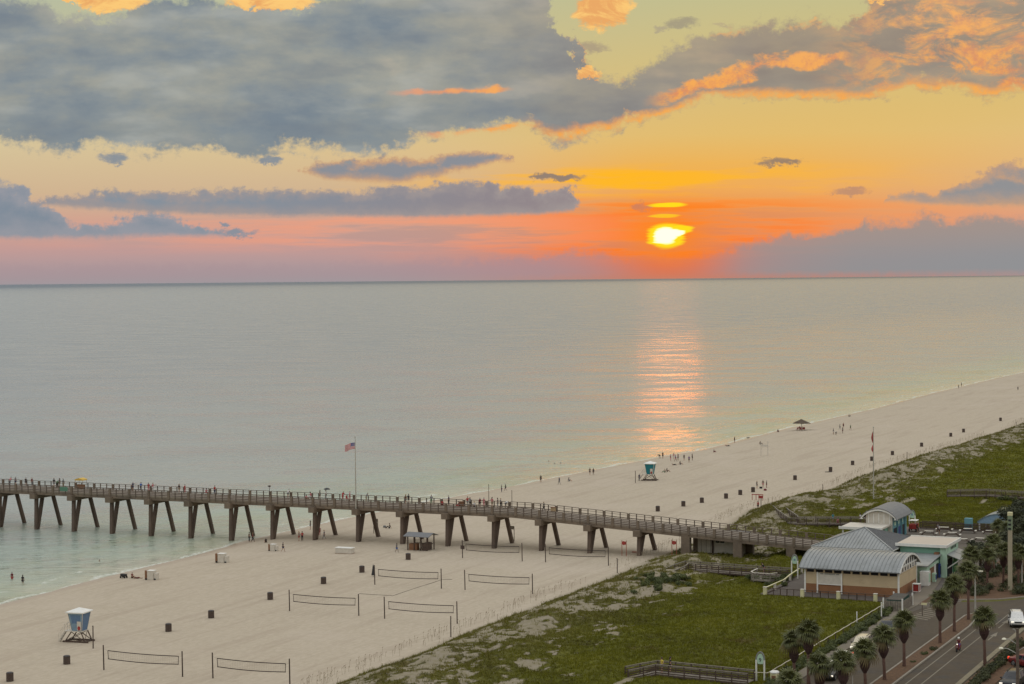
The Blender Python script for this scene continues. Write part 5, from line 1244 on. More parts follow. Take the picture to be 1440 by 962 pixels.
q_(MB(QO).span(-91.4, -84.3, 323.2, 329.7, 5.55, 5.85), 'canopy', 'off_white'); q_(MB(QO).span(-91.6, -84.1, 323.0, 323.18, 5.5, 5.95), 'canopy_edge', 'white')
for x in (-91.0, -88.8, -86.6, -84.6): q_(MB(QO).box((x, 323.6, 4.1), (.25, .25, 3.0)), 'column', 'white')
q_(MB(QO).span(-90.8, -84.8, 327.2, 329.5, 2.6, 5.5), 'recess', 'mint_wall')
q_(MB(QO).span(-86.6, -85.2, 327.1, 327.19, 3.1, 5.3), 'doorway', 'dark')
for k, (y0, y1, m) in enumerate(((330.3, 332.3, 'dark'), (333.0, 335.0, 'blue_box'), (335.9, 337.6, 'dark'))): q_(MB(QO).span(ax1-.31, ax1-.22, y0, y1, 3.1, 5.0), 'doorway', m)
for y in (332.6, 335.4, 338.0): q_(MB(QO).span(ax1-.3, ax1-.1, y-.14, y+.14, 3.0, 6.6), 'pilaster', 'teal_wall')
for k in range(3): q_(MB(QO).span(ax1-.31, ax1-.2, 330.6+2.4*k, 331.6+2.4*k, 5.5, 6.1), 'small_window', 'mint_pale')

# blue roofed pavilion beyond the lot
bp = empty('pavilion', (-69.8, 351, 3.0), 'low pavilion with a pale blue arched roof at the end of the lot', 'pavilion'); o = (-69.8, 351, 3.0)
po = arc(-73.6, -66.0, 4.6, 6.1, 10)
MB(o).extrude(po+[(x, z-.12) for x, z in po][::-1], 348.5, 354.5, 'Y').build('roof', M['teal_wall'] if 0 else mat('pale_blue_roof', (.15, .19, .20), .5, .06, .6), bp)
MB(o).extrude([(x, z-.14) for x, z in po]+[(-66.2, 4.3), (-73.4, 4.3)], 348.62, 348.74, 'Y').build('gable', M['lg_blue'], bp)
for x in (-73.2, -70.9, -68.6, -66.3):
    for y in (348.8, 354.2): MB(o).box((x, y, 3.6), (.25, .25, 1.9)).build('column', M['white'], bp)
MB(o).span(-75.6, -74.3, 347.4, 348.4, 3.0, 5.2).build('kiosk', M['teal_wall'], bp)

# ------------------------------------------------------------------ arched signs
def arch_sign(pa, z, h, w, label, num=None, rz=0.0):
    r = empty('arch_sign', (pa[0], pa[1], z), label, 'sign', 'arched beach access signs', rz)
    for s in (-1, 1): MB().box((s*w/2, 0, (h-.9)/2), (.16, .16, h-.9)).build('post', M['white'], r)
    a0 = [(-w/2*math.cos(math.pi*k/14)*1.0, h-.9+.9*math.sin(math.pi*k/14)) for k in range(15)]
    b = MB()
    for (xa, za), (xb, zb) in zip(a0[:-1], a0[1:]): b.beam((xa, 0, za), (xb, 0, zb), .14, .12, (0, 1, 0))
    b.build('arch', M['metal_roof'], r)
    MB().extrude([(x*.8, (zz-h+.9)*.85+h-.95) for x, zz in a0]+[(w*.3, h-1.35), (-w*.3, h-1.35)], -.04, .04, 'Y').build('emblem_panel', M['mint_pale'], r)
    if num:
        cu = bpy.data.curves.new('number', 'FONT'); cu.body = num; cu.size = .62; cu.extrude = .012; cu.align_x = 'CENTER'
        tmp = bpy.data.objects.new('tmp', cu); COL.objects.link(tmp); bpy.context.view_layer.update()
        me = bpy.data.meshes.new_from_object(tmp.evaluated_get(bpy.context.evaluated_depsgraph_get())); bpy.data.objects.remove(tmp)
        t_ = link('number', me, None, r); me.materials.clear(); me.materials.append(M['black']); t_.rotation_euler = (math.pi/2, 0, 0); t_.location = (0, -.06, h-1.10)
    else:
        MB().lathe([(.02, -.07), (.17, -.07), (.17, -.05), (.02, -.05)], 12, (0, 0, h-.75), 'Y').build('emblem', M['lg_blue'], r)
arch_sign(((-69.1-68.1)/2, 209.8), 2.85, 3.3, .95, 'pale arched sign with the number 9 over the near boardwalk entrance', '9')
arch_sign((-87.0, 282.8), 3.0, 3.6, .95, 'pale arched sign at the plaza corner left of the barrel roof')
arch_sign((-84.0, 343.5), 3.0, 3.7, 1.0, 'pale arched sign behind the bath house, beside the lot')

# ------------------------------------------------------------------ boardwalks and fences
def run(pts, d):
    out = [Vector(pts[0])]
    for a, b_ in zip(pts[:-1], pts[1:]):
        a = Vector(a); b_ = Vector(b_); n = max(1, round((b_-a).length/d))
        out += [a.lerp(b_, k/n) for k in range(1, n+1)]
    return out
def boardwalk(name, pts, w, label, m='grey_wood', rm='dark_wood', rail=1.1, boards=4, step=1.9):
    """pts: centre line (x, y, deck z); planked deck, posts and rails on both sides"""
    r = empty(name, pts[0], label, 'boardwalk', 'timber boardwalks over the dune'); o = r.location.copy()
    P = run(pts, step); L = []
    for i, p in enumerate(P):
        d = (P[min(i+1, len(P)-1)]-P[max(i-1, 0)]); s = Vector((-d.y, d.x, 0)).normalized()*(w/2); L.append((p, s))
    b = MB(o)
    for (p, s), (q, t_) in zip(L[:-1], L[1:]):
        n = max(1, int((q-p).length/.2))
        for k in range(n):
            u0, u1 = (k+.05)/n, (k+.95)/n; A = p.lerp(q, u0); B = p.lerp(q, u1); sa = s.lerp(t_, u0); sb_ = s.lerp(t_, u1); z = Vector((0, 0, .05))
            b.add([A-sa-z, B-sb_-z, B+sb_-z, A+sa-z, A-sa, B-sb_, B+sb_, A+sa], [(0, 1, 2, 3), (7, 6, 5, 4), (0, 4, 5, 1), (1, 5, 6, 2), (2, 6, 7, 3), (3, 7, 4, 0)])
    dk = b.build('deck_planks', M[m], r); dk['kind'] = 'stuff'
    for sg in (-1, 1):
        for p, s in L:
            q = p+s*sg; MB(o).beam((q.x, q.y, min(gz(q.x, q.y), q.z)-.4), (q.x, q.y, q.z+rail), .12).build('post', M[rm], r)
        for (p, s), (q, t_) in zip(L[:-1], L[1:]):
            A = p+s*sg; B = q+t_*sg; up = Vector((0, 0, rail))
            MB(o).beam(A+up, B+up, .16, .05).build('top_rail', M[m], r)
            MB(o).beam(A-Vector((0, 0, .14)), B-Vector((0, 0, .14)), .05, .2).build('joist', M[rm], r)
            for k in range(boards): MB(o).beam(A+up*((k+.5)/boards), B+up*((k+.5)/boards), .03, .12).build('rail_board', M[rm if k < 3 else m], r)
    return r
boardwalk('boardwalk', [(-88.2, 284.2, 3.1), (-91.8, 284.2, 3.1), (-104.8, 284.4, 3.25), (-106.2, 279.5, 2.5)], 2.1, 'dark railed boardwalk crossing the dune in front of the ramp, nearest the pier')
boardwalk('boardwalk', [(-69.2, 208.3, 3.05), (-80.6, 208.6, 3.2), (-83.6, 206.8, 2.6)], 2.2, 'railed boardwalk at the bottom edge leading to the arched sign')
boardwalk('boardwalk', [(-88, 351, 3.2), (-96.7, 349.0, 3.2), (-106.0, 344.4, 3.3), (-112.0, 356.5, 3.2), (-118.5, 372.5, 2.4)], 2.1, 'long boardwalk bending out through the dune behind the ramp')
boardwalk('boardwalk', [(-60, 401, 3.4), (-76, 400.5, 3.4), (-83, 403.5, 3.3), (-91, 402, 3.0)], 2.2, 'far boardwalk in the dune grass near the right edge', step=3)
boardwalk('boardwalk', [(-62.5, 347.6, 3.1), (-83.5, 348.2, 3.1)], 1.6, 'brown railed walkway along the far side of the lot', m='brown' if 0 else 'dark_wood', step=3)
# end of the ramp, a small overlook, the cream post fence
boardwalk('boardwalk', [(XEND, 310.05, DECK+dz(XEND)), (XEND+3, 310.05, DECK+dz(XEND)-.25), (-79.8, 310.05, 3.35)], 6.9, 'foot of the pier ramp running down behind the hip roof', m='deck', step=2.2)
r = empty('overlook', (-91.2, 281.4, 3.0), 'small railed overlook platform with pale rails beside the arched plaza sign', 'platform'); o = r.location
MB(o).prism([(-92.9, 280), (-92.2, 278.9), (-89.6, 278.9), (-88.9, 280), (-88.9, 283.1), (-92.9, 283.1)], 2.9, 3.06).build('deck', M['grey_wood'], r)
hp = [(-92.9, 283.0), (-92.9, 280), (-92.2, 278.9), (-89.6, 278.9), (-88.9, 280)]
for a, b_ in zip(hp[:-1], hp[1:]):
    for z, w in ((4.15, .18), (3.8, .12), (3.5, .12), (3.2, .12)): MB(o).beam((*a, z), (*b_, z), .05 if w < .15 else .2, w if w < .15 else .06).build('rail_board' if w < .15 else 'top_rail', M['grey_wood' if w < .15 else 'off_white'], r)
for q in hp: MB(o).box((*q, 3.3), (.14, .14, 1.75)).build('post', M['grey_wood'], r)
fe = empty('fence', (-86.5, 266.9, 2.9), 'fence of cream posts and dark rails round the barrel roofed building', 'fence'); o = fe.location
fp_ = [(-86.5, 266.9), (-81.0, 266.9), (-75.75, 266.9), (-70.45, 266.9)]
for q in fp_: MB(o).box((*q, 3.25), (.48, .48, 1.6)).build('cream_post', M['cream'], fe, bevel=.02); 
for q in fp_: MB(o).box((*q, 4.08), (.56, .56, .07)).build('cap', M['off_white'], fe)
allp = fp_+[(-67.9, 266.9)]
for a, b_ in zip(allp[:-1], allp[1:]):
    MB(o).beam((a[0]+.25, a[1], 3.98), (b_[0]-.25, b_[1], 3.98), .16, .07).build('top_rail', M['dark_wood'], fe)
    MB(o).beam((a[0]+.25, a[1], 3.0), (b_[0]-.25, b_[1], 3.0), .06, .14).build('bottom_rail', M['dark_wood'], fe)
    n = int((b_[0]-a[0]-.5)/1.25)
    for k in range(1, n+1): MB(o).box((a[0]+.25+(b_[0]-a[0]-.5)*k/(n+1), a[1], 3.45), (.1, .1, 1.1)).build('post', M['dark_wood'], fe)
    m_ = int((b_[0]-a[0]-.5)/.16)
    bb = MB(o)
    for k in range(1, m_): bb.box((a[0]+.25+(b_[0]-a[0]-.5)*k/m_, a[1]+.02, 3.48), (.03, .03, .95))
    pk = bb.build('picket', M['dark_wood'], fe); pk['kind'] = 'stuff'
sp_ = [(-86.5, 266.9), (-86.4, 271.2), (-86.3, 275.4), (-86.9, 280.2), (-87.6, 288.5)]
for a, b_ in zip(sp_[:-1], sp_[1:]):
    MB(o).beam((*a, 3.98), (*b_, 3.98), .2, .08).build('top_rail', M['cream'], fe); MB(o).beam((*a, 3.1), (*b_, 3.1), .06, .12).build('bottom_rail', M['dark_wood'], fe)
    MB(o).box((*b_, 3.4), (.3, .3, 1.2)).build('cream_post', M['off_white'], fe)
# white rope along the dune reserve
rp = empty('rope_fence', (-67.5, 209.7, 3), 'long white rope fence between the dune reserve and the road strip', 'fence'); o = rp.location
R0 = [(-67.6+.012*k*1.0, 209.3+3.4*k) for k in range(17)]
for i, (x, y) in enumerate(R0):
    z = gz(x, y); MB(o).tube([(x, y, z-.3), (x, y, 3.95)], .06, 6).build('post', M['dark_wood'], rp)
    if i: x_, y_ = R0[i-1]; MB(o).tube([(x_, y_, 3.95), ((x+x_)/2, (y+y_)/2, 3.90), (x, y, 3.95)], .045, 6).build('rope', M['rope'], rp)
MB(o).tube([(-67.6, 209.3, 3.95), (-69.0, 208.9, 4.0)], .04, 6).build('rope', M['rope'], rp)
for px, py, h, lab in ((1205, 876, 1.4, 'short white marker pipe in the grass by the rope'), (1239.5, 871, 2.2, 'taller white marker pipe beside the rope near the enclosure')):
    p = at(px, py); r = empty('marker_pipe', p, lab, 'post', 'white marker pipes'); MB().tube([(0, 0, -.3), (0, 0, h)], .07, 8).build('pipe', M['white'], r); MB().lathe([(.08, h-.02), (.08, h+.05), (.03, h+.09)], 8).build('cap', M['white'], r)
# bin enclosure
de = empty('bin_enclosure', (-66.4, 262.5, 3.0), 'grey fenced enclosure with a green waste container at the end of the rope', 'enclosure'); o = de.location
for x0, y0, x1, y1 in ((-67.5, 259.8, -64.9, 259.8), (-64.9, 259.8, -64.9, 265.4), (-67.5, 259.8, -67.5, 265.4)):
    n = int(max(abs(x1-x0), abs(y1-y0))/.3)
    for k in range(n):
        a = Vector((x0, y0, 0)).lerp(Vector((x1, y1, 0)), k/n+.01); b_ = Vector((x0, y0, 0)).lerp(Vector((x1, y1, 0)), (k+1)/n-.01)
        MB(o).beam((a.x, a.y, 3.75), (b_.x, b_.y, 3.75), .05, 1.35).build('board', M['off_white' if 0 else 'grey_wood'], de)
for q in ((-67.5, 259.8), (-64.9, 259.8), (-64.9, 265.4), (-67.5, 265.4)): MB(o).box((*q, 3.85), (.18, .18, 1.85)).build('post', M['white'], de)
wc = empty('waste_container', (-66.2, 262.6, 3.05), 'dark green waste container with black lids inside the grey enclosure', 'container')
MB().add([(-.95, -2.2, .15), (.95, -2.2, .15), (.95, 2.2, .15), (-.95, 2.2, .15), (-1.05, -2.3, 1.35), (1.05, -2.3, 1.35), (1.05, 2.3, 1.6), (-1.05, 2.3, 1.6)], [(3, 2, 1, 0), (4, 5, 6, 7), (0, 1, 5, 4), (1, 2, 6, 5), (2, 3, 7, 6), (3, 0, 4, 7)]).build('body', mat('dark_green_steel', (.012, .05, .035), .6, .1, 2), wc)
for s in (-1, 1): MB().add([(-1.0, s*1.1-1.05, 1.44+.055*s), (1.0, s*1.1-1.05, 1.44+.055*s), (1.0, s*1.1+1.05, 1.56+.055*s), (-1.0, s*1.1+1.05, 1.56+.055*s), (-1.0, s*1.1-1.05, 1.5+.055*s), (1.0, s*1.1-1.05, 1.5+.055*s), (1.0, s*1.1+1.05, 1.62+.055*s), (-1.0, s*1.1+1.05, 1.62+.055*s)], [(3, 2, 1, 0), (4, 5, 6, 7), (0, 1, 5, 4), (1, 2, 6, 5), (2, 3, 7, 6), (3, 0, 4, 7)]).build('lid', M['black'], wc)
# cream litter housing at the bottom edge
p = at(1089.5, 960, 3.1); r = empty('litter_housing', p, 'cream square litter housing with white domed top at the bottom edge', 'bin')
MB().box((0, 0, .55), (.8, .8, 1.1)).build('body', M['cream'], r, bevel=.04); MB().box((0, -.41, .55), (.5, .03, .6)).build('door', M['brown'], r); MB().lathe([(.52, 1.1), (.55, 1.2), (.42, 1.32), (.1, 1.36)], 14).build('top', M['white'], r)

# ------------------------------------------------------------------ poles, lamps, signs by the road
def lamp_post(px, py, h, label, arm=.9, m='metal', rz=0):
    p = at(px, py, 3.1); r = empty('street_lamp', p, label, 'street lamp', 'street lamps by the beach road', rz)
    MB().tube([(0, 0, -.1), (0, 0, h)], [.13, .08], 8).build('pole', M[m], r); MB().tube([(0, 0, h-.3), (arm*.5, 0, h), (arm, 0, h+.05)], .045, 6).build('arm', M[m], r)
    hd = MB().box((arm+.1, 0, h+.06), (.85, .34, .14)).build('lamp_head', M['street_lamp'], r, bevel=.04); MB().box((arm+.1, 0, h-.03), (.6, .24, .04)).build('lens', M['white'], hd)
lamp_post(1371.5, 862, 5.6, 'slim street lamp at the kerb beside the tip of the median', .5)
lamp_post(1437, 822, 5.5, 'street lamp at the right edge in the planted bed', .3)
p = at(1420.5, 830, 3.1); r = empty('beacon_pole', p, 'tall thick beige pole with a green top section rising from the planted bed', 'pole')
MB().box((0, 0, 5.0), (.55, .55, 10.1)).build('shaft', mat('beige_pole', (.36, .31, .21), .7, .1, 1.2), r, bevel=.03)
MB().box((0, 0, 9.75), (.60, .60, 2.2)).build('green_section', mat('faded_green', (.20, .25, .15), .7, .1, 2), r, bevel=.02); MB().box((0, 0, 11.0), (.66, .66, .5)).build('top', M['cream'], r, bevel=.02)
for z in (8.9, 9.5, 10.1): MB().box((0, -.34, z), (.4, .03, .28)).build('mark', M['black'], r)
p = at(1431, 992, 3.1); ppm = F_PX/math.hypot(p.x, p.y); r = empty('utility_pole', p, 'wooden utility pole with lamp arms at the lower right edge', 'pole'); H_ = (992-886)/ppm
MB().tube([(0, 0, -.2), (0, 0, H_)], [.2, .15], 8).build('shaft', M['rail_wood'], r)
for z, x in ((H_-1.2, -1.4), (H_-2.2, -1.7), (H_-1.9, 1.3), (H_-.1, -.5)): MB().tube([(0, 0, z-.5), (x*.6, 0, z), (x, 0, z)], .04, 6).build('arm', M['metal'], r)
for z, x in ((H_-1.2, -1.4), (H_-2.2, -1.7), (H_-1.9, 1.3)): MB().lathe([(.08, z-.12), (.26, z-.06), (.20, z+.06), (.05, z+.12)], 10, (x, 0, 0)).build('lamp_head', M['street_lamp'], r)
p = at(1199, 975, 3.1); r = empty('sign_post', p, 'thin grey post between the palms at the bottom edge', 'post'); MB().tube([(0, 0, 0), (0, 0, 3.3)], .05, 8).build('post', M['metal'], r); MB().box((0, -.04, 3.2), (.3, .04, .35)).build('plate', M['grey_roof'], r)
p = at(1297, 866, 3.1); r = empty('road_sign', p, 'small pale sign board on a short post at the crosswalk', 'sign'); MB().box((0, 0, .8), (.1, .1, 1.7)).build('post', M['rail_wood'], r); MB().box((.25, -.03, 1.6), (.75, .06, .28)).build('board', M['cream'], r)
p = at(1412, 738, 4.0); r = empty('roof_sign', (p.x, p.y, 3.0), 'small cream sign on a post beside the top of the beige pole', 'sign'); MB().box((0, 0, 2), (.14, .14, 4.2)).build('post', M['cream'], r); MB().box((0, -.1, 3.8), (1.0, .06, .6)).build('board', M['cream'], r)

# picnic tables on the lot
pt0 = empty('picnic_table', (0, 0, 0), 'x', 'picnic table', 'white picnic tables on the grey lot')
MB().box((0, 0, .78), (1.5, .75, .06)).build('table_top', M['off_white'], pt0, bevel=.02)
for s in (-1, 1):
    MB().box((s*1.35, 0, .46), (.34, 1.3, .05)).build('bench', M['off_white'], pt0)
    for q in (-1, 1): MB().beam((s*.5, q*.35, .75), (s*1.3, q*.5, 0), .09).build('leg', M['dark_wood'], pt0)
MB().box((0, 0, .40), (2.5, .1, .1)).build('cross_beam', M['dark_wood'], pt0)
for i, (px, py, lab) in enumerate(((1306, 753, 'nearest left, just above the white roof'), (1328, 747.5, 'beside the standing couple'), (1339, 755, 'just above the right end of the white roof'), (1361, 749.5, 'left of the pavilion'), (1391, 751, 'smallest, beside the palm trunks'), (1354, 764, 'right of the white roof corner'), (1378, 763, 'half hidden behind the palms'))):
    p = at(px, py, 3.07); lab = 'white picnic table on the grey lot, ' + lab
    if i == 0: pt0.location = p; pt0['label'] = lab
    else: copy_tree(pt0, p, rad(rr.choice((0, 4, -5, 8))), lab, scale=.8 if i == 4 else 1)
p = at(1285, 747, 3.07); r = empty('parked_cart', p, 'white topped red cart parked beside the bath house', 'cart'); MB().box((0, 0, .9), (1.3, 2.2, .9)).build('body', M['red'], r, bevel=.12)
MB().box((0, 0, 1.95), (1.4, 2.0, .12)).build('canopy', M['white'], r, bevel=.05)
for sx_ in (-.6, .6):
    for sy_ in (-.85, .85): MB().beam((sx_, sy_, 1.3), (sx_, sy_, 1.9), .06).build('canopy_post', M['white'], r); MB().lathe([(.1, -.08), (.28, -.08), (.28, .08), (.1, .08)], 12, (sx_, sy_, .29), 'X').build('wheel', M['tyre'], r)

# ------------------------------------------------------------------ cars
def car(kind, loc, rz, paint, label, group):
    L, Wd, Hh = {'suv': (4.8, 1.95, 1.78), 'pickup': (5.6, 2.0, 1.85), 'sedan': (4.7, 1.85, 1.45)}[kind]
    r = empty('parked_car' if group.startswith('cars p') else 'car', loc, label, 'car', group, rz)
    hw = Wd/2; belt = .98 if kind != 'sedan' else .90
    # stations front (-y) to rear: y, low z, belt z, top z, half width at belt, half width at top
    if kind == 'suv': ST = [(-.5, .42, .72, .74, .78, .62), (-.46, .30, .86, .90, .93, .80), (-.30, .26, 1.0, 1.06, 1.0, .86), (-.21, .26, 1.04, 1.12, 1.0, .84), (-.08, .26, 1.06, 1.66, 1.0, .74), (.05, .26, 1.07, Hh, 1.0, .72), (.30, .26, 1.08, Hh, 1.0, .72), (.44, .28, 1.08, Hh-.06, .98, .70), (.485, .36, 1.05, 1.20, .95, .80), (.5, .45, .95, 1.0, .88, .72)]
    elif kind == 'pickup': ST = [(-.5, .45, .80, .84, .80, .66), (-.46, .34, .98, 1.04, .95, .82), (-.30, .30, 1.08, 1.14, 1.0, .86), (-.23, .30, 1.10, 1.18, 1.0, .84), (-.12, .30, 1.12, 1.72, 1.0, .74), (.0, .30, 1.12, Hh, 1.0, .72), (.10, .30, 1.12, Hh-.02, 1.0, .72), (.13, .30, 1.12, 1.16, 1.0, .90), (.48, .32, 1.12, 1.15, .99, .90), (.5, .42, 1.05, 1.08, .95, .86)]
    else: ST = [(-.5, .38, .60, .62, .76, .60), (-.46, .26, .72, .76, .92, .80), (-.26, .22, .86, .92, 1.0, .84), (-.20, .22, .88, .96, 1.0, .82), (-.05, .22, .90, 1.36, 1.0, .70), (.05, .22, .90, Hh, 1.0, .68), (.18, .22, .91, Hh-.03, 1.0, .68), (.34, .24, .92, 1.02, .99, .78), (.47, .28, .90, .96, .93, .78), (.5, .40, .80, .84, .86, .70)]
    def ring(s):
        y, zl, zb, zt, wb, wt = s; y *= L
        q = [(wb*.90*hw, zl), (wb*hw, zl+.14), (wb*1.02*hw, (zl+zb)/2), (wb*hw*.985, zb), (wt*hw*1.0, zt-.06), (wt*hw*.86, zt)]
        return [(x, y, z) for x, z in q] + [(-x, y, z) for x, z in q[::-1]]
    R_ = [ring(s) for s in ST]; n = 12; b = MB(); vs = [p for q in R_ for p in q]; fs = []
    for i in range(len(R_)-1):
        for k in range(n): fs.append((i*n+k, i*n+(k+1) % n, (i+1)*n+(k+1) % n, (i+1)*n+k))
    fs.append(tuple(range(n))); fs.append(tuple(range((len(R_)-1)*n+n-1, (len(R_)-1)*n-1, -1)))
    b.add(vs, fs); o = b.build('body', paint, r, smooth=True)
    bv = o.modifiers.new('bevel', 'BEVEL'); bv.width = .03; bv.segments = 2; bv.limit_method = 'ANGLE'; bv.angle_limit = rad(35)
    def panel(nm, q, m, off=.012, parent=None):
        q = [Vector(v_) for v_ in q]; nn = (q[1]-q[0]).cross(q[3]-q[0]).normalized()
        c = sum(q, Vector())/4
        if nn.dot(c-Vector((0, 0, .9))) < 0: nn = -nn
        return MB().add([v_+nn*off for v_ in q]+[v_-nn*.02 for v_ in q], [(0, 1, 2, 3), (7, 6, 5, 4), (0, 4, 5, 1), (1, 5, 6, 2), (2, 6, 7, 3), (3, 7, 4, 0)]).build(nm, M[m] if isinstance(m, str) else m, parent or r)
    V = Vector
    cab = (3, 7) if kind == 'suv' else ((3, 6) if kind == 'pickup' else (3, 7))
    for sg, a, c in ((1, 3, 4), (-1, 8, 7)):
        for i in range(cab[0], cab[1]):
            q = [V(R_[i][a]), V(R_[i+1][a]), V(R_[i+1][c]), V(R_[i][c])]; cc = sum(q, V())/4
            if (q[3]-q[0]).length < .2 and (q[2]-q[1]).length < .3: continue
            panel('side_window', [cc+(p_-cc)*V((.9, .9, .80)) if 0 else cc+(p_-cc)*.86 for p_ in q], 'glass')
    def across(i, j, nm, f=.86):
        q = [V(R_[i][4]), V(R_[i][7]), V(R_[j][7]), V(R_[j][4])]; cc = sum(q, V())/4; panel(nm, [cc+(p_-cc)*f for p_ in q], 'glass', .03)
    across(3, 5 if kind != 'sedan' else 5, 'windscreen'); across(6 if kind != 'suv' else 7, 7 if kind != 'suv' else 8, 'rear_window')
    fr = L*.5; zf = ST[1][2]
    for s in (-1, 1):
        MB().box((s*hw*.72, -fr*.955, zf-.10), (.36, .14, .17)).build('headlight', M['lamp_white'], r, bevel=.03)
        MB().box((s*hw*.80, fr*.97, ST[-2][2]-.05), (.22, .12, .30)).build('tail_light', M['lamp_red'], r, bevel=.03)
        MB().box((s*(hw+.10), -L*.17, belt+.14), (.20, .12, .15)).build('wing_mirror', M['black'], r, bevel=.03)
        for y in (-L*.31, L*.30):
            zr = .36; wl = MB().lathe([(.18, -.11), (.34, -.11), (.36, -.06), (.36, .06), (.34, .11), (.18, .11)], 18, (s*(hw-.10), y, zr), 'X').build('wheel', M['tyre'], r)
            MB().lathe([(.05, -.02), (.20, -.03), (.22, .03), (.05, .02)], 14, (s*(hw+.02), y, zr), 'X').build('rim', M['rim'], wl)
    MB().box((0, -fr*.985, zf-.14), (hw*.95, .08, .20)).build('grille', M['black'], r, bevel=.02)
    MB().box((0, -fr*.985, .42), (Wd*.84, .12, .16)).build('bumper', M['black'] if kind != 'sedan' else paint, r, bevel=.03); MB().box((0, fr*.985, .50), (Wd*.84, .10, .18)).build('bumper', M['black'] if kind != 'sedan' else paint, r, bevel=.03)
    MB().box((0, fr*1.0, .78), (.36, .03, .14)).build('number_plate', M['off_white'], r)
    if kind == 'suv':
        for s in (-1, 1): MB().beam((s*hw*.62, -.2, Hh+.06), (s*hw*.62, L*.36, Hh+.06), .05).build('roof_rail', M['black'], r)
    return r
def paintm(n, c, metal=.2): return mat(n, c, .28, .04, .5, metal=metal, spec=.6)
WHITE = paintm('white_car_paint', (.62, .60, .56), 0); DARK = paintm('dark_car_paint', (.016, .018, .020)); BEIGE = paintm('beige_car_paint', (.55, .47, .33), 0); BLACKP = paintm('black_car_paint', (.010, .010, .012))
MAROON = paintm('red_car_paint', (.18, .02, .02))
G1 = 'cars parked along the left kerb'
p = at(1430, 879, 3.03); car('suv', p, rad(15), WHITE, 'white suv with lit headlights driving towards the camera at the right edge', 'moving cars')
p = at(1248, 893, 3.03); car('pickup', (p.x-.1, p.y+.5, 3.03), rad(2), DARK, 'dark green grey pickup truck parked at the kerb, farthest of the parked cars', G1)
p = at(1213, 915, 3.03); car('suv', (p.x-.1, p.y, 3.03), rad(2), BEIGE, 'pale beige roofed suv parked behind the dark pickup truck', G1)
p = at(1186, 933, 3.03); car('sedan', (p.x-.2, p.y, 3.03), rad(2), WHITE, 'white saloon car mostly hidden behind the ragged palm crowns', G1)
p = at(1166, 953, 3.03); car('sedan', (p.x+.1, p.y+.2, 3.03), rad(2), BLACKP, 'black saloon car parked nearest the bottom edge under palm crowns', G1)
p = at(1424, 966, 3.03); car('suv', p, rad(-3), BLACKP, 'black suv seen from behind with red tail lights at the lower right', 'cars in the right hand lot')
p = at(1404, 984, 3.03); car('sedan', p, rad(-3), WHITE, 'white car whose roof just shows at the bottom edge', 'cars in the right hand lot')
p = at(1446, 938, 3.03); car('sedan', p, rad(60), MAROON, 'red car cut off by the right edge behind the utility pole', 'cars in the right hand lot')
sheet('side_lot', rect(-43.9, 40, 120, 258), 3.03, 'asphalt', 'asphalt lot right of the hedge')

# ------------------------------------------------------------------ people
SKIN = [mat('skin_light', (.42, .24, .16), .6, .08, 4), mat('skin_tan', (.27, .14, .085), .6, .08, 4), mat('skin_dark', (.10, .05, .032), .6, .08, 4)]
HAIR = [mat('hair_brown', (.03, .016, .010), .7, .2, 6), mat('hair_blond', (.28, .18, .08), .7, .2, 6), mat('hair_black', (.008, .007, .007), .7, .2, 6), mat('hair_grey', (.25, .24, .23), .7, .2, 6)]
CL_ = {n: mat('cloth_'+n, c, .85, .12, 5) for n, c in dict(black=(.012, .012, .014), navy=(.015, .022, .07), red=(.36, .02, .02), pink=(.50, .16, .17), white=(.60, .58, .55), grey=(.17, .17, .17), blue=(.04, .11, .32), maroon=(.13, .015, .02),
        green=(.05, .14, .06), teal=(.03, .20, .24), yellow=(.55, .42, .06), orange=(.50, .14, .03), brown=(.10, .055, .03), khaki=(.26, .20, .12), purple=(.12, .04, .18)).items()}
def skinned(joints, edges, root):
    names = list(joints); me = bpy.data.meshes.new('skel'); me.from_pydata([joints[n][:3] for n in names], [(names.index(a), names.index(b_)) for a, b_ in edges], [])
    o = bpy.data.objects.new('skel', me); COL.objects.link(o); md = o.modifiers.new('s', 'SKIN'); md.use_smooth_shade = True
    for i, n_ in enumerate(names):
        sv = me.skin_vertices[0].data[i]; rr_ = joints[n_][3]; sv.radius = (rr_, rr_) if len(joints[n_]) < 5 else (rr_, joints[n_][4]); sv.use_root = (n_ == root)
    sd_ = o.modifiers.new('sub', 'SUBSURF'); sd_.levels = 1; sd_.render_levels = 1
    bpy.context.view_layer.update(); out = bpy.data.meshes.new_from_object(o.evaluated_get(bpy.context.evaluated_depsgraph_get())); bpy.data.objects.remove(o); bpy.data.meshes.remove(me); return out
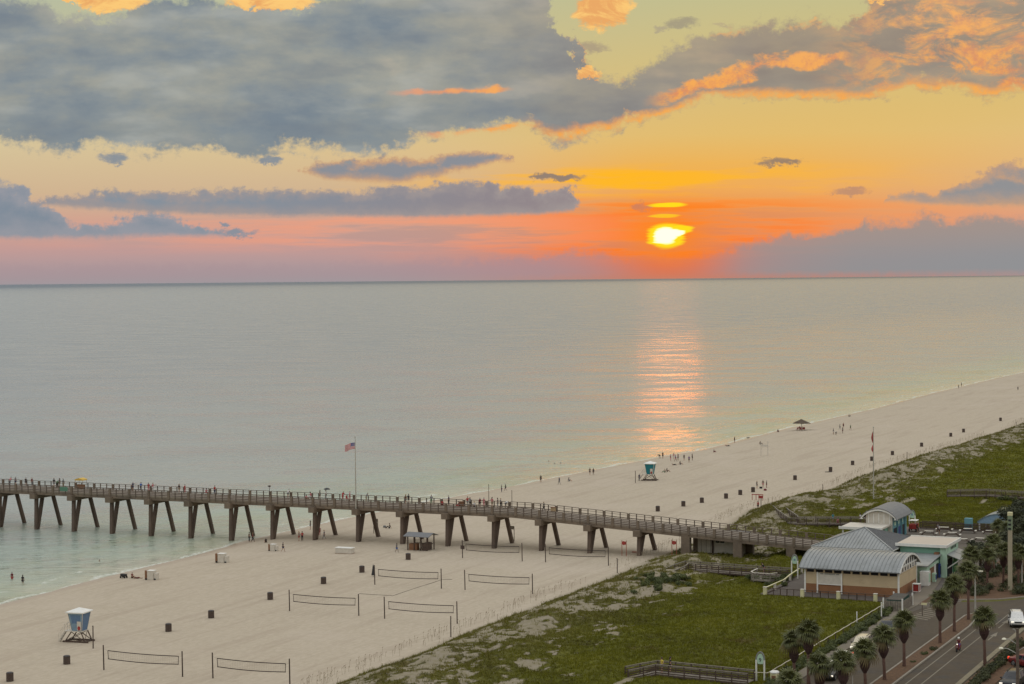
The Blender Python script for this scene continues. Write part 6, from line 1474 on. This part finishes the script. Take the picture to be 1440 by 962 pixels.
def pose(kind):
    """joint positions, facing +y, feet on z = 0"""
    J = dict(pel=(0, 0, .95, .135, .10), waist=(0, 0, 1.08, .118, .09), chest=(0, 0, 1.27, .145, .10), neckb=(0, 0, 1.43, .085, .07), neck=(0, .015, 1.52, .052), skull=(0, .02, 1.60, .06))
    for s, k in ((-1, 'l'), (1, 'r')):
        J.update({k+'sh': (s*.17, 0, 1.40, .058), k+'el': (s*.235, -.03, 1.14, .042), k+'wr': (s*.25, .06, .90, .028), k+'hip': (s*.085, 0, .90, .088), k+'kn': (s*.10, .02, .50, .056), k+'an': (s*.11, -.03, .09, .038), k+'to': (s*.125, .13, .035, .032)})
    def setj(**k):
        for n_, v_ in k.items(): J[n_] = (*v_, *J[n_][3:])
    if kind == 'walk': setj(lkn=(-.10, .20, .52), lan=(-.10, .26, .10), lto=(-.11, .42, .06), rkn=(.10, -.03, .50), ran=(.10, -.33, .16), rto=(.11, -.22, .03), lel=(-.24, -.14, 1.16), lwr=(-.25, -.16, .92), rel=(.24, .10, 1.15), rwr=(.22, .30, 1.0))
    if kind == 'lean':
        setj(waist=(0, .04, 1.07), chest=(0, .14, 1.24), neckb=(0, .23, 1.38), neck=(0, .28, 1.46), skull=(0, .33, 1.53), lsh=(-.17, .22, 1.35), rsh=(.17, .22, 1.35), lel=(-.22, .36, 1.14), rel=(.22, .36, 1.14), lwr=(-.12, .56, 1.14), rwr=(.12, .56, 1.14), lkn=(-.1, .05, .5), rkn=(.1, .0, .5), ran=(.12, -.12, .09), rto=(.13, .03, .035))
    if kind == 'point': setj(rel=(.36, .18, 1.36), rwr=(.42, .42, 1.42), lel=(-.30, -.06, 1.16), lwr=(-.16, .05, .98))
    if kind == 'hips': setj(lel=(-.36, -.05, 1.17), rel=(.36, -.05, 1.17), lwr=(-.17, .03, 1.02), rwr=(.17, .03, 1.02))
    if kind == 'sit':       # on the sand, knees up
        J['pel'] = (0, 0, .13, .135, .11)
        setj(waist=(0, -.04, .27), chest=(0, -.05, .45), neckb=(0, -.02, .61), neck=(0, .0, .70), skull=(0, .01, .78), lsh=(-.17, -.03, .58), rsh=(.17, -.03, .58), lel=(-.25, -.18, .36), rel=(.24, .12, .42), lwr=(-.26, -.28, .12), rwr=(.17, .34, .44),
             lhip=(-.10, .06, .13), rhip=(.10, .06, .13), lkn=(-.13, .42, .42), rkn=(.13, .44, .38), lan=(-.13, .66, .07), ran=(.13, .74, .07), lto=(-.14, .82, .05), rto=(.14, .90, .06))
    if kind == 'chair' or kind == 'ride':
        J['pel'] = (0, 0, .50, .135, .11)
        setj(waist=(0, -.02, .64), chest=(0, .0, .82), neckb=(0, .04, .98), neck=(0, .06, 1.07), skull=(0, .08, 1.15), lsh=(-.17, .03, .95), rsh=(.17, .03, .95), lel=(-.25, .14, .74), rel=(.25, .14, .74), lwr=(-.22, .38, .72), rwr=(.22, .38, .72),
             lhip=(-.10, .04, .48), rhip=(.10, .04, .48), lkn=(-.15, .44, .50), rkn=(.15, .44, .50), lan=(-.14, .42, .09), ran=(.14, .42, .09), lto=(-.15, .57, .05), rto=(.15, .57, .05))
    if kind == 'bend':
        setj(waist=(0, .07, 1.05), chest=(0, .30, 1.10), neckb=(0, .46, 1.10), neck=(0, .54, 1.10), skull=(0, .62, 1.09), lsh=(-.17, .42, 1.08), rsh=(.17, .42, 1.08), lel=(-.2, .46, .82), rel=(.2, .46, .82), lwr=(-.16, .52, .58), rwr=(.16, .52, .58))
    if kind == 'lie':
        J['pel'] = (0, 0, .12, .135, .10)
        setj(waist=(0, -.13, .12), chest=(0, -.32, .13), neckb=(0, -.48, .16), neck=(0, -.56, .2), skull=(0, -.62, .24), lsh=(-.17, -.44, .14), rsh=(.17, -.44, .14), lel=(-.3, -.3, .06), rel=(.3, -.3, .06), lwr=(-.3, -.06, .05), rwr=(.3, -.06, .05), lhip=(-.09, .05, .1), rhip=(.09, .05, .1), lkn=(-.1, .45, .1), rkn=(.1, .42, .3), lan=(-.11, .86, .07), ran=(.11, .7, .07), lto=(-.12, .92, .18), rto=(.12, .84, .05))
    return J
def body_parts(kind, cloth):
    J = pose(kind); E = [('pel', 'waist'), ('waist', 'chest'), ('chest', 'neckb'), ('neckb', 'neck'), ('neck', 'skull')]
    for k in 'lr': E += [('neckb', k+'sh'), (k+'sh', k+'el'), (k+'el', k+'wr'), ('pel', k+'hip'), (k+'hip', k+'kn'), (k+'kn', k+'an'), (k+'an', k+'to')]
    body = skinned(J, E, 'pel')
    # head, nose, ears and hands welded into the same mesh
    mb = MB(); sk = Vector(J['skull'][:3]); nk = Vector(J['neck'][:3]); up = (sk-nk).normalized(); fwd = Vector((0, 1, 0)); fwd = (fwd-up*fwd.dot(up)).normalized() if abs(up.y) < .95 else Vector((0, 0, -1)); rt = fwd.cross(up); hc = sk+up*.075+fwd*.012
    B3 = lambda a, b_, c: hc+rt*a+fwd*b_+up*c
    vs = []; NR, NS = 8, 12
    for i in range(1, NR):
        ph = math.pi*i/NR
        for k in range(NS):
            th = 2*math.pi*k/NS; x = .078*math.sin(ph)*math.cos(th); y = .096*math.sin(ph)*math.sin(th); z = .122*math.cos(ph)
            if z < 0: x *= 1+z*2.2; y *= 1+z*.9
            if abs(k-3) < 1 and i == 5: y += .022
            vs.append(B3(x, y, z))
    vs += [B3(0, 0, .122), B3(0, .01, -.122)]; fs = []
    for i in range(NR-2):
        for k in range(NS): fs.append((i*NS+k, i*NS+(k+1) % NS, (i+1)*NS+(k+1) % NS, (i+1)*NS+k))
    t0, t1 = len(vs)-2, len(vs)-1
    for k in range(NS): fs.append((t0, (k+1) % NS, k)); fs.append((t1, (NR-2)*NS+k, (NR-2)*NS+(k+1) % NS))
    mb.add(vs, fs)
    for s in (-1, 1): mb.beam(B3(s*.078, 0, -.035), B3(s*.092, -.012, .03), .014, .035)
    mb.beam(B3(-.022, .09, -.062), B3(.022, .09, -.062), .012, .012)
    for s, k in ((-1, 'l'), (1, 'r')):
        w = Vector(J[k+'wr'][:3]); el = Vector(J[k+'el'][:3]); d = (w-el).normalized(); sd = d.cross(Vector((s, 0, 0))).normalized() if abs(d.x) < .9 else Vector((0, 1, 0)); nn = d.cross(sd).normalized()
        mb.tube([w, w+d*.05, w+d*.095], [.026, .038, .034], 8)
        for f, ln in zip((-1.5, -.5, .5, 1.5), (.062, .072, .068, .052)):
            q0 = w+d*.085+sd*f*.017; q1 = q0+d*ln*.55+nn*.008; q2 = q1+d*ln*.4+nn*.022; mb.tube([q0, q1, q2], [.0095, .009, .0075], 5)
        q0 = w+d*.03-sd*.03; mb.tube([q0, q0-sd*.028+d*.028, q0-sd*.032+d*.062+nn*.012], [.012, .0105, .009], 5)
    extra = mb.mesh('extra', True); bm = bmesh.new(); bm.from_mesh(body); bm.from_mesh(extra); bm.to_mesh(body); bm.free(); body.polygons.foreach_set('use_smooth', [True]*len(body.polygons))
    g = 1.16
    def grow_(n_, f=g, a=.008): v_ = J[n_]; return (*v_[:3], *[q*f+a for q in v_[3:]])
    mid = lambda a, b_, u, ra: (*(Vector(J[a][:3]).lerp(Vector(J[b_][:3]), u)), ra)
    S_ = {n_: grow_(n_, 1.12) for n_ in ('waist', 'chest', 'neckb')}; S_['hem'] = (*Vector(J['pel'][:3]), .155, .12)
    for k in 'lr': S_[k+'sh'] = grow_(k+'sh'); S_[k+'sl'] = mid(k+'sh', k+'el', .62, .060)
    shirt = skinned(S_, [('hem', 'waist'), ('waist', 'chest'), ('chest', 'neckb')]+[e for k in 'lr' for e in (('neckb', k+'sh'), (k+'sh', k+'sl'))], 'hem')
    T_ = {'pel': (*Vector(J['pel'][:3]), .150, .118)}
    ln = {'shorts': .75, 'trousers': 1.0, 'dress': .8}[cloth]
    for k in 'lr':
        T_[k+'hip'] = grow_(k+'hip', 1.12); T_[k+'k'] = mid(k+'hip', k+'kn', ln, .085 if cloth != 'trousers' else .070)
        if cloth == 'trousers': T_[k+'a'] = mid(k+'kn', k+'an', .9, .056)
    e = [x for k in 'lr' for x in [('pel', k+'hip'), (k+'hip', k+'k')]+([(k+'k', k+'a')] if cloth == 'trousers' else [])]
    shorts = skinned(T_, e, 'pel')
    hm = MB(); vs = []; 
    for i in range(0, 6):
        ph = math.pi*(.02+i*.11)
        for k in range(12):
            th = 2*math.pi*k/12; drop = .0 if math.sin(th) > .3 else .035*(i/5)
            vs.append(B3(.090*math.sin(ph)*math.cos(th), .106*math.sin(ph)*math.sin(th)-.012, .134*math.cos(ph)-drop))
    fs = [(i*12+k, i*12+(k+1) % 12, (i+1)*12+(k+1) % 12, (i+1)*12+k) for i in range(5) for k in range(12)] + [tuple(range(12))]
    hm.add(vs, fs)
    if cloth != 'trousers' and kind in ('stand', 'hips', 'sit'): hm.tube([B3(0, -.085, .02), B3(0, -.115, -.10), B3(0, -.10, -.22)], [.06, .055, .025], 7)
    return body, shirt, shorts, hm.mesh('hair', True)
PM = {}
def person(loc, rz, kind, top, bottom, label, hair=0, skin=0, scale=1.0, cloth='shorts', bare=False, hat=None):
    key = (kind, cloth)
    if key not in PM: PM[key] = body_parts(kind, cloth)
    body, shirt, shorts, hr = PM[key]
    def mk(name, me, m, parent=None):
        if not me.materials: me.materials.append(None)
        o = bpy.data.objects.new(name, me); COL.objects.link(o); o.material_slots[0].link = 'OBJECT'; o.material_slots[0].material = m; o.parent = parent; return o
    o = mk('person', body, SKIN[skin]); o.location = loc; o.rotation_euler = (0, 0, rz); o.scale = (scale,)*3
    tag(o, label, 'person')
    if not bare: mk('shirt', shirt, CL_[top], o)
    mk('trousers' if cloth == 'trousers' else 'shorts', shorts, CL_[bottom], o); mk('hair', hr, HAIR[hair], o)
    return o
rp_ = random.Random(12)
# on the pier: column, distance from near edge (far rail is 6.6), pose, top, bottom, label
NR_, FR_ = PY0+.75, PY1-.75
PP = [(14, FR_, 'lean', 'pink', 'grey', 'person in pink at the far rail by the left edge of the photo'), (22, FR_, 'stand', 'grey', 'navy', 'person in grey blue beside the leftmost pier visitor'), (36, FR_, 'lean', 'black', 'black', 'person all in black at the rail, third from the left end'), (45, FR_, 'stand', 'maroon', 'grey', 'person in maroon above the second pier leg'),
      (76, FR_, 'stand', 'black', 'grey', 'person in black top left of the yellow canopy stall'), (80, FR_-.8, 'lean', 'green', 'black', 'person in dark green in the trio left of the yellow canopy'), (84, FR_, 'hips', 'black', 'khaki', 'person in black and khaki in the trio left of the yellow canopy'), (89, FR_, 'stand', 'grey', 'khaki', 'person in grey right beside the green banner'),
      (187, FR_, 'point', 'navy', 'navy', 'person in navy with an arm raised on the open stretch of pier'), (198, FR_, 'lean', 'blue', 'black', 'person in blue leaning on the rail between the navy and pink figures'), (209, FR_, 'stand', 'red', 'pink', 'person in red top and pink shorts at the rail'), (215, FR_, 'point', 'pink', 'white', 'person in pink with raised arm beside the red one'),
      (252, FR_, 'stand', 'black', 'khaki', 'person in black top beside the stout red figure'), (260, FR_, 'hips', 'red', 'red', 'person all in red with hands on hips at the rail'), (290, FR_-1, 'chair', 'pink', 'red', 'person in pink sitting low behind the rail'), (302, FR_, 'stand', 'red', 'navy', 'person in red above the sixth pier leg, standing alone'),
      (405, FR_, 'lean', 'white', 'grey', 'person in white just right of the short lamp post'), (431, FR_-1, 'sit', 'pink', 'khaki', 'person in pink sitting on the deck left of the black umbrella'), (437, FR_, 'chair', 'pink', 'white', 'person in pale pink seated beside the one on the deck'), (450, FR_, 'stand', 'black', 'brown', 'person in black beside the black umbrella'), (458.5, FR_, 'stand', 'white', 'grey', 'person in white holding the black umbrella'),
      (482, FR_, 'lean', 'red', 'red', 'person in red, left one of the red group by the flagpole'), (487, FR_-.6, 'chair', 'red', 'pink', 'person in red sitting in the red group by the flagpole'), (492, FR_, 'stand', 'pink', 'red', 'person in pink top, right one of the red group by the flagpole'), (515, FR_, 'lean', 'grey', 'khaki', 'person in grey leaning on the rail right of the flagpole'),
      (570.5, FR_-.8, 'stand', 'brown', 'grey', 'shorter person in brown next to the tall black figure above the hut'), (574.5, FR_, 'hips', 'black', 'black', 'tall person in black standing above the roofed hut'), (606.5, FR_, 'lean', 'grey', 'green', 'person in grey green leaning, first right of the hut'), (622, FR_, 'sit', 'red', 'maroon', 'person in dark red sitting low right of the hut'),
      (631, FR_, 'stand', 'navy', 'black', 'person in navy standing between the two seated red ones'), (645, FR_-1, 'sit', 'maroon', 'red', 'person in maroon sitting beside the brown cooler box'), (657.5, FR_, 'point', 'red', 'grey', 'person in red with one arm out at the left of the crowd'), (661, FR_-1, 'hips', 'grey', 'black', 'person in grey and black at the left of the crowd'), (667, FR_, 'sit', 'white', 'navy', 'person in white sitting amid the crowd on the pier'),
      (675, FR_-.5, 'stand', 'maroon', 'black', 'person in maroon and black in the middle of the crowd'), (680.5, FR_, 'stand', 'pink', 'pink', 'person in pink left of the tall dark pole'), (692, FR_, 'hips', 'pink', 'khaki', 'person in pink and khaki right of the tall dark pole'), (700, FR_-.5, 'stand', 'black', 'grey', 'person in black top toward the right of the crowd'), (704, FR_, 'hips', 'grey', 'black', 'person in grey top toward the right of the crowd'), (711, FR_, 'bend', 'white', 'grey', 'person in white bending down at the right end of the crowd'),
      (765, FR_-1.2, 'walk', 'black', 'black', 'person in black walking alone down the ramp left of the tan box')]
for i, (px, y, kd, tp, bt, lab) in enumerate(PP):
    q = on_pier(px, y); person(q, (rp_.uniform(-.5, .5) if kd in ('lean', 'point') else rp_.uniform(-2, 2)) if px != 765 else 1.6, kd, tp, bt, lab, rp_.randrange(4), rp_.choice((0, 0, 1, 2)), rp_.uniform(.95, 1.04), rp_.choice(('shorts', 'trousers')))
q = on_pier(458.5, FR_); r = empty('rain_umbrella', (q.x, q.y, q.z), 'open black umbrella held over a person on the pier', 'umbrella')
MB().tube([(.15, .1, 1.0), (.15, .1, 2.25)], .015, 6).build('handle', M['metal'], r); MB().lathe([(.62, 1.92), (.5, 2.08), (.25, 2.2), (.02, 2.24)], 12, (.15, .1, 0)).build('canopy', M['black'], r)
# on the beach and in the water
BP_ = [(17, 815, 'stand', 'maroon', 'red', 'person wading at far left, the nearer of two', -.55), (32, 820, 'stand', 'black', 'black', 'person in black wading, right one of the two at far left', -.45), (140, 789.5, 'stand', 'black', 'black', 'swimmer with only the head above water below the pier', -1.42),
       (186, 813, 'sit', 'maroon', 'brown', 'person sitting upright at the waterline left of the chair box', 0), (193, 813.5, 'lie', 'brown', 'maroon', 'person lying at the waterline beside the sitting one', 0), (350.5, 762, 'stand', 'brown', 'black', 'left person of the pair at the last wet pier leg', 0), (355.5, 762.5, 'walk', 'maroon', 'black', 'right person of the pair at the last wet pier leg', 0),
       (374, 763, 'sit', 'black', 'brown', 'person in black sitting near the water under the pier', 0), (398, 776, 'walk', 'black', 'navy', 'person in black walking past the pale cart', 0), (420.5, 761, 'stand', 'maroon', 'red', 'left one of two in dark red on the sand before the pier', 0), (425, 761, 'hips', 'red', 'black', 'right one of two in dark red on the sand before the pier', 0), (436.5, 745, 'stand', 'black', 'grey', 'person in black standing at the water behind the pier legs', 0),
       (446, 756, 'bend', 'red', 'pink', 'person in red bending at the foot of a pier leg', 0), (449.5, 753, 'stand', 'pink', 'red', 'person in pink at the foot of a pier leg', 0), (456, 759, 'walk', 'navy', 'grey', 'person in navy walking just right of the red pair', 0), (548, 743, 'sit', 'black', 'black', 'person in black sitting on open sand behind the pier', 0), (558, 777, 'walk', 'grey', 'blue', 'person in grey walking left of the hut', 0),
       (705.5, 692.5, 'stand', 'black', 'navy', 'left one of the dark pair by the water behind the pier crowd', 0), (711, 690.5, 'walk', 'black', 'black', 'right one of the dark pair by the water behind the pier crowd', 0), (760.5, 678.5, 'stand', 'black', 'black', 'person in black alone at the water edge, upper one', 0), (786.5, 681.5, 'walk', 'navy', 'grey', 'person in navy walking right of the lone black figure', 0), (800, 677, 'sit', 'grey', 'grey', 'person in grey sitting at the water edge', 0),
       (829.5, 668, 'hips', 'brown', 'black', 'left one of the dark pair left of the teal tower', 0), (834.5, 668, 'stand', 'black', 'brown', 'right one of the dark pair left of the teal tower', 0), (899, 676.5, 'stand', 'navy', 'grey', 'person in navy at the steps of the teal lifeguard tower', 0), (935, 664.5, 'sit', 'brown', 'green', 'left one of the seated pair right of the teal tower', 0), (938, 663.5, 'sit', 'black', 'brown', 'right one of the seated pair right of the teal tower', 0),
       (928, 645, 'bend', 'black', 'black', 'left one of the couple leaning together in the sun glitter', 0), (932, 645, 'stand', 'black', 'brown', 'right one of the couple leaning together in the sun glitter', 0), (943, 648, 'hips', 'maroon', 'pink', 'first from left in the group right of the couple in the glitter', 0), (947.5, 646, 'stand', 'pink', 'white', 'second from left in the group right of the couple', 0), (950, 649, 'walk', 'purple', 'pink', 'third from left in the group right of the couple', 0), (953.5, 647.5, 'stand', 'maroon', 'black', 'fourth from left in the group right of the couple', 0),
       (962, 648, 'stand', 'black', 'grey', 'left one of the spaced three figures on the bright shoreline', 0), (969, 650.5, 'hips', 'purple', 'black', 'middle one of the spaced three figures on the shoreline', 0), (973.5, 647.5, 'stand', 'brown', 'black', 'right one of the spaced three figures on the shoreline', 0), (948, 654, 'lie', 'brown', 'black', 'person lying on the sand below the shoreline group, left one', 0), (956.5, 653.5, 'sit', 'black', 'grey', 'person sitting on the sand below the shoreline group', 0),
       (771.5, 649, 'stand', 'black', 'black', 'left swimmer of three beyond the pier', -1.4), (780, 652, 'stand', 'black', 'black', 'middle swimmer of three beyond the pier', -1.42), (788.5, 652, 'stand', 'black', 'black', 'right swimmer of three beyond the pier', -1.4), (1004, 636, 'sit', 'grey', 'maroon', 'person sitting at the water right of the glitter', 0), (1023, 627.5, 'lie', 'maroon', 'black', 'person lying at the water left of the lone standing bather', 0), (1033, 622.5, 'stand', 'black', 'maroon', 'lone bather standing at the water edge left of the thatched shade', 0),
       (1052, 616, 'lie', 'brown', 'brown', 'person lying at the water right of the lone standing bather', 0), (1069, 625, 'sit', 'black', 'black', 'person sitting above the two post frame', 0), (1094, 607.5, 'sit', 'maroon', 'black', 'person sitting left of the thatched sunshade', 0), (1124.5, 605, 'chair', 'red', 'black', 'person in red sitting under the thatched sunshade, left', 0), (1129, 605.5, 'chair', 'maroon', 'red', 'person in maroon sitting under the thatched sunshade, right', 0),
       (1172, 611, 'stand', 'grey', 'white', 'pale person left in the group beyond the thatched shade', 0), (1175.5, 612, 'bend', 'white', 'grey', 'pale person bending in the group beyond the thatched shade', 0), (1181, 604, 'walk', 'grey', 'grey', 'thin grey walker in the group beyond the thatched shade', 0), (1186, 602.5, 'stand', 'maroon', 'black', 'tall dark figure at the back of the group beyond the thatched shade', 0), (1185, 609.5, 'hips', 'black', 'maroon', 'dark figure at the front of the group beyond the thatched shade', 0), (1196, 605, 'walk', 'green', 'khaki', 'walker on the right of the group beyond the thatched shade', 0),
       (1194, 586, 'sit', 'black', 'black', 'small dark figure seated right at the far waterline', 0), (1352, 543.5, 'stand', 'black', 'black', 'tall figure of the far distant pair on the waterline', 0), (1348, 546.5, 'walk', 'brown', 'black', 'short figure of the far distant pair on the waterline', 0), (1431.5, 549, 'stand', 'black', 'black', 'distant figure alone near the right edge of the beach', 0),
       (1064.5, 687, 'stand', 'black', 'grey', 'person in black left in the standing group by the bins', 0), (1073, 685.5, 'walk', 'brown', 'pink', 'middle person of the standing group by the bins', 0), (1078, 686, 'hips', 'black', 'maroon', 'right person of the standing group by the bins', 0), (1066, 717, 'stand', 'red', 'black', 'person in red behind the red stand at the dune edge', 0)]
for px, py, kd, tp, bt, lab, dz_ in BP_:
    q = at(px, py)
    if dz_: q = at(px, py, 0.0); q.z = dz_
    person(q, rp_.uniform(-3, 3), kd, tp, bt, lab, rp_.randrange(4), rp_.choice((0, 0, 1, 1, 2)), rp_.uniform(.93, 1.03), rp_.choice(('shorts', 'shorts', 'trousers')) if not dz_ else 'shorts', bare=dz_ < -1)
for x, y, z, rz, kd, tp, bt, lab in ((-79.9, 208.4, 3.2, 2.5, 'hips', 'yellow', 'grey', 'person in yellow at the seaward end of the bottom boardwalk'), (-79.1, 209.0, 3.2, -1, 'stand', 'black', 'black', 'person in black beside the yellow one on the bottom boardwalk'),
                                     (-92.4, 284.6, 3.15, 1.2, 'lean', 'black', 'maroon', 'dark clad person at the inner end of the near dune boardwalk'), (-99.8, 348.2, 3.25, .4, 'stand', 'teal', 'teal', 'person in turquoise on the long bending boardwalk'), (-98.9, 348.2, 3.25, .4, 'sit', 'pink', 'pink', 'child in pink beside the turquoise person on the boardwalk'),
                                     (-95.2, 350.1, 3.2, 1.2, 'stand', 'white', 'maroon', 'person in white in the cluster at the bath house end of the boardwalk'), (-94.4, 350.4, 3.2, 2.2, 'hips', 'maroon', 'white', 'person in maroon in the cluster at the bath house end of the boardwalk'), (-93.6, 350.2, 3.2, 0, 'stand', 'orange', 'white', 'person in orange in the cluster at the bath house end of the boardwalk')):
    person((x, y, z), rz, kd, tp, bt, lab, rp_.randrange(3), rp_.randrange(2))
for px, py, kd, tp, bt, lab in ((1321, 752, 'stand', 'white', 'black', 'person in white top on the lot beside the picnic tables'), (1319, 750, 'walk', 'grey', 'black', 'person in grey walking on the lot beside the white topped one'), (1355, 812, 'walk', 'black', 'navy', 'person in black at the corner of the mint building'), (1360, 810, 'stand', 'navy', 'black', 'person in navy beside the one at the mint building corner'),
                                (1400, 802, 'stand', 'green', 'white', 'person in green between palms in the planted bed'), (1431, 808, 'stand', 'white', 'black', 'person in white top near the right edge lamp post'), (1290, 748, 'stand', 'maroon', 'brown', 'person in maroon by the red cart')):
    person(at(px, py, 3.1), rp_.uniform(-3, 3), kd, tp, bt, lab, rp_.randrange(3), rp_.randrange(2))
# motor scooter and rider on the right lane
p = at(1347.5, 916, 3.03); r = empty('motor_scooter', p, 'dark maroon motor scooter riding between the white lane lines', 'scooter', None, rad(180-4))
for y in (-.62, .60):
    w = MB().lathe([(.12, -.05), (.24, -.055), (.26, 0), (.24, .055), (.12, .05)], 16, (0, y, .26), 'X').build('wheel', M['tyre'], r); MB().lathe([(.03, -.04), (.13, -.03), (.13, .03), (.03, .04)], 12, (0, y, .26), 'X').build('rim', M['rim'], w)
MB().add([(-.16, -.75, .40), (.16, -.75, .40), (.16, .12, .28), (-.16, .12, .28), (-.14, -.85, .72), (.14, -.85, .72), (.13, .0, .66), (-.13, .0, .66)], [(3, 2, 1, 0), (4, 5, 6, 7), (0, 1, 5, 4), (1, 2, 6, 5), (2, 3, 7, 6), (3, 0, 4, 7)]).build('body', MAROON, r, bevel=.04)
MB().box((0, .22, .28), (.34, .5, .08)).build('footboard', M['black'], r); MB().box((0, -.35, .76), (.28, .72, .10)).build('seat', M['black'], r, bevel=.03)
MB().add([(-.2, .42, .28), (.2, .42, .28), (.2, .48, .28), (-.2, .48, .28), (-.17, .34, .95), (.17, .34, .95), (.17, .42, .95), (-.17, .42, .95)], [(3, 2, 1, 0), (4, 5, 6, 7), (0, 1, 5, 4), (1, 2, 6, 5), (2, 3, 7, 6), (3, 0, 4, 7)]).build('leg_shield', MAROON, r)
MB().tube([(0, .60, .26), (0, .44, .70), (0, .36, 1.02)], .03, 6).build('fork', M['chrome'], r); MB().tube([(-.3, .26, 1.05), (0, .36, 1.04), (.3, .26, 1.05)], .018, 6).build('handlebar', M['black'], r); MB().box((0, .45, .93), (.14, .08, .12)).build('headlight', M['lamp_white'], r)
o = person((p.x, p.y, p.z), 0, 'ride', 'maroon', 'purple', 'scooter rider in maroon with a pale helmet', 0, 1, cloth='trousers'); o.location = (p.x+.02, p.y+.30, p.z+.33); o.rotation_euler = (0, 0, rad(176))
hl = MB().lathe([(.11, -.02), (.135, .05), (.13, .12), (.09, .18), (.02, .205)], 14, (0, .09, 1.19)).build('helmet', M['white'], o)
# beach wagon and bags
p = at(174, 813); r = empty('beach_wagon', p, 'black beach wagon standing at the waterline left of the sitting pair', 'wagon'); MB().box((0, 0, .5), (1.0, .55, .42)).build('tub', M['black'], r, bevel=.03)
for x in (-.38, .38):
    for y in (-.3, .3): MB().lathe([(.05, -.04), (.17, -.04), (.17, .04), (.05, .04)], 12, (x, y, .17), 'Y').build('wheel', M['tyre'], r)
MB().tube([(.5, 0, .5), (.95, 0, 1.0)], .02, 6).build('handle', M['metal'], r)
for px, py, m, lab in ((1070, 687, 'black', 'black beach bag at the feet of the standing group'), (1076, 690, 'maroon', 'dark red beach bag in front of the standing group'), (541, 742, 'grey', 'grey towel bundle behind the pier near the sitting person')):
    p = at(px, py); b_ = MB().lathe([(.30, 0), (.36, .2), (.30, .38), (.12, .42)], 10); o = b_.build('beach_bag', CL_[m]); o.location = p; o.scale = (1, .6, 1); tag(o, lab, 'bag')
